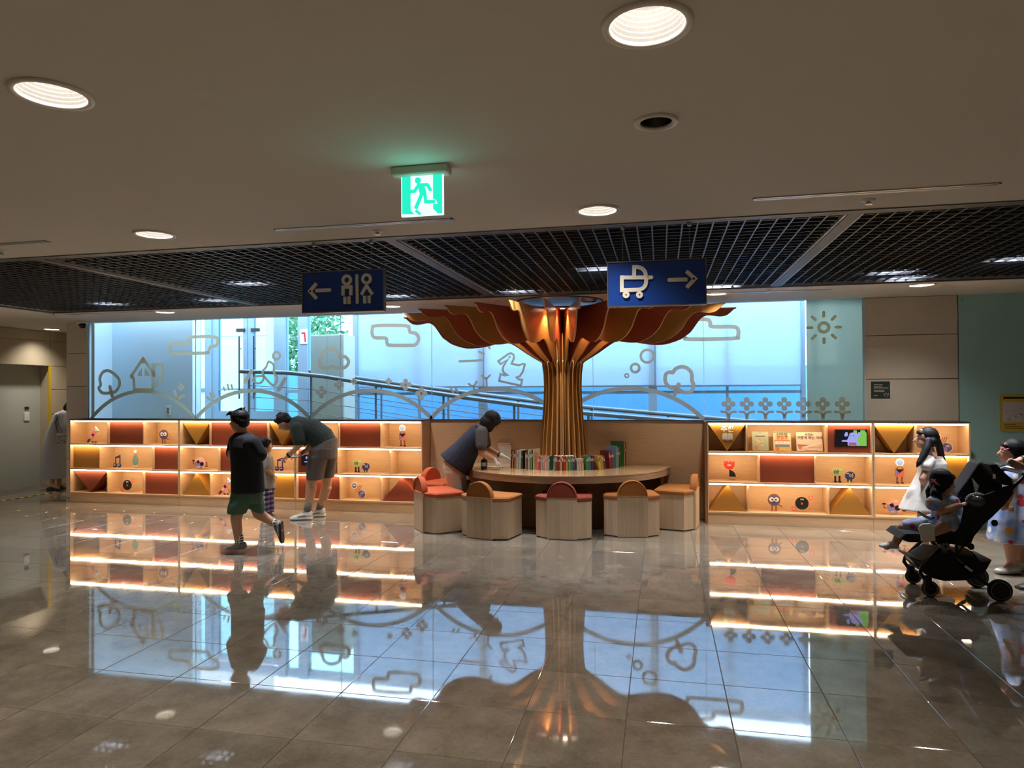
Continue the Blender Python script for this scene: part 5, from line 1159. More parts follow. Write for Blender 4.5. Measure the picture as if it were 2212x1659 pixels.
def ering(c, rx, ry, a, b, n=18):
    c = Vector(c); a = Vector(a).normalized(); b = Vector(b).normalized()
    return [tuple(c + a * rx * math.cos(2 * math.pi * k / n) + b * ry * math.sin(2 * math.pi * k / n)) for k in range(n)]
def head_prims(c, R, s=1.):
    c = Vector(c); w_ = lambda x, y, z: c + R @ Vector((x * s, y * s, z * s))
    return [('e', w_(0, -.012, .02), (.076 * s, .095 * s, .092 * s), R), ('e', w_(0, .02, -.045), (.060 * s, .070 * s, .072 * s), R), ('e', w_(0, .045, -.082), (.036 * s, .036 * s, .028 * s), R),
            ('c', w_(0, .086, .0), w_(0, .104, -.03), .008 * s, .014 * s), ('e', w_(.077, -.012, -.012), (.010 * s, .020 * s, .032 * s), R), ('e', w_(-.077, -.012, -.012), (.010 * s, .020 * s, .032 * s), R)]
def face_parts(c, R, s, parent):
    c = Vector(c); w_ = lambda x, y, z: c + R @ Vector((x * s, y * s, z * s))
    for sx in (-1, 1):
        e = MB().ell(w_(sx * .030, .073, .002), (.011 * s, .007 * s, .0055 * s), R, 10, 7).build('eye', 'eye_white', parent, True)
        MB().ell(w_(sx * .031, .0795, .002), (.006 * s, .003 * s, .006 * s), R, 10, 7).build('iris', 'iris', e, True)
        MB().cap(w_(sx * .044, .066, .022), w_(sx * .018, .080, .024), .003 * s, .003 * s, 6).build('eyebrow', 'hair', parent)
    MB().ell(w_(0, .083, -.056), (.020 * s, .008 * s, .006 * s), R, 10, 7).build('mouth', 'lips', parent, True)
def hand_prims(w_, d, n, s=1., side=1, curl=.5):
    w_ = Vector(w_); d = Vector(d).normalized(); n = Vector(n); n = (n - d * n.dot(d)).normalized(); l = d.cross(n); o = []
    for k in (-1, 0, 1): o.append(('c', w_ + l * .012 * k * s, w_ + d * .078 * s + l * .022 * k * s, .015 * s, .0135 * s))
    for k, L_ in enumerate((.058, .072, .068, .05)):
        b = w_ + d * .082 * s + l * (k - 1.5) * .0185 * s * side; d1 = d * math.cos(curl * .6) + n * math.sin(curl * .6); d2 = d * math.cos(curl * 1.8) + n * math.sin(curl * 1.8)
        m_ = b + d1 * L_ * .55 * s; o += [('c', b, m_, .0088 * s, .0082 * s), ('c', m_, m_ + d2 * L_ * .5 * s, .0082 * s, .007 * s)]
    b = w_ + d * .022 * s - l * .026 * s * side; td = (d * .75 - l * .55 * side + n * .35).normalized(); o += [('c', b, b + td * .042 * s, .012 * s, .0098 * s), ('c', b + td * .042 * s, b + (td * .6 + d * .5).normalized() * .034 * s + td * .042 * s, .0098 * s, .008 * s)]
    return o
def limb(a, b, c, r): return [('c', a, b, r[0], r[1]), ('c', b, c, r[1], r[2])]
def shoe(heel, toe, up, wd, h, m, sole_m, parent, name='shoe', stripe=None, sock=None):
    heel = Vector(heel); toe = Vector(toe); d = (toe - heel); Ln = d.length; d.normalize(); u = Vector(up); u = (u - d * u.dot(d)).normalized(); s = d.cross(u)
    def ring(t, z0, w0): return None
    prof = [(0, .72, .92), (.12, .92, 1.0), (.3, .9, .92), (.5, .95, .70), (.7, 1.05, .52), (.88, .95, .42), (1.0, .55, .28)]
    rings = []
    for t, w0, h0 in prof:
        c = heel + d * Ln * t; hw = wd / 2 * w0; hh = h * h0
        rings.append([tuple(c + s * x * hw + u * z * hh) for x, z in ((-1, .16), (-1, .5), (-.75, .85), (-.35, 1), (.35, 1), (.75, .85), (1, .5), (1, .16))])
    o = MB().loft(rings).build(name, m, parent, True)
    sol = []
    for t, w0 in ((-.03, .6), (.03, .95), (.3, .92), (.5, .95), (.72, 1.08), (.9, .98), (1.03, .5)):
        c = heel + d * Ln * t; hw = wd / 2 * w0 * 1.06
        sol.append([tuple(c + s * x * hw + u * z) for x, z in ((-1, 0), (-1.04, h * .13), (-1, h * .22), (1, h * .22), (1.04, h * .13), (1, 0))])
    MB().loft(sol).build('sole', sole_m, o)
    if stripe:
        for sg in (-1, 1):
            a = heel + d * Ln * .28 + u * h * .45 + s * sg * wd * .475; b = heel + d * Ln * .62 + u * h * .36 + s * sg * wd * .51
            MB().cap(a, b, h * .07, h * .05, 6).build('side_mark', stripe, o)
    for t in (.42, .5, .58): c = heel + d * Ln * t + u * h * (.84 - (t - .42) * 1.6); MB().cap(c - s * wd * .22, c + s * wd * .22, .004, .004, 6).build('lace', sole_m, o)
    return o
def clog(heel, toe, up, wd, h, parent):
    o = shoe(heel, toe, up, wd, h, 'clog_white', 'clog_sole', parent, 'clog'); return o
mat('clog_white', S(228, 224, 214), .5); mat('clog_sole', S(206, 200, 188), .6)
mat('tee_black', S(17, 17, 20), .85, bump=.1, nscale=30); mat('shorts_green', S(70, 98, 78), .8, bump=.12, nscale=25); mat('sneaker_grey', S(118, 116, 116), .7); mat('sole_grey', S(186, 178, 166), .7); mat('sole_white', S(236, 234, 228), .6); mat('sneaker_white', S(212, 210, 204), .6)
mat('tee_green', S(36, 50, 46), .8, bump=.1, nscale=28); mat('shorts_taupe', S(94, 84, 76), .8, bump=.12, nscale=25); mat('sock_grey', S(120, 124, 118), .9); mat('tee_grey', S(160, 154, 146), .85)
mat('vest_navy', S(40, 42, 58), .8, bump=.1, nscale=24); mat('trousers_beige', S(196, 178, 150), .8, bump=.1, nscale=22); mat('glove', S(232, 226, 210), .85, bump=.1, nscale=60)
mat('blouse', S(120, 112, 106), .8, col2=S(36, 34, 38), nscale=160); mat('dress_grey', S(176, 174, 176), .85, bump=.1, nscale=24); mat('dress_white', S(200, 195, 186), .8, bump=.15, nscale=20)
def checks(name, c0, c1, c2, k, ax=('X', 'Z')):
    m = bpy.data.materials.new(name); m.use_nodes = True; N = m.node_tree.nodes; K = m.node_tree.links; b = N['Principled BSDF']; b.inputs['Roughness'].default_value = .85
    tc = N.new('ShaderNodeTexCoord'); sx = N.new('ShaderNodeSeparateXYZ'); K.new(tc.outputs['Object'], sx.inputs[0]); g = []
    for a in ax:
        m1 = N.new('ShaderNodeMath'); m1.operation = 'MULTIPLY'; m1.inputs[1].default_value = k; K.new(sx.outputs[a], m1.inputs[0]); m2 = N.new('ShaderNodeMath'); m2.operation = 'FRACT'; K.new(m1.outputs[0], m2.inputs[0]); m3 = N.new('ShaderNodeMath'); m3.operation = 'GREATER_THAN'; m3.inputs[1].default_value = .5; K.new(m2.outputs[0], m3.inputs[0]); g.append(m3)
    ad = N.new('ShaderNodeMath'); ad.operation = 'ADD'; K.new(g[0].outputs[0], ad.inputs[0]); K.new(g[1].outputs[0], ad.inputs[1]); dv = N.new('ShaderNodeMath'); dv.operation = 'MULTIPLY'; dv.inputs[1].default_value = .5; K.new(ad.outputs[0], dv.inputs[0])
    cr = N.new('ShaderNodeValToRGB'); cr.color_ramp.interpolation = 'CONSTANT'; e = cr.color_ramp.elements; e[0].color = c0; e[1].position = .4; e[1].color = c1; q = e.new(.8); q.color = c2
    K.new(dv.outputs[0], cr.inputs[0]); K.new(cr.outputs[0], b.inputs['Base Color']); MATS[name] = m
checks('plaid', S(226, 222, 216), S(110, 106, 150), S(44, 40, 96), 16); checks('sock_check', S(226, 220, 212), S(226, 220, 212), S(24, 24, 26), 40)
def prints(name, base, sc):
    m = bpy.data.materials.new(name); m.use_nodes = True; N = m.node_tree.nodes; K = m.node_tree.links; b = N['Principled BSDF']; b.inputs['Roughness'].default_value = .8
    tc = N.new('ShaderNodeTexCoord'); v = N.new('ShaderNodeTexVoronoi'); v.inputs['Scale'].default_value = sc; v.inputs['Randomness'].default_value = .6; K.new(tc.outputs['Object'], v.inputs['Vector'])
    cr = N.new('ShaderNodeValToRGB'); cr.color_ramp.interpolation = 'CONSTANT'; e = cr.color_ramp.elements; e[0].color = S(186, 44, 44); e[1].position = .35; e[1].color = S(222, 150, 66)
    for p_, c_ in ((.55, S(180, 40, 60)), (.75, S(70, 110, 80)), (.88, S(236, 236, 240))): q = e.new(p_); q.color = c_
    sp_ = N.new('ShaderNodeSeparateColor'); K.new(v.outputs['Color'], sp_.inputs[0]); K.new(sp_.outputs[0], cr.inputs[0])
    lt = N.new('ShaderNodeMath'); lt.operation = 'LESS_THAN'; lt.inputs[1].default_value = .30; K.new(v.outputs['Distance'], lt.inputs[0])
    nz = N.new('ShaderNodeTexNoise'); nz.inputs['Scale'].default_value = 9; K.new(tc.outputs['Object'], nz.inputs['Vector']); c2 = N.new('ShaderNodeMix'); c2.data_type = 'RGBA'; c2.inputs[6].default_value = base; c2.inputs[7].default_value = S(206, 212, 226); mr = N.new('ShaderNodeMapRange'); mr.inputs[1].default_value = .4; mr.inputs[2].default_value = .65; K.new(nz.outputs['Fac'], mr.inputs[0]); K.new(mr.outputs[0], c2.inputs[0])
    mx = N.new('ShaderNodeMix'); mx.data_type = 'RGBA'; K.new(lt.outputs[0], mx.inputs[0]); K.new(c2.outputs[2], mx.inputs[6]); K.new(cr.outputs[0], mx.inputs[7]); K.new(mx.outputs[2], b.inputs['Base Color']); MATS[name] = m
prints('fruit_dress', S(130, 156, 206), 9); prints('fruit_dress_small', S(120, 146, 200), 14)
Z = Vector((0, 0, 1))

# ---- boy running to the left
g0 = onz(510, 1190, 0); D = depth(g0); P = lambda x, y, d=0.: at(x, y, D + d)
t = thing('person', 'boy in black t-shirt and green shorts running to the left', 'person', g0)
f_ = (-RT * .95 + FW * .25).normalized(); R = axes(f_ - Z * .08, Z - RT * .05); hc = P(516, 908)
body = head_prims(hc, R, .98) + [('c', P(522, 922), P(525, 942), .05, .055), ('l', [ering(P(527, 944), .12, .09, RT, FW), ering(P(530, 975), .135, .10, RT, FW), ering(P(533, 1020), .12, .095, RT, FW), ering(P(533, 1060), .14, .11, RT, FW)])]
body += limb(P(524, 1060, -.05), P(510, 1120, -.07), P(516, 1174, -.05), (.078, .056, .036)) + limb(P(546, 1062, .06), P(558, 1110, .06), P(594, 1131, .10), (.078, .056, .036))
body += [('c', P(510, 1124, -.06), P(514, 1146, -.045), .05, .046), ('c', P(566, 1113, .07), P(578, 1122, .085), .05, .045), ('c', P(516, 1174, -.05), P(503, 1183, -.05), .034, .026), ('c', P(594, 1131, .1), P(606, 1146, .1), .034, .026)]
body += limb(P(508, 952, .12), P(500, 990, .12), P(497, 978, -.02), (.042, .034, .027)) + hand_prims(P(497, 978, -.02), Vector(P(503, 968, -.05)) - P(497, 978, -.02), RT, .8, 1, 1.0)
body += limb(P(548, 958, -.08), P(566, 990, -.06), P(545, 1002, .12), (.042, .034, .027)) + hand_prims(P(545, 1002, .12), -RT + FW * .3, FW, .8, -1, .8)
blob('body', body, 'skin_b', t, .007)
face_parts(hc, R, .98, t)
w_ = lambda x, y, z: hc + R @ Vector((x, y, z))
blob('hair', [('e', w_(0, -.016, .036), (.086, .098, .082), R), ('e', w_(0, -.055, -.015), (.076, .055, .065), R), ('e', w_(.072, -.02, .005), (.014, .045, .045), R), ('e', w_(-.072, -.02, .005), (.014, .045, .045), R)] + [('c', w_(x, .05, .085), w_(x * 1.15, .098, .06 + .012 * (k % 2)), .02, .006) for k, x in enumerate((-.055, -.03, -.005, .02, .045))] + [('c', w_(x, -.02, .1), w_(x, -.07, .125), .02, .006) for x in (-.03, .02)], 'hair', t, .005, 4)
blob('t_shirt', [('l', [ering(P(524, 934), .075, .075, RT, FW), ering(P(526, 944), .125, .11, RT, FW), ering(P(530, 965), .158, .13, RT, FW), ering(P(534, 1005), .160, .135, RT, FW), ering(P(535, 1040), .164, .14, RT, FW), ering(P(536, 1063), .168, .145, RT, FW)]), ('c', P(510, 952, .10), P(503, 978, .13), .075, .07), ('c', P(545, 957, -.08), P(560, 982, -.07), .082, .078)], 'tee_black', t, .01, 6)
blob('shorts', [('l', [ering(P(535, 1058), .155, .13, RT, FW), ering(P(533, 1072), .165, .14, RT, FW), ering(P(531, 1085), .16, .13, RT, FW)]), ('l', [ering(P(526, 1066, -.04), .1, .1, RT, FW), ering(P(516, 1090, -.06), .105, .105, RT, FW), ering(P(511, 1109, -.07), .092, .1, RT - Z * .05, FW)]), ('l', [ering(P(545, 1066, .05), .1, .1, RT, FW), ering(P(550, 1088, .05), .105, .1, RT - Z * .3, FW), ering(P(555, 1102, .06), .085, .095, RT - Z * .5, FW)])], 'shorts_green', t, .009, 5)
for a_, b_ in ((P(516, 1156, -.05), P(516.5, 1174, -.05)), (P(584, 1126, .095), P(595, 1132, .10))): MB().tube([a_, (a_ + b_) / 2, b_], [.043, .044, .042], 12).build('sock', 'sock_check', t, True)
shoe(P(531, 1188, -.05), P(487, 1189, -.05), Z, .085, .085, 'sneaker_grey', 'sole_grey', t, stripe='sole_grey')
shoe(P(609, 1128, .10), P(612, 1172, .10), -RT * .9 + Z * .2, .085, .085, 'sneaker_grey', 'black_plastic', t, stripe='sole_grey')

# ---- little boy
g0 = onz(580, 1116, 0); D = depth(g0); P = lambda x, y, d=0.: at(x, y, D + d)
t = thing('person', 'little boy in grey t-shirt and navy plaid trousers behind the running boy', 'person', g0)
f_ = (RT * .9 + FW * .45).normalized(); R = axes(f_, Z); hc = P(574, 962)
body = head_prims(hc, R, .88) + [('c', P(573, 974), P(573, 984), .038, .04), ('l', [ering(P(573, 984), .085, .065, RT, FW), ering(P(574, 1005), .092, .08, RT, FW), ering(P(574, 1035), .095, .085, RT, FW), ering(P(575, 1056), .095, .085, RT, FW)])]
body += limb(P(570, 1056, -.04), P(572, 1084, -.04), P(572, 1108, -.04), (.055, .042, .03)) + limb(P(580, 1056, .05), P(583, 1084, .05), P(583, 1108, .05), (.055, .042, .03))
body += limb(P(576, 990, -.075), P(578, 1014, -.09), P(590, 1027, -.04), (.032, .027, .021)) + hand_prims(P(590, 1027, -.04), RT * .6 - Z, -RT, .62, 1, .7) + limb(P(570, 990, .09), P(576, 1012, .1), P(588, 1026, .05), (.032, .027, .021)) + hand_prims(P(588, 1026, .05), RT - Z * .4, -Z, .62, -1, .7)
blob('body', body, 'skin', t, .007); face_parts(hc, R, .88, t)
w_ = lambda x, y, z: hc + R @ Vector((x, y, z)) * .9
blob('hair', [('e', w_(0, -.028, .036), (.084, .092, .080), R), ('e', w_(0, -.055, -.02), (.074, .052, .06), R), ('e', w_(0, .050, .055), (.062, .026, .028), R), ('e', w_(.07, -.01, .0), (.014, .04, .035), R), ('e', w_(-.07, -.01, .0), (.014, .04, .035), R)], 'hair', t, .006, 3)
blob('t_shirt', [('l', [ering(P(573, 981), .05, .05, RT, FW), ering(P(573, 986), .095, .08, RT, FW), ering(P(574, 1005), .108, .095, RT, FW), ering(P(575, 1035), .112, .1, RT, FW), ering(P(575, 1054), .116, .105, RT, FW)]), ('c', P(576, 990, -.075), P(578, 1007, -.09), .05, .052), ('c', P(571, 990, .085), P(575, 1006, .1), .05, .052)], 'tee_grey', t, .008, 5)
blob('trousers', [('l', [ering(P(575, 1049), .108, .1, RT, FW), ering(P(575, 1062), .11, .1, RT, FW)]), ('l', [ering(P(570, 1060, -.04), .066, .07, RT, FW), ering(P(571, 1085, -.04), .06, .062, RT, FW), ering(P(572, 1106, -.04), .054, .056, RT, FW)]), ('l', [ering(P(580, 1060, .05), .066, .07, RT, FW), ering(P(582, 1085, .05), .06, .062, RT, FW), ering(P(583, 1106, .05), .054, .056, RT, FW)])], 'plaid', t, .008, 4)
shoe(P(571, 1118, -.04), P(592, 1118.5, -.06), Z, .06, .05, 'sneaker_grey', 'sole_grey', t); shoe(P(581, 1115.5, .06), P(597, 1115, .09), Z, .06, .05, 'sneaker_grey', 'sole_grey', t)

# ---- man bending over with a phone
g0 = onz(668, 1119, 0); D = depth(g0); P = lambda x, y, d=0.: at(x, y, D + d)
t = thing('person', 'man in dark green t-shirt and taupe shorts bending down with a phone', 'person', g0)
f_ = (-RT * .95 + FW * .15 - Z * .75).normalized(); R = axes(f_, Z * .7 - RT * .7); hc = P(614, 912)
body = head_prims(hc, R, 1.0) + [('c', P(624, 912), P(634, 916), .055, .06), ('l', [ering(P(638, 918), .11, .13, Z + RT * .35, FW), ering(P(655, 924), .135, .16, Z + RT * .2, FW), ering(P(680, 934), .14, .15, Z + RT * .5, FW), ering(P(700, 952), .14, .15, Z * .6 + RT, FW), ering(P(702, 975), .14, .15, RT, FW)])]
body += limb(P(688, 980, -.09), P(672, 1044, -.1), P(664, 1102, -.1), (.095, .062, .04)) + limb(P(706, 980, .09), P(706, 1044, .1), P(690, 1098, .12), (.095, .062, .04))
body += [('c', P(674, 1054, -.1), P(670, 1076, -.09), .062, .054), ('c', P(706, 1054, .1), P(700, 1074, .12), .062, .054), ('c', P(664, 1102, -.1), P(650, 1114, -.1), .038, .03), ('c', P(690, 1098, .12), P(678, 1108, .12), .038, .03)]
body += limb(P(640, 926, -.16), P(646, 962, -.2), P(624, 983, -.14), (.05, .042, .03)) + hand_prims(P(624, 983, -.14), -RT * .8 - Z * .6, RT * .5 - Z, .95, 1, 1.1)
body += limb(P(644, 930, .17), P(672, 966, .16), P(650, 981, -.02), (.05, .04, .03)) + hand_prims(P(650, 981, -.02), -RT - Z * .25, -Z, .95, -1, .5)
blob('body', body, 'skin', t, .007); face_parts(hc, R, 1.0, t)
w_ = lambda x, y, z: hc + R @ Vector((x, y, z))
blob('hair', [('e', w_(0, -.012, .045), (.084, .1, .078), R), ('e', w_(0, -.06, -.0), (.075, .05, .07), R), ('c', w_(-.045, .06, .075), w_(.045, .06, .075), .026, .026), ('e', w_(.074, -.02, .015), (.012, .04, .035), R), ('e', w_(-.074, -.02, .015), (.012, .04, .035), R), ('c', w_(.0, -.03, .11), w_(.03, .03, .125), .03, .02)], 'hair', t, .006, 3)
MB().tube([w_(.078, .0, .005), w_(.07, .088, .0), w_(0, .098, .0), w_(-.07, .088, .0), w_(-.078, .0, .005)], .003, 6).build('glasses', 'aluminium', t)
blob('t_shirt', [('l', [ering(P(630, 914), .078, .085, Z + RT * .2, FW), ering(P(637, 919), .132, .165, Z + RT * .3, FW), ering(P(655, 928), .16, .185, Z + RT * .15, FW), ering(P(675, 934), .175, .18, Z + RT * .45, FW), ering(P(692, 945), .172, .178, Z * .75 + RT, FW), ering(P(700, 958), .165, .18, Z * .42 + RT, FW)]), ('c', P(641, 926, -.15), P(646, 952, -.19), .082, .078), ('c', P(645, 930, .16), P(660, 952, .17), .08, .075)], 'tee_green', t, .01, 6)
blob('shorts', [('l', [ering(P(703, 952), .155, .17, RT + Z * .3, FW), ering(P(699, 968), .18, .21, RT + Z * .15, FW), ering(P(697, 990), .18, .215, RT, FW)]), ('l', [ering(P(687, 985, -.09), .125, .13, RT, FW), ering(P(682, 1012, -.1), .12, .12, RT, FW), ering(P(680, 1036, -.1), .105, .118, RT, FW)]), ('l', [ering(P(707, 985, .08), .12, .11, RT, FW), ering(P(708, 1010, .1), .105, .115, RT, FW), ering(P(707, 1031, .1), .088, .11, RT, FW)])], 'shorts_taupe', t, .01, 5)
MB().cap(P(702, 969.5, -.222), P(714, 969, -.2), .004, .004, 6).build('pocket_trim', 'sock_grey', t)
for a_, b_ in ((P(667, 1084, -.1), P(664, 1104, -.1)), (P(694, 1083, .12), P(690, 1100, .12))): MB().tube([a_, (a_ + b_) / 2, b_], [.047, .046, .046], 12).build('sock', 'sock_grey', t, True)
shoe(P(674, 1120, -.1), P(628, 1121.5, -.12), Z, .1, .1, 'sneaker_white', 'sole_white', t, stripe='sock_grey'); shoe(P(702, 1113.5, .12), P(664, 1115, .10), Z, .1, .1, 'sneaker_white', 'sole_white', t, stripe='sock_grey')
a_ = P(627, 980, -.14); b_ = P(622.5, 984.5, -.14); MB().tube([a_, b_], [.036, .035], 12).build('watch', 'black_plastic', t)
c = P(634, 987, -.06); ph = thing('smartphone', 'black smartphone in the hands of the bending man', 'phone', c); ph.rotation_euler = (.1, -.06, YAW)
MB().bbox(-.075, -.038, -.004, .075, .038, .004, .002).build('case', 'black_plastic', ph, local=True); MB().box(-.07, -.034, .0041, .07, .034, .0048).build('display', emis('phone_glow', (.9, .85, .8, 1), .6, False), ph, local=True)
a_ = P(618, 990, -.12); b_ = P(607, 993, -.10); k = MB().tube([a_, a_.lerp(b_, .5), b_], .003, 6); tag(k.build('white_stick', 'white_paint'), 'thin white stick pinched in the bending man\'s hand', 'stick')

# ---- woman bending over the table
yW = 8.05
D = depth((-2.42, 8.05, 0)); P = lambda x, y, d=0.: at(x, y, D + d)
g0 = P(988, 1128); g0.z = 0
t = thing('person', 'woman in navy vest and white gloves bending over the round table', 'person', g0)
f_ = (RT * .95 - Z * .75 + FW * .15).normalized(); R = axes(f_, Z * .7 + RT * .7); hc = P(1062, 909)
ax = (Vector(P(1040, 928)) - Vector(P(982, 1004))).normalized(); pe = ax.cross(FW).normalized()
body = head_prims(hc, R, .97) + [('c', P(1054, 915), P(1043, 926), .048, .055), ('l', [ering(P(1040, 931), .09, .13, pe, FW), ering(P(1020, 955), .115, .14, pe, FW), ering(P(1000, 980), .12, .14, pe, FW), ering(P(988, 1000), .13, .16, RT, FW), ering(P(988, 1015), .13, .16, RT, FW)])]
body += limb(P(977, 1012, -.08), P(983, 1070, -.08), P(984, 1112, -.08), (.09, .06, .04)) + limb(P(990, 1012, .08), P(995, 1070, .08), P(994, 1112, .08), (.09, .06, .04)) + [('c', P(984, 1112, -.08), P(992, 1119, -.08), .035, .028), ('c', P(994, 1112, .08), P(1002, 1117, .08), .035, .028)]
body += limb(P(1038, 938, -.15), P(1040, 978, -.18), P(1067, 993, -.08), (.047, .04, .028)) + limb(P(1044, 940, .16), P(1052, 968, .18), P(1081, 983, .12), (.045, .038, .027))
blob('body', body, 'skin', t, .007); face_parts(hc, R, .97, t)
w_ = lambda x, y, z: hc + R @ Vector((x, y, z))
blob('hair', [('e', w_(0, -.012, .03), (.098, .112, .098), R), ('e', w_(.06, -.02, -.055), (.045, .07, .085), R), ('e', w_(-.06, -.02, -.055), (.045, .07, .085), R), ('e', w_(0, -.065, -.05), (.085, .06, .085), R), ('c', w_(-.05, .072, .05), w_(.05, .072, .05), .026, .026), ('c', w_(.07, .04, .02), w_(.075, .05, -.1), .03, .022), ('c', w_(-.07, .04, .02), w_(-.075, .05, -.1), .03, .022), ('c', w_(.05, -.05, -.08), w_(.055, .02, -.13), .04, .03), ('c', w_(-.05, -.05, -.08), w_(-.055, .02, -.13), .04, .03)], 'hair_brown', t, .007, 4)
blob('vest', [('l', [ering(P(1046, 923), .062, .07, pe, FW), ering(P(1038, 932), .118, .155, pe, FW), ering(P(1022, 951), .142, .172, pe, FW), ering(P(1005, 974), .168, .18, pe, FW), ering(P(992, 992), .2, .19, pe, FW), ering(P(982, 1005), .222, .195, pe, FW)])], 'vest_navy', t, .01, 5)
blob('collar', [('c', P(1036, 920, -.02), P(1047, 926, -.1), .03, .026), ('c', P(1036, 920, .0), P(1047, 922, .1), .03, .026), ('c', P(1030, 920, -.08), P(1042, 930, -.12), .025, .02)], mat('vest_lapel', S(78, 74, 80), .8), t, .008, 4)
blob('sleeve', [('c', P(1040, 934, -.13), P(1040, 962, -.175), .08, .072)], 'blouse', t, .01, 5); blob('sleeve', [('c', P(1044, 936, .15), P(1050, 958, .18), .075, .068)], 'blouse', t, .01, 5)
blob('trousers', [('l', [ering(P(981, 995), .135, .17, RT, FW), ering(P(983, 1012), .15, .18, RT, FW), ering(P(985, 1030), .13, .17, RT, FW)]), ('l', [ering(P(979, 1018, -.08), .105, .1, RT, FW), ering(P(984, 1068, -.08), .085, .09, RT, FW), ering(P(985, 1112, -.08), .075, .08, RT, FW)]), ('l', [ering(P(990, 1018, .08), .1, .1, RT, FW), ering(P(995, 1068, .08), .08, .09, RT, FW), ering(P(995, 1110, .08), .07, .08, RT, FW)])], 'trousers_beige', t, .01, 5)
blob('glove', [('c', P(1064, 991.5, -.085), P(1069, 994.5, -.075), .033, .032)] + hand_prims(P(1068, 994, -.08), RT * .9 - Z * .75, -RT * .4 - Z, 1.02, 1, .8), 'glove', t, .006, 2)
blob('glove', [('c', P(1081, 983, .12), P(1084, 984.5, .12), .032, .032)] + hand_prims(P(1083, 984, .12), RT - Z * .35, -Z, 1.02, -1, .5), 'glove', t, .006, 2)
a_ = P(1077, 981, .125); b_ = P(1080, 982.5, .12); MB().tube([a_, b_], [.036, .036], 12).build('watch', 'black_plastic', t)
shoe(P(976, 1123, -.08), P(1004, 1124, -.08), Z, .09, .08, 'black_plastic', 'black_plastic', t); shoe(P(988, 1120, .08), P(1014, 1121, .08), Z, .09, .08, 'black_plastic', 'black_plastic', t)

# ---- woman in grey dress at the far left, half hidden by the pier
g0 = onz(118, 1057, 0); D = depth(g0); P = lambda x, y, d=0.: at(x, y, D + d)
t = thing('person', 'woman in long grey dress half hidden behind the stone pier at far left', 'person', g0)
f_ = (RT * .9 - Z * .5 + FW * .2).normalized(); R = axes(f_, Z * .8 + RT * .4); hc = P(157, 877)
body = head_prims(hc, R, .97) + [('c', P(150, 882), P(143, 888), .045, .05), ('l', [ering(P(140, 893), .08, .14, RT, FW), ering(P(130, 915), .11, .14, RT, FW), ering(P(122, 945), .12, .15, RT, FW), ering(P(119, 965), .12, .15, RT, FW)])]
body += limb(P(115, 965, -.08), P(116, 1010, -.08), P(112, 1048, -.08), (.08, .055, .036)) + limb(P(126, 965, .08), P(128, 1010, .08), P(128, 1046, .1), (.08, .055, .036)) + [('c', P(112, 1048, -.08), P(126, 1054, -.1), .034, .026), ('c', P(128, 1046, .1), P(140, 1052, .1), .034, .026)]
body += limb(P(138, 896, -.15), P(142, 925, -.16), P(158, 935, -.1), (.045, .036, .027)) + hand_prims(P(158, 935, -.1), RT, -Z, .95, 1, .6)
blob('body', body, 'skin', t, .008)
w_ = lambda x, y, z: hc + R @ Vector((x, y, z))
blob('hair', [('e', w_(0, -.012, .03), (.09, .105, .09), R), ('e', w_(0, -.065, -.05), (.075, .055, .08), R)], 'hair', t, .008, 3)
blob('dress', [('l', [ering(P(143, 886), .05, .07, RT, FW), ering(P(136, 893), .1, .16, RT, FW), ering(P(130, 912), .125, .17, RT, FW), ering(P(122, 940), .15, .18, RT, FW), ering(P(119, 965), .165, .2, RT, FW), ering(P(118, 1000), .185, .22, RT, FW), ering(P(118, 1032), .205, .235, RT, FW)]), ('c', P(136, 896, -.14), P(141, 918, -.165), .075, .078)], 'dress_grey', t, .011, 5)
MB().tube([P(130, 890, -.12), P(120, 912, -.19), P(123, 928, -.215), P(126, 940, -.235)], .008, 6).build('bag_strap', 'black_plastic', t)
a_ = P(133, 948, -.25); bg_ = thing('shoulder_bag', 'small black and white patterned shoulder bag on the grey dress', 'bag', a_, YAW)
MB().bbox(-.075, -.02, -.08, .075, .02, .08, .012).build('body', mat('bag_print', S(206, 200, 190), .6, col2=S(46, 44, 44), nscale=34), bg_, local=True); MB().bbox(-.077, -.024, .02, .077, -.0205, .078, .0012).build('flap', 'bag_print', bg_, local=True); MB().tube([(-.06, 0, .08), (-.055, .0, .10)], .006, 6).build('ring', 'aluminium', bg_, local=True)
for a_, b_ in ((P(103, 1058, -.1), P(133, 1059, -.12)), (P(120, 1056, .1), P(146, 1057, .1))): shoe(a_, b_, Z, .085, .045, mat('sandal', S(70, 56, 48), .6), 'black_plastic', t, 'sandal')
# ---- girl in white with pigtails
g0 = onz(2004, 1195, 0); D = depth(g0); P = lambda x, y, d=0.: at(x, y, D + d)
t = thing('person', 'girl in white dress with two long pigtails standing behind the stroller', 'person', g0)
f_ = (-RT * .96 + FW * .3).normalized(); R = axes(f_, Z); hc = P(1998, 947)
body = head_prims(hc, R, .92) + [('c', P(2006, 962), P(2012, 982), .038, .042), ('l', [ering(P(2014, 986), .10, .07, RT, FW), ering(P(2016, 1010), .10, .085, RT, FW), ering(P(2016, 1045), .095, .085, RT, FW), ering(P(2014, 1070), .11, .095, RT, FW)])]
body += limb(P(2003, 1070, -.05), P(1992, 1128, -.05), P(1999, 1178, -.05), (.07, .05, .034)) + limb(P(2020, 1070, .06), P(2014, 1128, .06), P(2018, 1174, .06), (.07, .05, .034)) + [('c', P(1999, 1178, -.05), P(1993, 1188, -.08), .03, .024), ('c', P(2018, 1174, .06), P(2010, 1184, .04), .03, .024)]
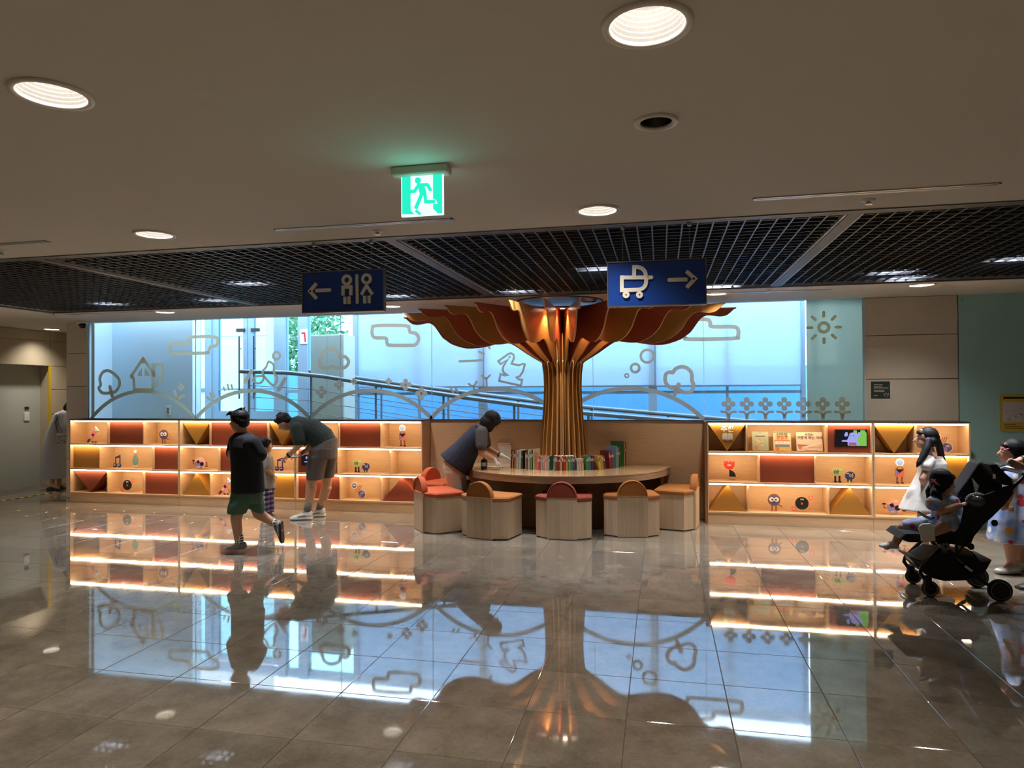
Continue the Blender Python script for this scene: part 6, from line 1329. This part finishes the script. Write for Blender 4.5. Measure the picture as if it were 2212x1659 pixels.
body += limb(P(2008, 996, -.1), P(1992, 1034, -.14), P(1997, 1052, -.05), (.037, .031, .024)) + hand_prims(P(1997, 1052, -.05), RT * .4 - Z * .8 + FW * .3, FW, .75, 1, .6) + limb(P(2024, 996, .1), P(2032, 1034, .13), P(2012, 1052, .16), (.037, .031, .024)) + hand_prims(P(2012, 1052, .16), -RT, -Z, .75, -1, .6)
blob('body', body, 'skin_b', t, .007); face_parts(hc, R, .92, t)
w_ = lambda x, y, z: hc + R @ Vector((x, y, z))
blob('hair', [('e', w_(0, -.032, .032), (.082, .09, .084), R), ('e', w_(0, -.06, -.02), (.07, .05, .065), R), ('e', w_(0, .048, .054), (.060, .025, .028), R), ('c', w_(.05, -.06, .0), P(2024, 945, .08), .045, .03), ('c', w_(-.06, -.05, -.02), P(2008, 957, -.08), .04, .03)], 'hair', t, .007, 3)
def tail(pts, rr, m='hair'): blob('pigtail', [('c', a, b, r0, r1) for a, b, r0, r1 in zip(pts[:-1], pts[1:], rr[:-1], rr[1:])], m, t, .007, 3)
tail([P(2006, 952, -.09), P(2002, 968, -.11), P(1994, 985, -.12), P(1985, 1000, -.13), P(1981, 1008, -.13)], [.03, .036, .034, .024, .010])
tail([P(2023, 944, .06), P(2028, 962, .06), P(2032, 982, .05), P(2038, 1002, .04), P(2041, 1009, .04)], [.026, .034, .034, .024, .010])
for q in (P(2007, 953, -.09), P(2023, 945, .065)): MB().tube([q + (RT * math.cos(a) + Z * math.sin(a)) * .03 for a in [k * math.pi / 5 for k in range(10)]], .008, 6, closed=True).build('hair_tie', mat('tie_purple', S(92, 70, 140), .7), t, True)
blob('dress', [('l', [ering(P(2013, 989), .10, .09, RT, FW), ering(P(2015, 1000), .125, .115, RT, FW), ering(P(2014, 1022), .135, .12, RT, FW), ering(P(2010, 1046), .17, .15, RT, FW), ering(P(2004, 1075), .215, .18, RT, FW), ering(P(2000, 1100), .25, .2, RT, FW)]), ('c', P(2006, 996, -.1), P(2001, 1006, -.13), .06, .055), ('c', P(2026, 996, .1), P(2030, 1006, .12), .06, .055), ('e', P(1976, 1078, -.02), (.08, .06, .13))], 'dress_white', t, .009, 5)
MB().tube([P(2013, 977, -.06), P(2020, 983, -.075), P(2026, 992, -.06)], .006, 6).build('neck_cord', 'white_paint', t)
shoe(P(2012, 1196, -.05), P(1985, 1198, -.09), Z, .075, .07, 'sneaker_white', 'sole_white', t, stripe='sock_grey'); shoe(P(2026, 1189, .06), P(2003, 1190, .03), Z, .075, .07, 'sneaker_white', 'sole_white', t, stripe='sock_grey')

# ---- stroller, facing left; its width runs along y
NY, WD = 5.84, .36
mat('stroller_fabric', S(22, 22, 24), .85, bump=.1, nscale=40); mat('stroller_tube', S(16, 16, 18), .35, metal=.3); mat('tyre', S(20, 20, 22), .7); mat('rim_ring', S(150, 140, 122), .5); mat('footboard', S(70, 58, 46), .6)
q_ = lambda x, y, d=0.: ony(x, y, NY) + Vector((0, d, 0))
g0 = onz(2080, 1290, 0)
st = thing('baby_stroller', 'compact black baby stroller seen from its side', 'stroller', g0)
def sx(px, py): q = ony(px, py, NY); return (q.x, q.z)
R2p = lambda x, y: (1880 + x / 6.663, 1080 + y / 6.663)
def wheel(c, r, w0):
    o = MB().lathe([(r * .72, -w0 / 2), (r * .93, -w0 / 2), (r, -w0 * .28), (r, w0 * .28), (r * .93, w0 / 2), (r * .72, w0 / 2)], (0, 0, 0), 28, caps=False); rot = Matrix.Rotation(math.pi / 2, 3, 'X')
    k = MB(); k.add([Vector(c) + rot @ Vector(v) for v in o.v], o.f); wv = k.build('wheel', 'tyre', st, True)
    d = MB().lathe([(.004, -w0 * .36), (r * .74, -w0 * .36), (r * .74, w0 * .36), (.004, w0 * .36)], (0, 0, 0), 24); k = MB(); k.add([Vector(c) + rot @ Vector(v) for v in d.v], d.f); k.build('hub_disc', 'black_plastic', wv)
    k = MB().tube([Vector(c) + Vector((r * .78 * math.cos(a), -w0 * .44, r * .78 * math.sin(a))) for a in [j * math.pi / 14 for j in range(28)]], .0035, 6, closed=True); k.build('rim_ring', 'rim_ring', wv)
    MB().ell(Vector(c) + Vector((0, -w0 * .4, 0)), (.008, .006, .008), None, 10, 6).build('axle_cap', 'dark_metal', wv)
rf, rr = .060, .083
fx = onz(2006, 1286, 0).x; rx_ = onz(2163, 1301, 0).x
for d in (0, WD): wheel((fx, NY + .03 + d, rf), rf, .035); wheel((rx_, NY - .01 + d * 1.06, rr), rr, .04)
tb_ = lambda pts, r, nm='frame_tube': MB().tube(pts, r, 10).build(nm, 'stroller_tube', st, True)
for d in (0, WD):
    e = .03
    tb_([q_(*R2p(1075, 665), d + e), q_(*R2p(1330, 910), d + e), q_(*R2p(1600, 1160), d + e), Vector((rx_ - .05, NY + d + e, rr + .02)), Vector((rx_, NY + d * 1.06 + .01, rr))], .013)
    tb_([q_(*R2p(1060, 690), d + e), q_(*R2p(880, 870), d + e), q_(*R2p(760, 990), d + e), q_(*R2p(735, 1060), d + e), Vector((fx - .015, NY + .03 + d, rf + .04)), Vector((fx, NY + .03 + d, rf))], .015)
    MB().bbox(rx_ - .05, NY - .02 + d * 1.06, rr - .005, rx_ + .015, NY + .015 + d * 1.06, rr + .075, .012).build('wheel_bracket', 'black_plastic', st)
    MB().bbox(fx - .045, NY + .008 + d, rf + .012, fx + .012, NY + .052 + d, rf + .10, .012).build('wheel_fork', 'black_plastic', st)
    tb_([q_(*R2p(1265, 640), d + e), q_(*R2p(1265, 800), d + e)], .009); tb_([q_(*R2p(1370, 670), d + e), q_(*R2p(1270, 795), d + e)], .008)
    tb_([q_(*R2p(1075, 665), d + e), q_(*R2p(1480, 470), d + e), q_(*R2p(1800, 160), d + e), q_(2187, 1059, d + e), q_(2216, 1030, d + e)], .014)
tb_([q_(2216, 1030, .03), q_(2222, 1024, .06), q_(2222, 1024, WD), q_(2216, 1030, WD + .03)], .016, 'push_handle')
h = q_(*R2p(1075, 665), .008); k = MB(); o = MB().lathe([(.032, -.01), (.034, 0), (.034, .02)], (0, 0, 0), 22); rot = Matrix.Rotation(math.pi / 2, 3, 'X'); k.add([h + rot @ Vector((v[0], v[1], -v[2])) for v in o.v], o.f); hb = k.build('hub', 'black_plastic', st)
for r in (.028, .016): MB().tube([h + Vector((r * math.cos(a), -.021, r * math.sin(a))) for a in [j * math.pi / 12 for j in range(24)]], .0025, 6, closed=True).build('hub_ring', 'rim_ring', hb)
# rails across, footboard, basket
for px, py in ((760, 990), (1600, 1160)): tb_([q_(*R2p(px, py), .03), q_(*R2p(px, py), WD + .03)], .010)
a_ = q_(*R2p(620, 850), .08); b_ = q_(*R2p(830, 920), .08)
MB().add([a_, b_, b_ + Vector((0, .26, 0)), a_ + Vector((0, .26, 0))] + [v - Vector((0, 0, .016)) for v in (a_, b_, b_ + Vector((0, .26, 0)), a_ + Vector((0, .26, 0)))], [(0, 1, 2, 3), (7, 6, 5, 4), (0, 4, 5, 1), (1, 5, 6, 2), (2, 6, 7, 3), (3, 7, 4, 0)]).build('footboard', 'footboard', st)
def fabric(pts, y0, y1, nm, m='stroller_fabric', bev=.012):
    P2 = [sx(*q) for q in pts]; cx = sum(p[0] for p in P2) / len(P2); cz = sum(p[1] for p in P2) / len(P2)
    ar = sum(P2[i - 1][0] * P2[i][1] - P2[i][0] * P2[i - 1][1] for i in range(len(P2)))
    if ar < 0: P2 = P2[::-1]
    n = len(P2); ins = [(p[0] + (cx - p[0]) * .03, p[1] + (cz - p[1]) * .03) for p in P2]
    rings = [[(x, y0, z) for x, z in ins], [(x, y0 + bev, z) for x, z in P2], [(x, y1 - bev, z) for x, z in P2], [(x, y1, z) for x, z in ins]]
    vs = [v for r in rings for v in r]; fs = [tuple(range(n)), tuple(range(4 * n - 1, 3 * n - 1, -1))]
    for i in range(3):
        for j in range(n): a = i * n + j; b = i * n + (j + 1) % n; fs.append((a, a + n, b + n, b))
    return MB().add(vs, fs).build(nm, m, st)
fabric([R2p(*q) for q in ((820, 880), (1000, 780), (1280, 805), (1510, 825), (1530, 775), (1640, 915), (1690, 910), (1800, 890), (1740, 1000), (1690, 1080), (1440, 1185), (1100, 1195), (930, 1150), (820, 1090), (735, 1010))], NY + .045, NY + WD + .01, 'basket')
fabric([R2p(*q) for q in ((440, 570), (520, 500), (700, 500), (900, 540), (1150, 480), (1350, 420), (1480, 500), (1460, 640), (1490, 660), (1470, 710), (1400, 690), (1150, 640), (900, 612), (720, 622), (560, 620))], NY + .03, NY + WD + .02, 'seat')
c6 = lambda x, y: (1860 + x / 3.77, 880 + y / 3.77)
fabric([c6(*q) for q in ((880, 725), (960, 620), (1050, 485), (1085, 462), (1125, 470), (1195, 540), (1252, 590), (1262, 690), (1215, 790), (1140, 890), (1050, 960), (960, 1040), (915, 1110), (840, 1090), (790, 1010), (820, 920), (860, 830))], NY + .20, NY + WD + .03, 'backrest_hood')
fabric([c6(*q) for q in ((860, 800), (930, 740), (1060, 700), (1180, 650), (1250, 640), (1258, 700), (1180, 800), (1090, 890), (1010, 960), (930, 1060), (905, 1120), (870, 1060), (780, 1000), (640, 1080), (600, 1090), (660, 1040), (740, 990), (830, 950))], NY + .02, NY + .05, 'side_panel')
fabric([c6(*q) for q in ((1060, 470), (1125, 468), (1200, 545), (1255, 590), (1262, 650), (1190, 640), (1110, 560))], NY + .04, NY + .21, 'hood_fold')
MB().tube([q_(*R2p(700, 170), .02), q_(*R2p(780, 230), .0), q_(*R2p(880, 280), .01), q_(*R2p(930, 265), .03)], .012, 8).build('safety_bar', mat('bar_grey', S(130, 128, 126), .4), st, True)
for px, py, w0, h0, nm in ((2152, 1030, .018, .034, 'fabric_tag'),): c = q_(px, py, .012); MB().obox(c + Vector((0, .02, 0)), (w0, .004, h0)).build(nm, 'white_paint', st)
c = q_(*R2p(1425, 995), .012); MB().obox(c, (.062, .003, .016), Matrix.Rotation(math.radians(38), 3, 'Y')).build('frame_label', 'white_paint', st)
c = q_(*R2p(1300, 880), .014); MB().obox(c, (.06, .002, .006), Matrix.Rotation(math.radians(42), 3, 'Y')).build('brand_print', 'mid_metal', st)
for px, py in ((2151, 1131), (2100, 1182)): MB().ell(q_(px, py, .02), (.024, .02, .026), None, 10, 7).build('knob', 'black_plastic', st, True)
# ribbed dome and white card in the stroller
c = q_(2114, 1076, .05); dm_ = thing('ribbed_dome', 'grey dome with a ribbed white rim lying in the stroller', 'dome', c)
MB().ell(c - Vector((0, 0, .028)), (.07, .07, .05), None, 18, 9).build('dome', mat('dome_grey', S(86, 92, 92), .15), dm_, True)
for k in range(13): a = math.radians(20 + k * 11); d = Vector((-math.cos(a) * .076, -.02, math.sin(a) * .062 - .03)); MB().cap(c + d * .96, c + d * 1.12, .004, .004, 6).build('rib', 'white_paint', dm_)
MB().tube([c + Vector((-math.cos(a) * .074, -.02, math.sin(a) * .060 - .03)) for a in [math.radians(15 + j * 10) for j in range(16)]], .007, 6).build('rim', 'white_paint', dm_)
pts = [q_(*p_, .19) for p_ in ((2123.5, 1038), (2139.5, 1057), (2133, 1078), (2129, 1063))]
k = MB().add([v for v in pts] + [v + Vector((0, .004, 0)) for v in pts], [(0, 3, 2, 1), (4, 5, 6, 7), (0, 1, 5, 4), (1, 2, 6, 5), (2, 3, 7, 6), (3, 0, 4, 7)]); tag(k.build('white_card', 'white_paint'), 'white card tucked against the stroller backrest', 'card')

# ---- toddler in the stroller
yT = NY + .17; P = lambda x, y, d=0.: ony(x, y, yT + d)
t = thing('person', 'toddler in blue fruit-print dress sitting in the stroller', 'person', P(2045, 1135))
f_ = (RT * .94 + FW * .15 - Z * .05).normalized(); R = axes(f_, Z); hc = P(2040, 1043)
X_ = Vector((1, 0, 0)); Y_ = Vector((0, 1, 0))
body = head_prims(hc, R, .86) + [('c', P(2038, 1058), P(2038, 1070), .036, .038), ('l', [ering(P(2040, 1072), .08, .085, X_, Y_), ering(P(2045, 1092), .085, .09, X_, Y_), ering(P(2050, 1118), .085, .1, X_, Y_), ering(P(2055, 1134), .09, .1, X_, Y_)])]
body += limb(P(2050, 1130, .07), P(1950, 1141, .09), P(1934, 1174, .09), (.058, .044, .03)) + [('c', P(1934, 1174, .09), P(1915, 1182, .09), .027, .024)]
body += limb(P(2060, 1128, -.06), P(2040, 1138, -.13), P(2012, 1152, -.17), (.062, .048, .032)) + [('c', P(2012, 1152, -.17), P(2003, 1156, -.2), .028, .026)]
body += limb(P(2026, 1078, -.09), P(2030, 1106, -.13), P(2072, 1092, -.11), (.036, .032, .024)) + hand_prims(P(2072, 1092, -.11), X_ + Z * .5, -Z, .62, 1, .9) + limb(P(2048, 1078, .1), P(2062, 1088, .12), P(2072, 1074, .05), (.034, .03, .023)) + hand_prims(P(2072, 1074, .05), X_ - Z * .2, -Z, .62, -1, .9)
blob('body', body, 'skin_b', t, .006); face_parts(hc, R, .86, t)
w_ = lambda x, y, z: hc + R @ Vector((x, y, z)) * .92
blob('hair', [('e', w_(0, -.034, .034), (.086, .09, .084), R), ('e', w_(0, -.06, -.025), (.076, .055, .065), R), ('e', w_(0, .048, .054), (.060, .025, .028), R), ('e', w_(.070, -.03, .0), (.014, .035, .04), R), ('e', w_(-.070, -.03, .0), (.014, .035, .04), R)], 'hair', t, .006, 3)
tail([P(2024, 1052, -.06), P(2021, 1066, -.10), P(2026, 1080, -.12), P(2030, 1094, -.125)], [.03, .04, .036, .014]); tail([P(2014, 1050, .03), P(2008, 1062, .04), P(2004, 1076, .04)], [.028, .032, .012])
MB().cap(P(2013, 1036, -.09), P(2028, 1048, -.1), .006, .006, 8).cap(P(2014, 1040, -.092), P(2020, 1037, -.095), .005, .005, 6).build('hair_clip', mat('clip_pink', S(226, 120, 140), .5), t, True)
blob('dress', [('l', [ering(P(2039, 1069), .06, .07, X_, Y_), ering(P(2040, 1074), .095, .10, X_, Y_), ering(P(2046, 1095), .105, .105, X_, Y_), ering(P(2048, 1118), .12, .125, X_, Y_), ering(P(2046, 1134), .13, .14, X_, Y_)]), ('c', P(2026, 1080, -.09), P(2016, 1088, -.12), .055, .058), ('c', P(2048, 1080, .1), P(2056, 1086, .12), .05, .05), ('c', P(2040, 1128, .07), P(1962, 1138, .09), .085, .062), ('c', P(2056, 1126, -.05), P(2050, 1130, -.10), .085, .075)], 'fruit_dress_small', t, .008, 4)
clog(P(1939, 1184, .09), P(1901, 1181, .09), Z - X_ * .1, .075, .06, t)
shoe(P(2006, 1169, -.245), P(2001, 1133, -.255), Y_ * .95 + X_ * .1, .095, .075, 'clog_white', 'clog_white', t, 'clog')

# ---- girl at the right edge
g0 = onz(2178, 1234, 0); D = depth(g0); P = lambda x, y, d=0.: at(x, y, D + d)
t = thing('person', 'girl in blue fruit-print dress and white clogs at the right edge', 'person', g0)
f_ = (-RT * .96 + FW * .25).normalized(); R = axes(f_, Z); hc = P(2182, 975)
body = head_prims(hc, R, .9) + [('c', P(2188, 992), P(2190, 1008), .038, .042), ('l', [ering(P(2190, 1012), .1, .07, RT, FW), ering(P(2192, 1040), .1, .085, RT, FW), ering(P(2194, 1075), .1, .09, RT, FW), ering(P(2194, 1100), .12, .1, RT, FW)])]
body += limb(P(2184, 1100, -.05), P(2180, 1165, -.05), P(2186, 1216, -.05), (.075, .056, .036)) + limb(P(2204, 1100, .06), P(2200, 1165, .06), P(2206, 1212, .06), (.075, .056, .036)) + [('c', P(2182, 1172, -.05), P(2185, 1195, -.045), .056, .048), ('c', P(2186, 1216, -.05), P(2172, 1229, -.07), .033, .026), ('c', P(2206, 1212, .06), P(2192, 1224, .05), .033, .026)]
body += limb(P(2184, 1018, -.1), P(2186, 1055, -.12), P(2178, 1080, -.12), (.036, .03, .024)) + hand_prims(P(2178, 1080, -.12), -RT * .4 - Z, FW, .72, 1, .5) + limb(P(2202, 1018, .1), P(2210, 1055, .12), P(2200, 1082, .16), (.036, .03, .024)) + hand_prims(P(2200, 1082, .16), -RT - Z, -Z, .72, -1, .5)
blob('body', body, 'skin_b', t, .007); face_parts(hc, R, .9, t)
w_ = lambda x, y, z: hc + R @ Vector((x, y, z)) * .95
blob('hair', [('e', w_(0, -.032, .034), (.086, .094, .086), R), ('e', w_(0, -.06, -.03), (.078, .06, .075), R), ('e', w_(0, .048, .054), (.060, .025, .028), R), ('c', w_(.0, -.08, -.04), w_(0, -.11, -.16), .06, .03), ('e', w_(.072, -.02, .0), (.014, .035, .05), R), ('e', w_(-.072, -.02, .0), (.014, .035, .05), R)], 'hair', t, .007, 3)
MB().cap(P(2167, 968, -.07), P(2172, 978, -.085), .007, .005, 8).cap(P(2170, 972, -.08), P(2178, 969, -.088), .006, .005, 8).cap(P(2170, 960, -.07), P(2173, 957, -.07), .006, .005, 8).build('hair_clip', 'clip_pink', t, True)
blob('dress', [('l', [ering(P(2190, 1007), .06, .06, RT, FW), ering(P(2190, 1014), .115, .1, RT, FW), ering(P(2193, 1045), .125, .11, RT, FW), ering(P(2195, 1075), .15, .13, RT, FW), ering(P(2193, 1120), .20, .17, RT, FW), ering(P(2190, 1168), .215, .19, RT, FW)]), ('c', P(2184, 1018, -.1), P(2182, 1034, -.13), .06, .06), ('c', P(2202, 1018, .1), P(2206, 1034, .13), .06, .06)], 'fruit_dress', t, .009, 4)
clog(P(2198, 1236, -.05), P(2154, 1236, -.09), Z, .095, .075, t); clog(P(2214, 1230, .06), P(2176, 1229, .03), Z, .095, .075, t)

# ---- adult just outside the right edge, hands on a phone above the stroller
g0 = Vector((3.02, 6.16, 0)); D = depth(onx(2195, 1000, 2.75)); P = lambda x, y, d=0.: at(x, y, D + d)
t = thing('person', 'adult in dark clothes at the right edge, only hands and shoe in view', 'person', g0)
b0 = Vector((3.12, 6.2, 0)); hc = b0 + Vector((-.03, 0, 1.50)); R = axes((-1, -.1, -.25), Z)
body = head_prims(hc, R, 1.0) + [('c', hc - Z * .1 + X_ * .02, b0 + Z * 1.33, .05, .055), ('l', [ering(b0 + Z * 1.32, .08, .16, X_, Y_), ering(b0 + Z * 1.1, .1, .15, X_, Y_), ering(b0 + Z * .9, .11, .15, X_, Y_), ering(b0 + Z * .8, .11, .16, X_, Y_)])]
for sy in (-1, 1): body += limb(b0 + Vector((0, sy * .09, .82)), b0 + Vector((-.02, sy * .1, .45)), b0 + Vector((.0, sy * .1, .07)), (.09, .06, .04)) + [('c', b0 + Vector((0, sy * .1, .06)), b0 + Vector((-.12, sy * .1, .03)), .036, .028)]
w1 = P(2204, 994, .04); w2 = P(2214, 1010, -.1)
body += limb(b0 + Vector((0, .17, 1.3)), b0 + Vector((.02, .24, 1.02)), w1, (.048, .04, .028)) + hand_prims(w1, P(2175, 999, .0) - w1, -Z, .95, 1, .25)
body += limb(b0 + Vector((0, -.17, 1.3)), b0 + Vector((.04, -.24, 1.0)), w2, (.048, .04, .028)) + hand_prims(w2, P(2196, 1004, -.08) - w2, Z * .5 + FW, .95, -1, .9)
blob('body', body, 'skin', t, .007)
w_ = lambda x, y, z: hc + R @ Vector((x, y, z)); face_parts(hc, R, 1., t)
blob('hair', [('e', w_(0, -.014, .035), (.088, .108, .09), R), ('e', w_(0, -.06, -.05), (.08, .055, .1), R)], 'hair', t, .008, 3)
blob('top', [('l', [ering(b0 + Z * 1.34, .07, .1, X_, Y_), ering(b0 + Z * 1.3, .115, .2, X_, Y_), ering(b0 + Z * 1.1, .13, .19, X_, Y_), ering(b0 + Z * .85, .14, .19, X_, Y_)]), ('c', b0 + Vector((0, .17, 1.28)), b0 + Vector((.02, .22, 1.1)), .075, .07), ('c', b0 + Vector((0, -.17, 1.28)), b0 + Vector((.03, -.22, 1.1)), .075, .07)], 'tee_black', t, .012, 5)
blob('trousers', [('l', [ering(b0 + Z * .9, .125, .18, X_, Y_), ering(b0 + Z * .78, .14, .19, X_, Y_)])] + [('c', b0 + Vector((0, sy * .09, .78)), b0 + Vector((0, sy * .1, .1)), .1, .065) for sy in (-1, 1)], 'vest_navy', t, .012, 5)
shoe(onz(2244, 1271, 0), onz(2198, 1272, 0), Z, .09, .07, 'black_plastic', 'black_plastic', t); shoe(onz(2300, 1295, 0), onz(2258, 1296, 0), Z, .09, .07, 'black_plastic', 'black_plastic', t)
a_ = P(2205, 993, .045); MB().tube([w1 + X_ * .012 + Z * .004, w1 + X_ * .024 + Z * .005], [.033, .034], 12).build('wrist_band', 'black_plastic', t)
c = P(2179, 1001.5, -.03); ph = thing('smartphone', 'silver-edged smartphone held flat by the adult above the stroller', 'phone', c); ph.rotation_euler = (math.radians(8), math.radians(-3), YAW)
MB().bbox(-.085, -.04, -.0045, .085, .04, .0045, .002).build('case', 'aluminium', ph, local=True); MB().box(-.08, -.036, .0046, .08, .036, .0052).build('display', 'black_plastic', ph, local=True)
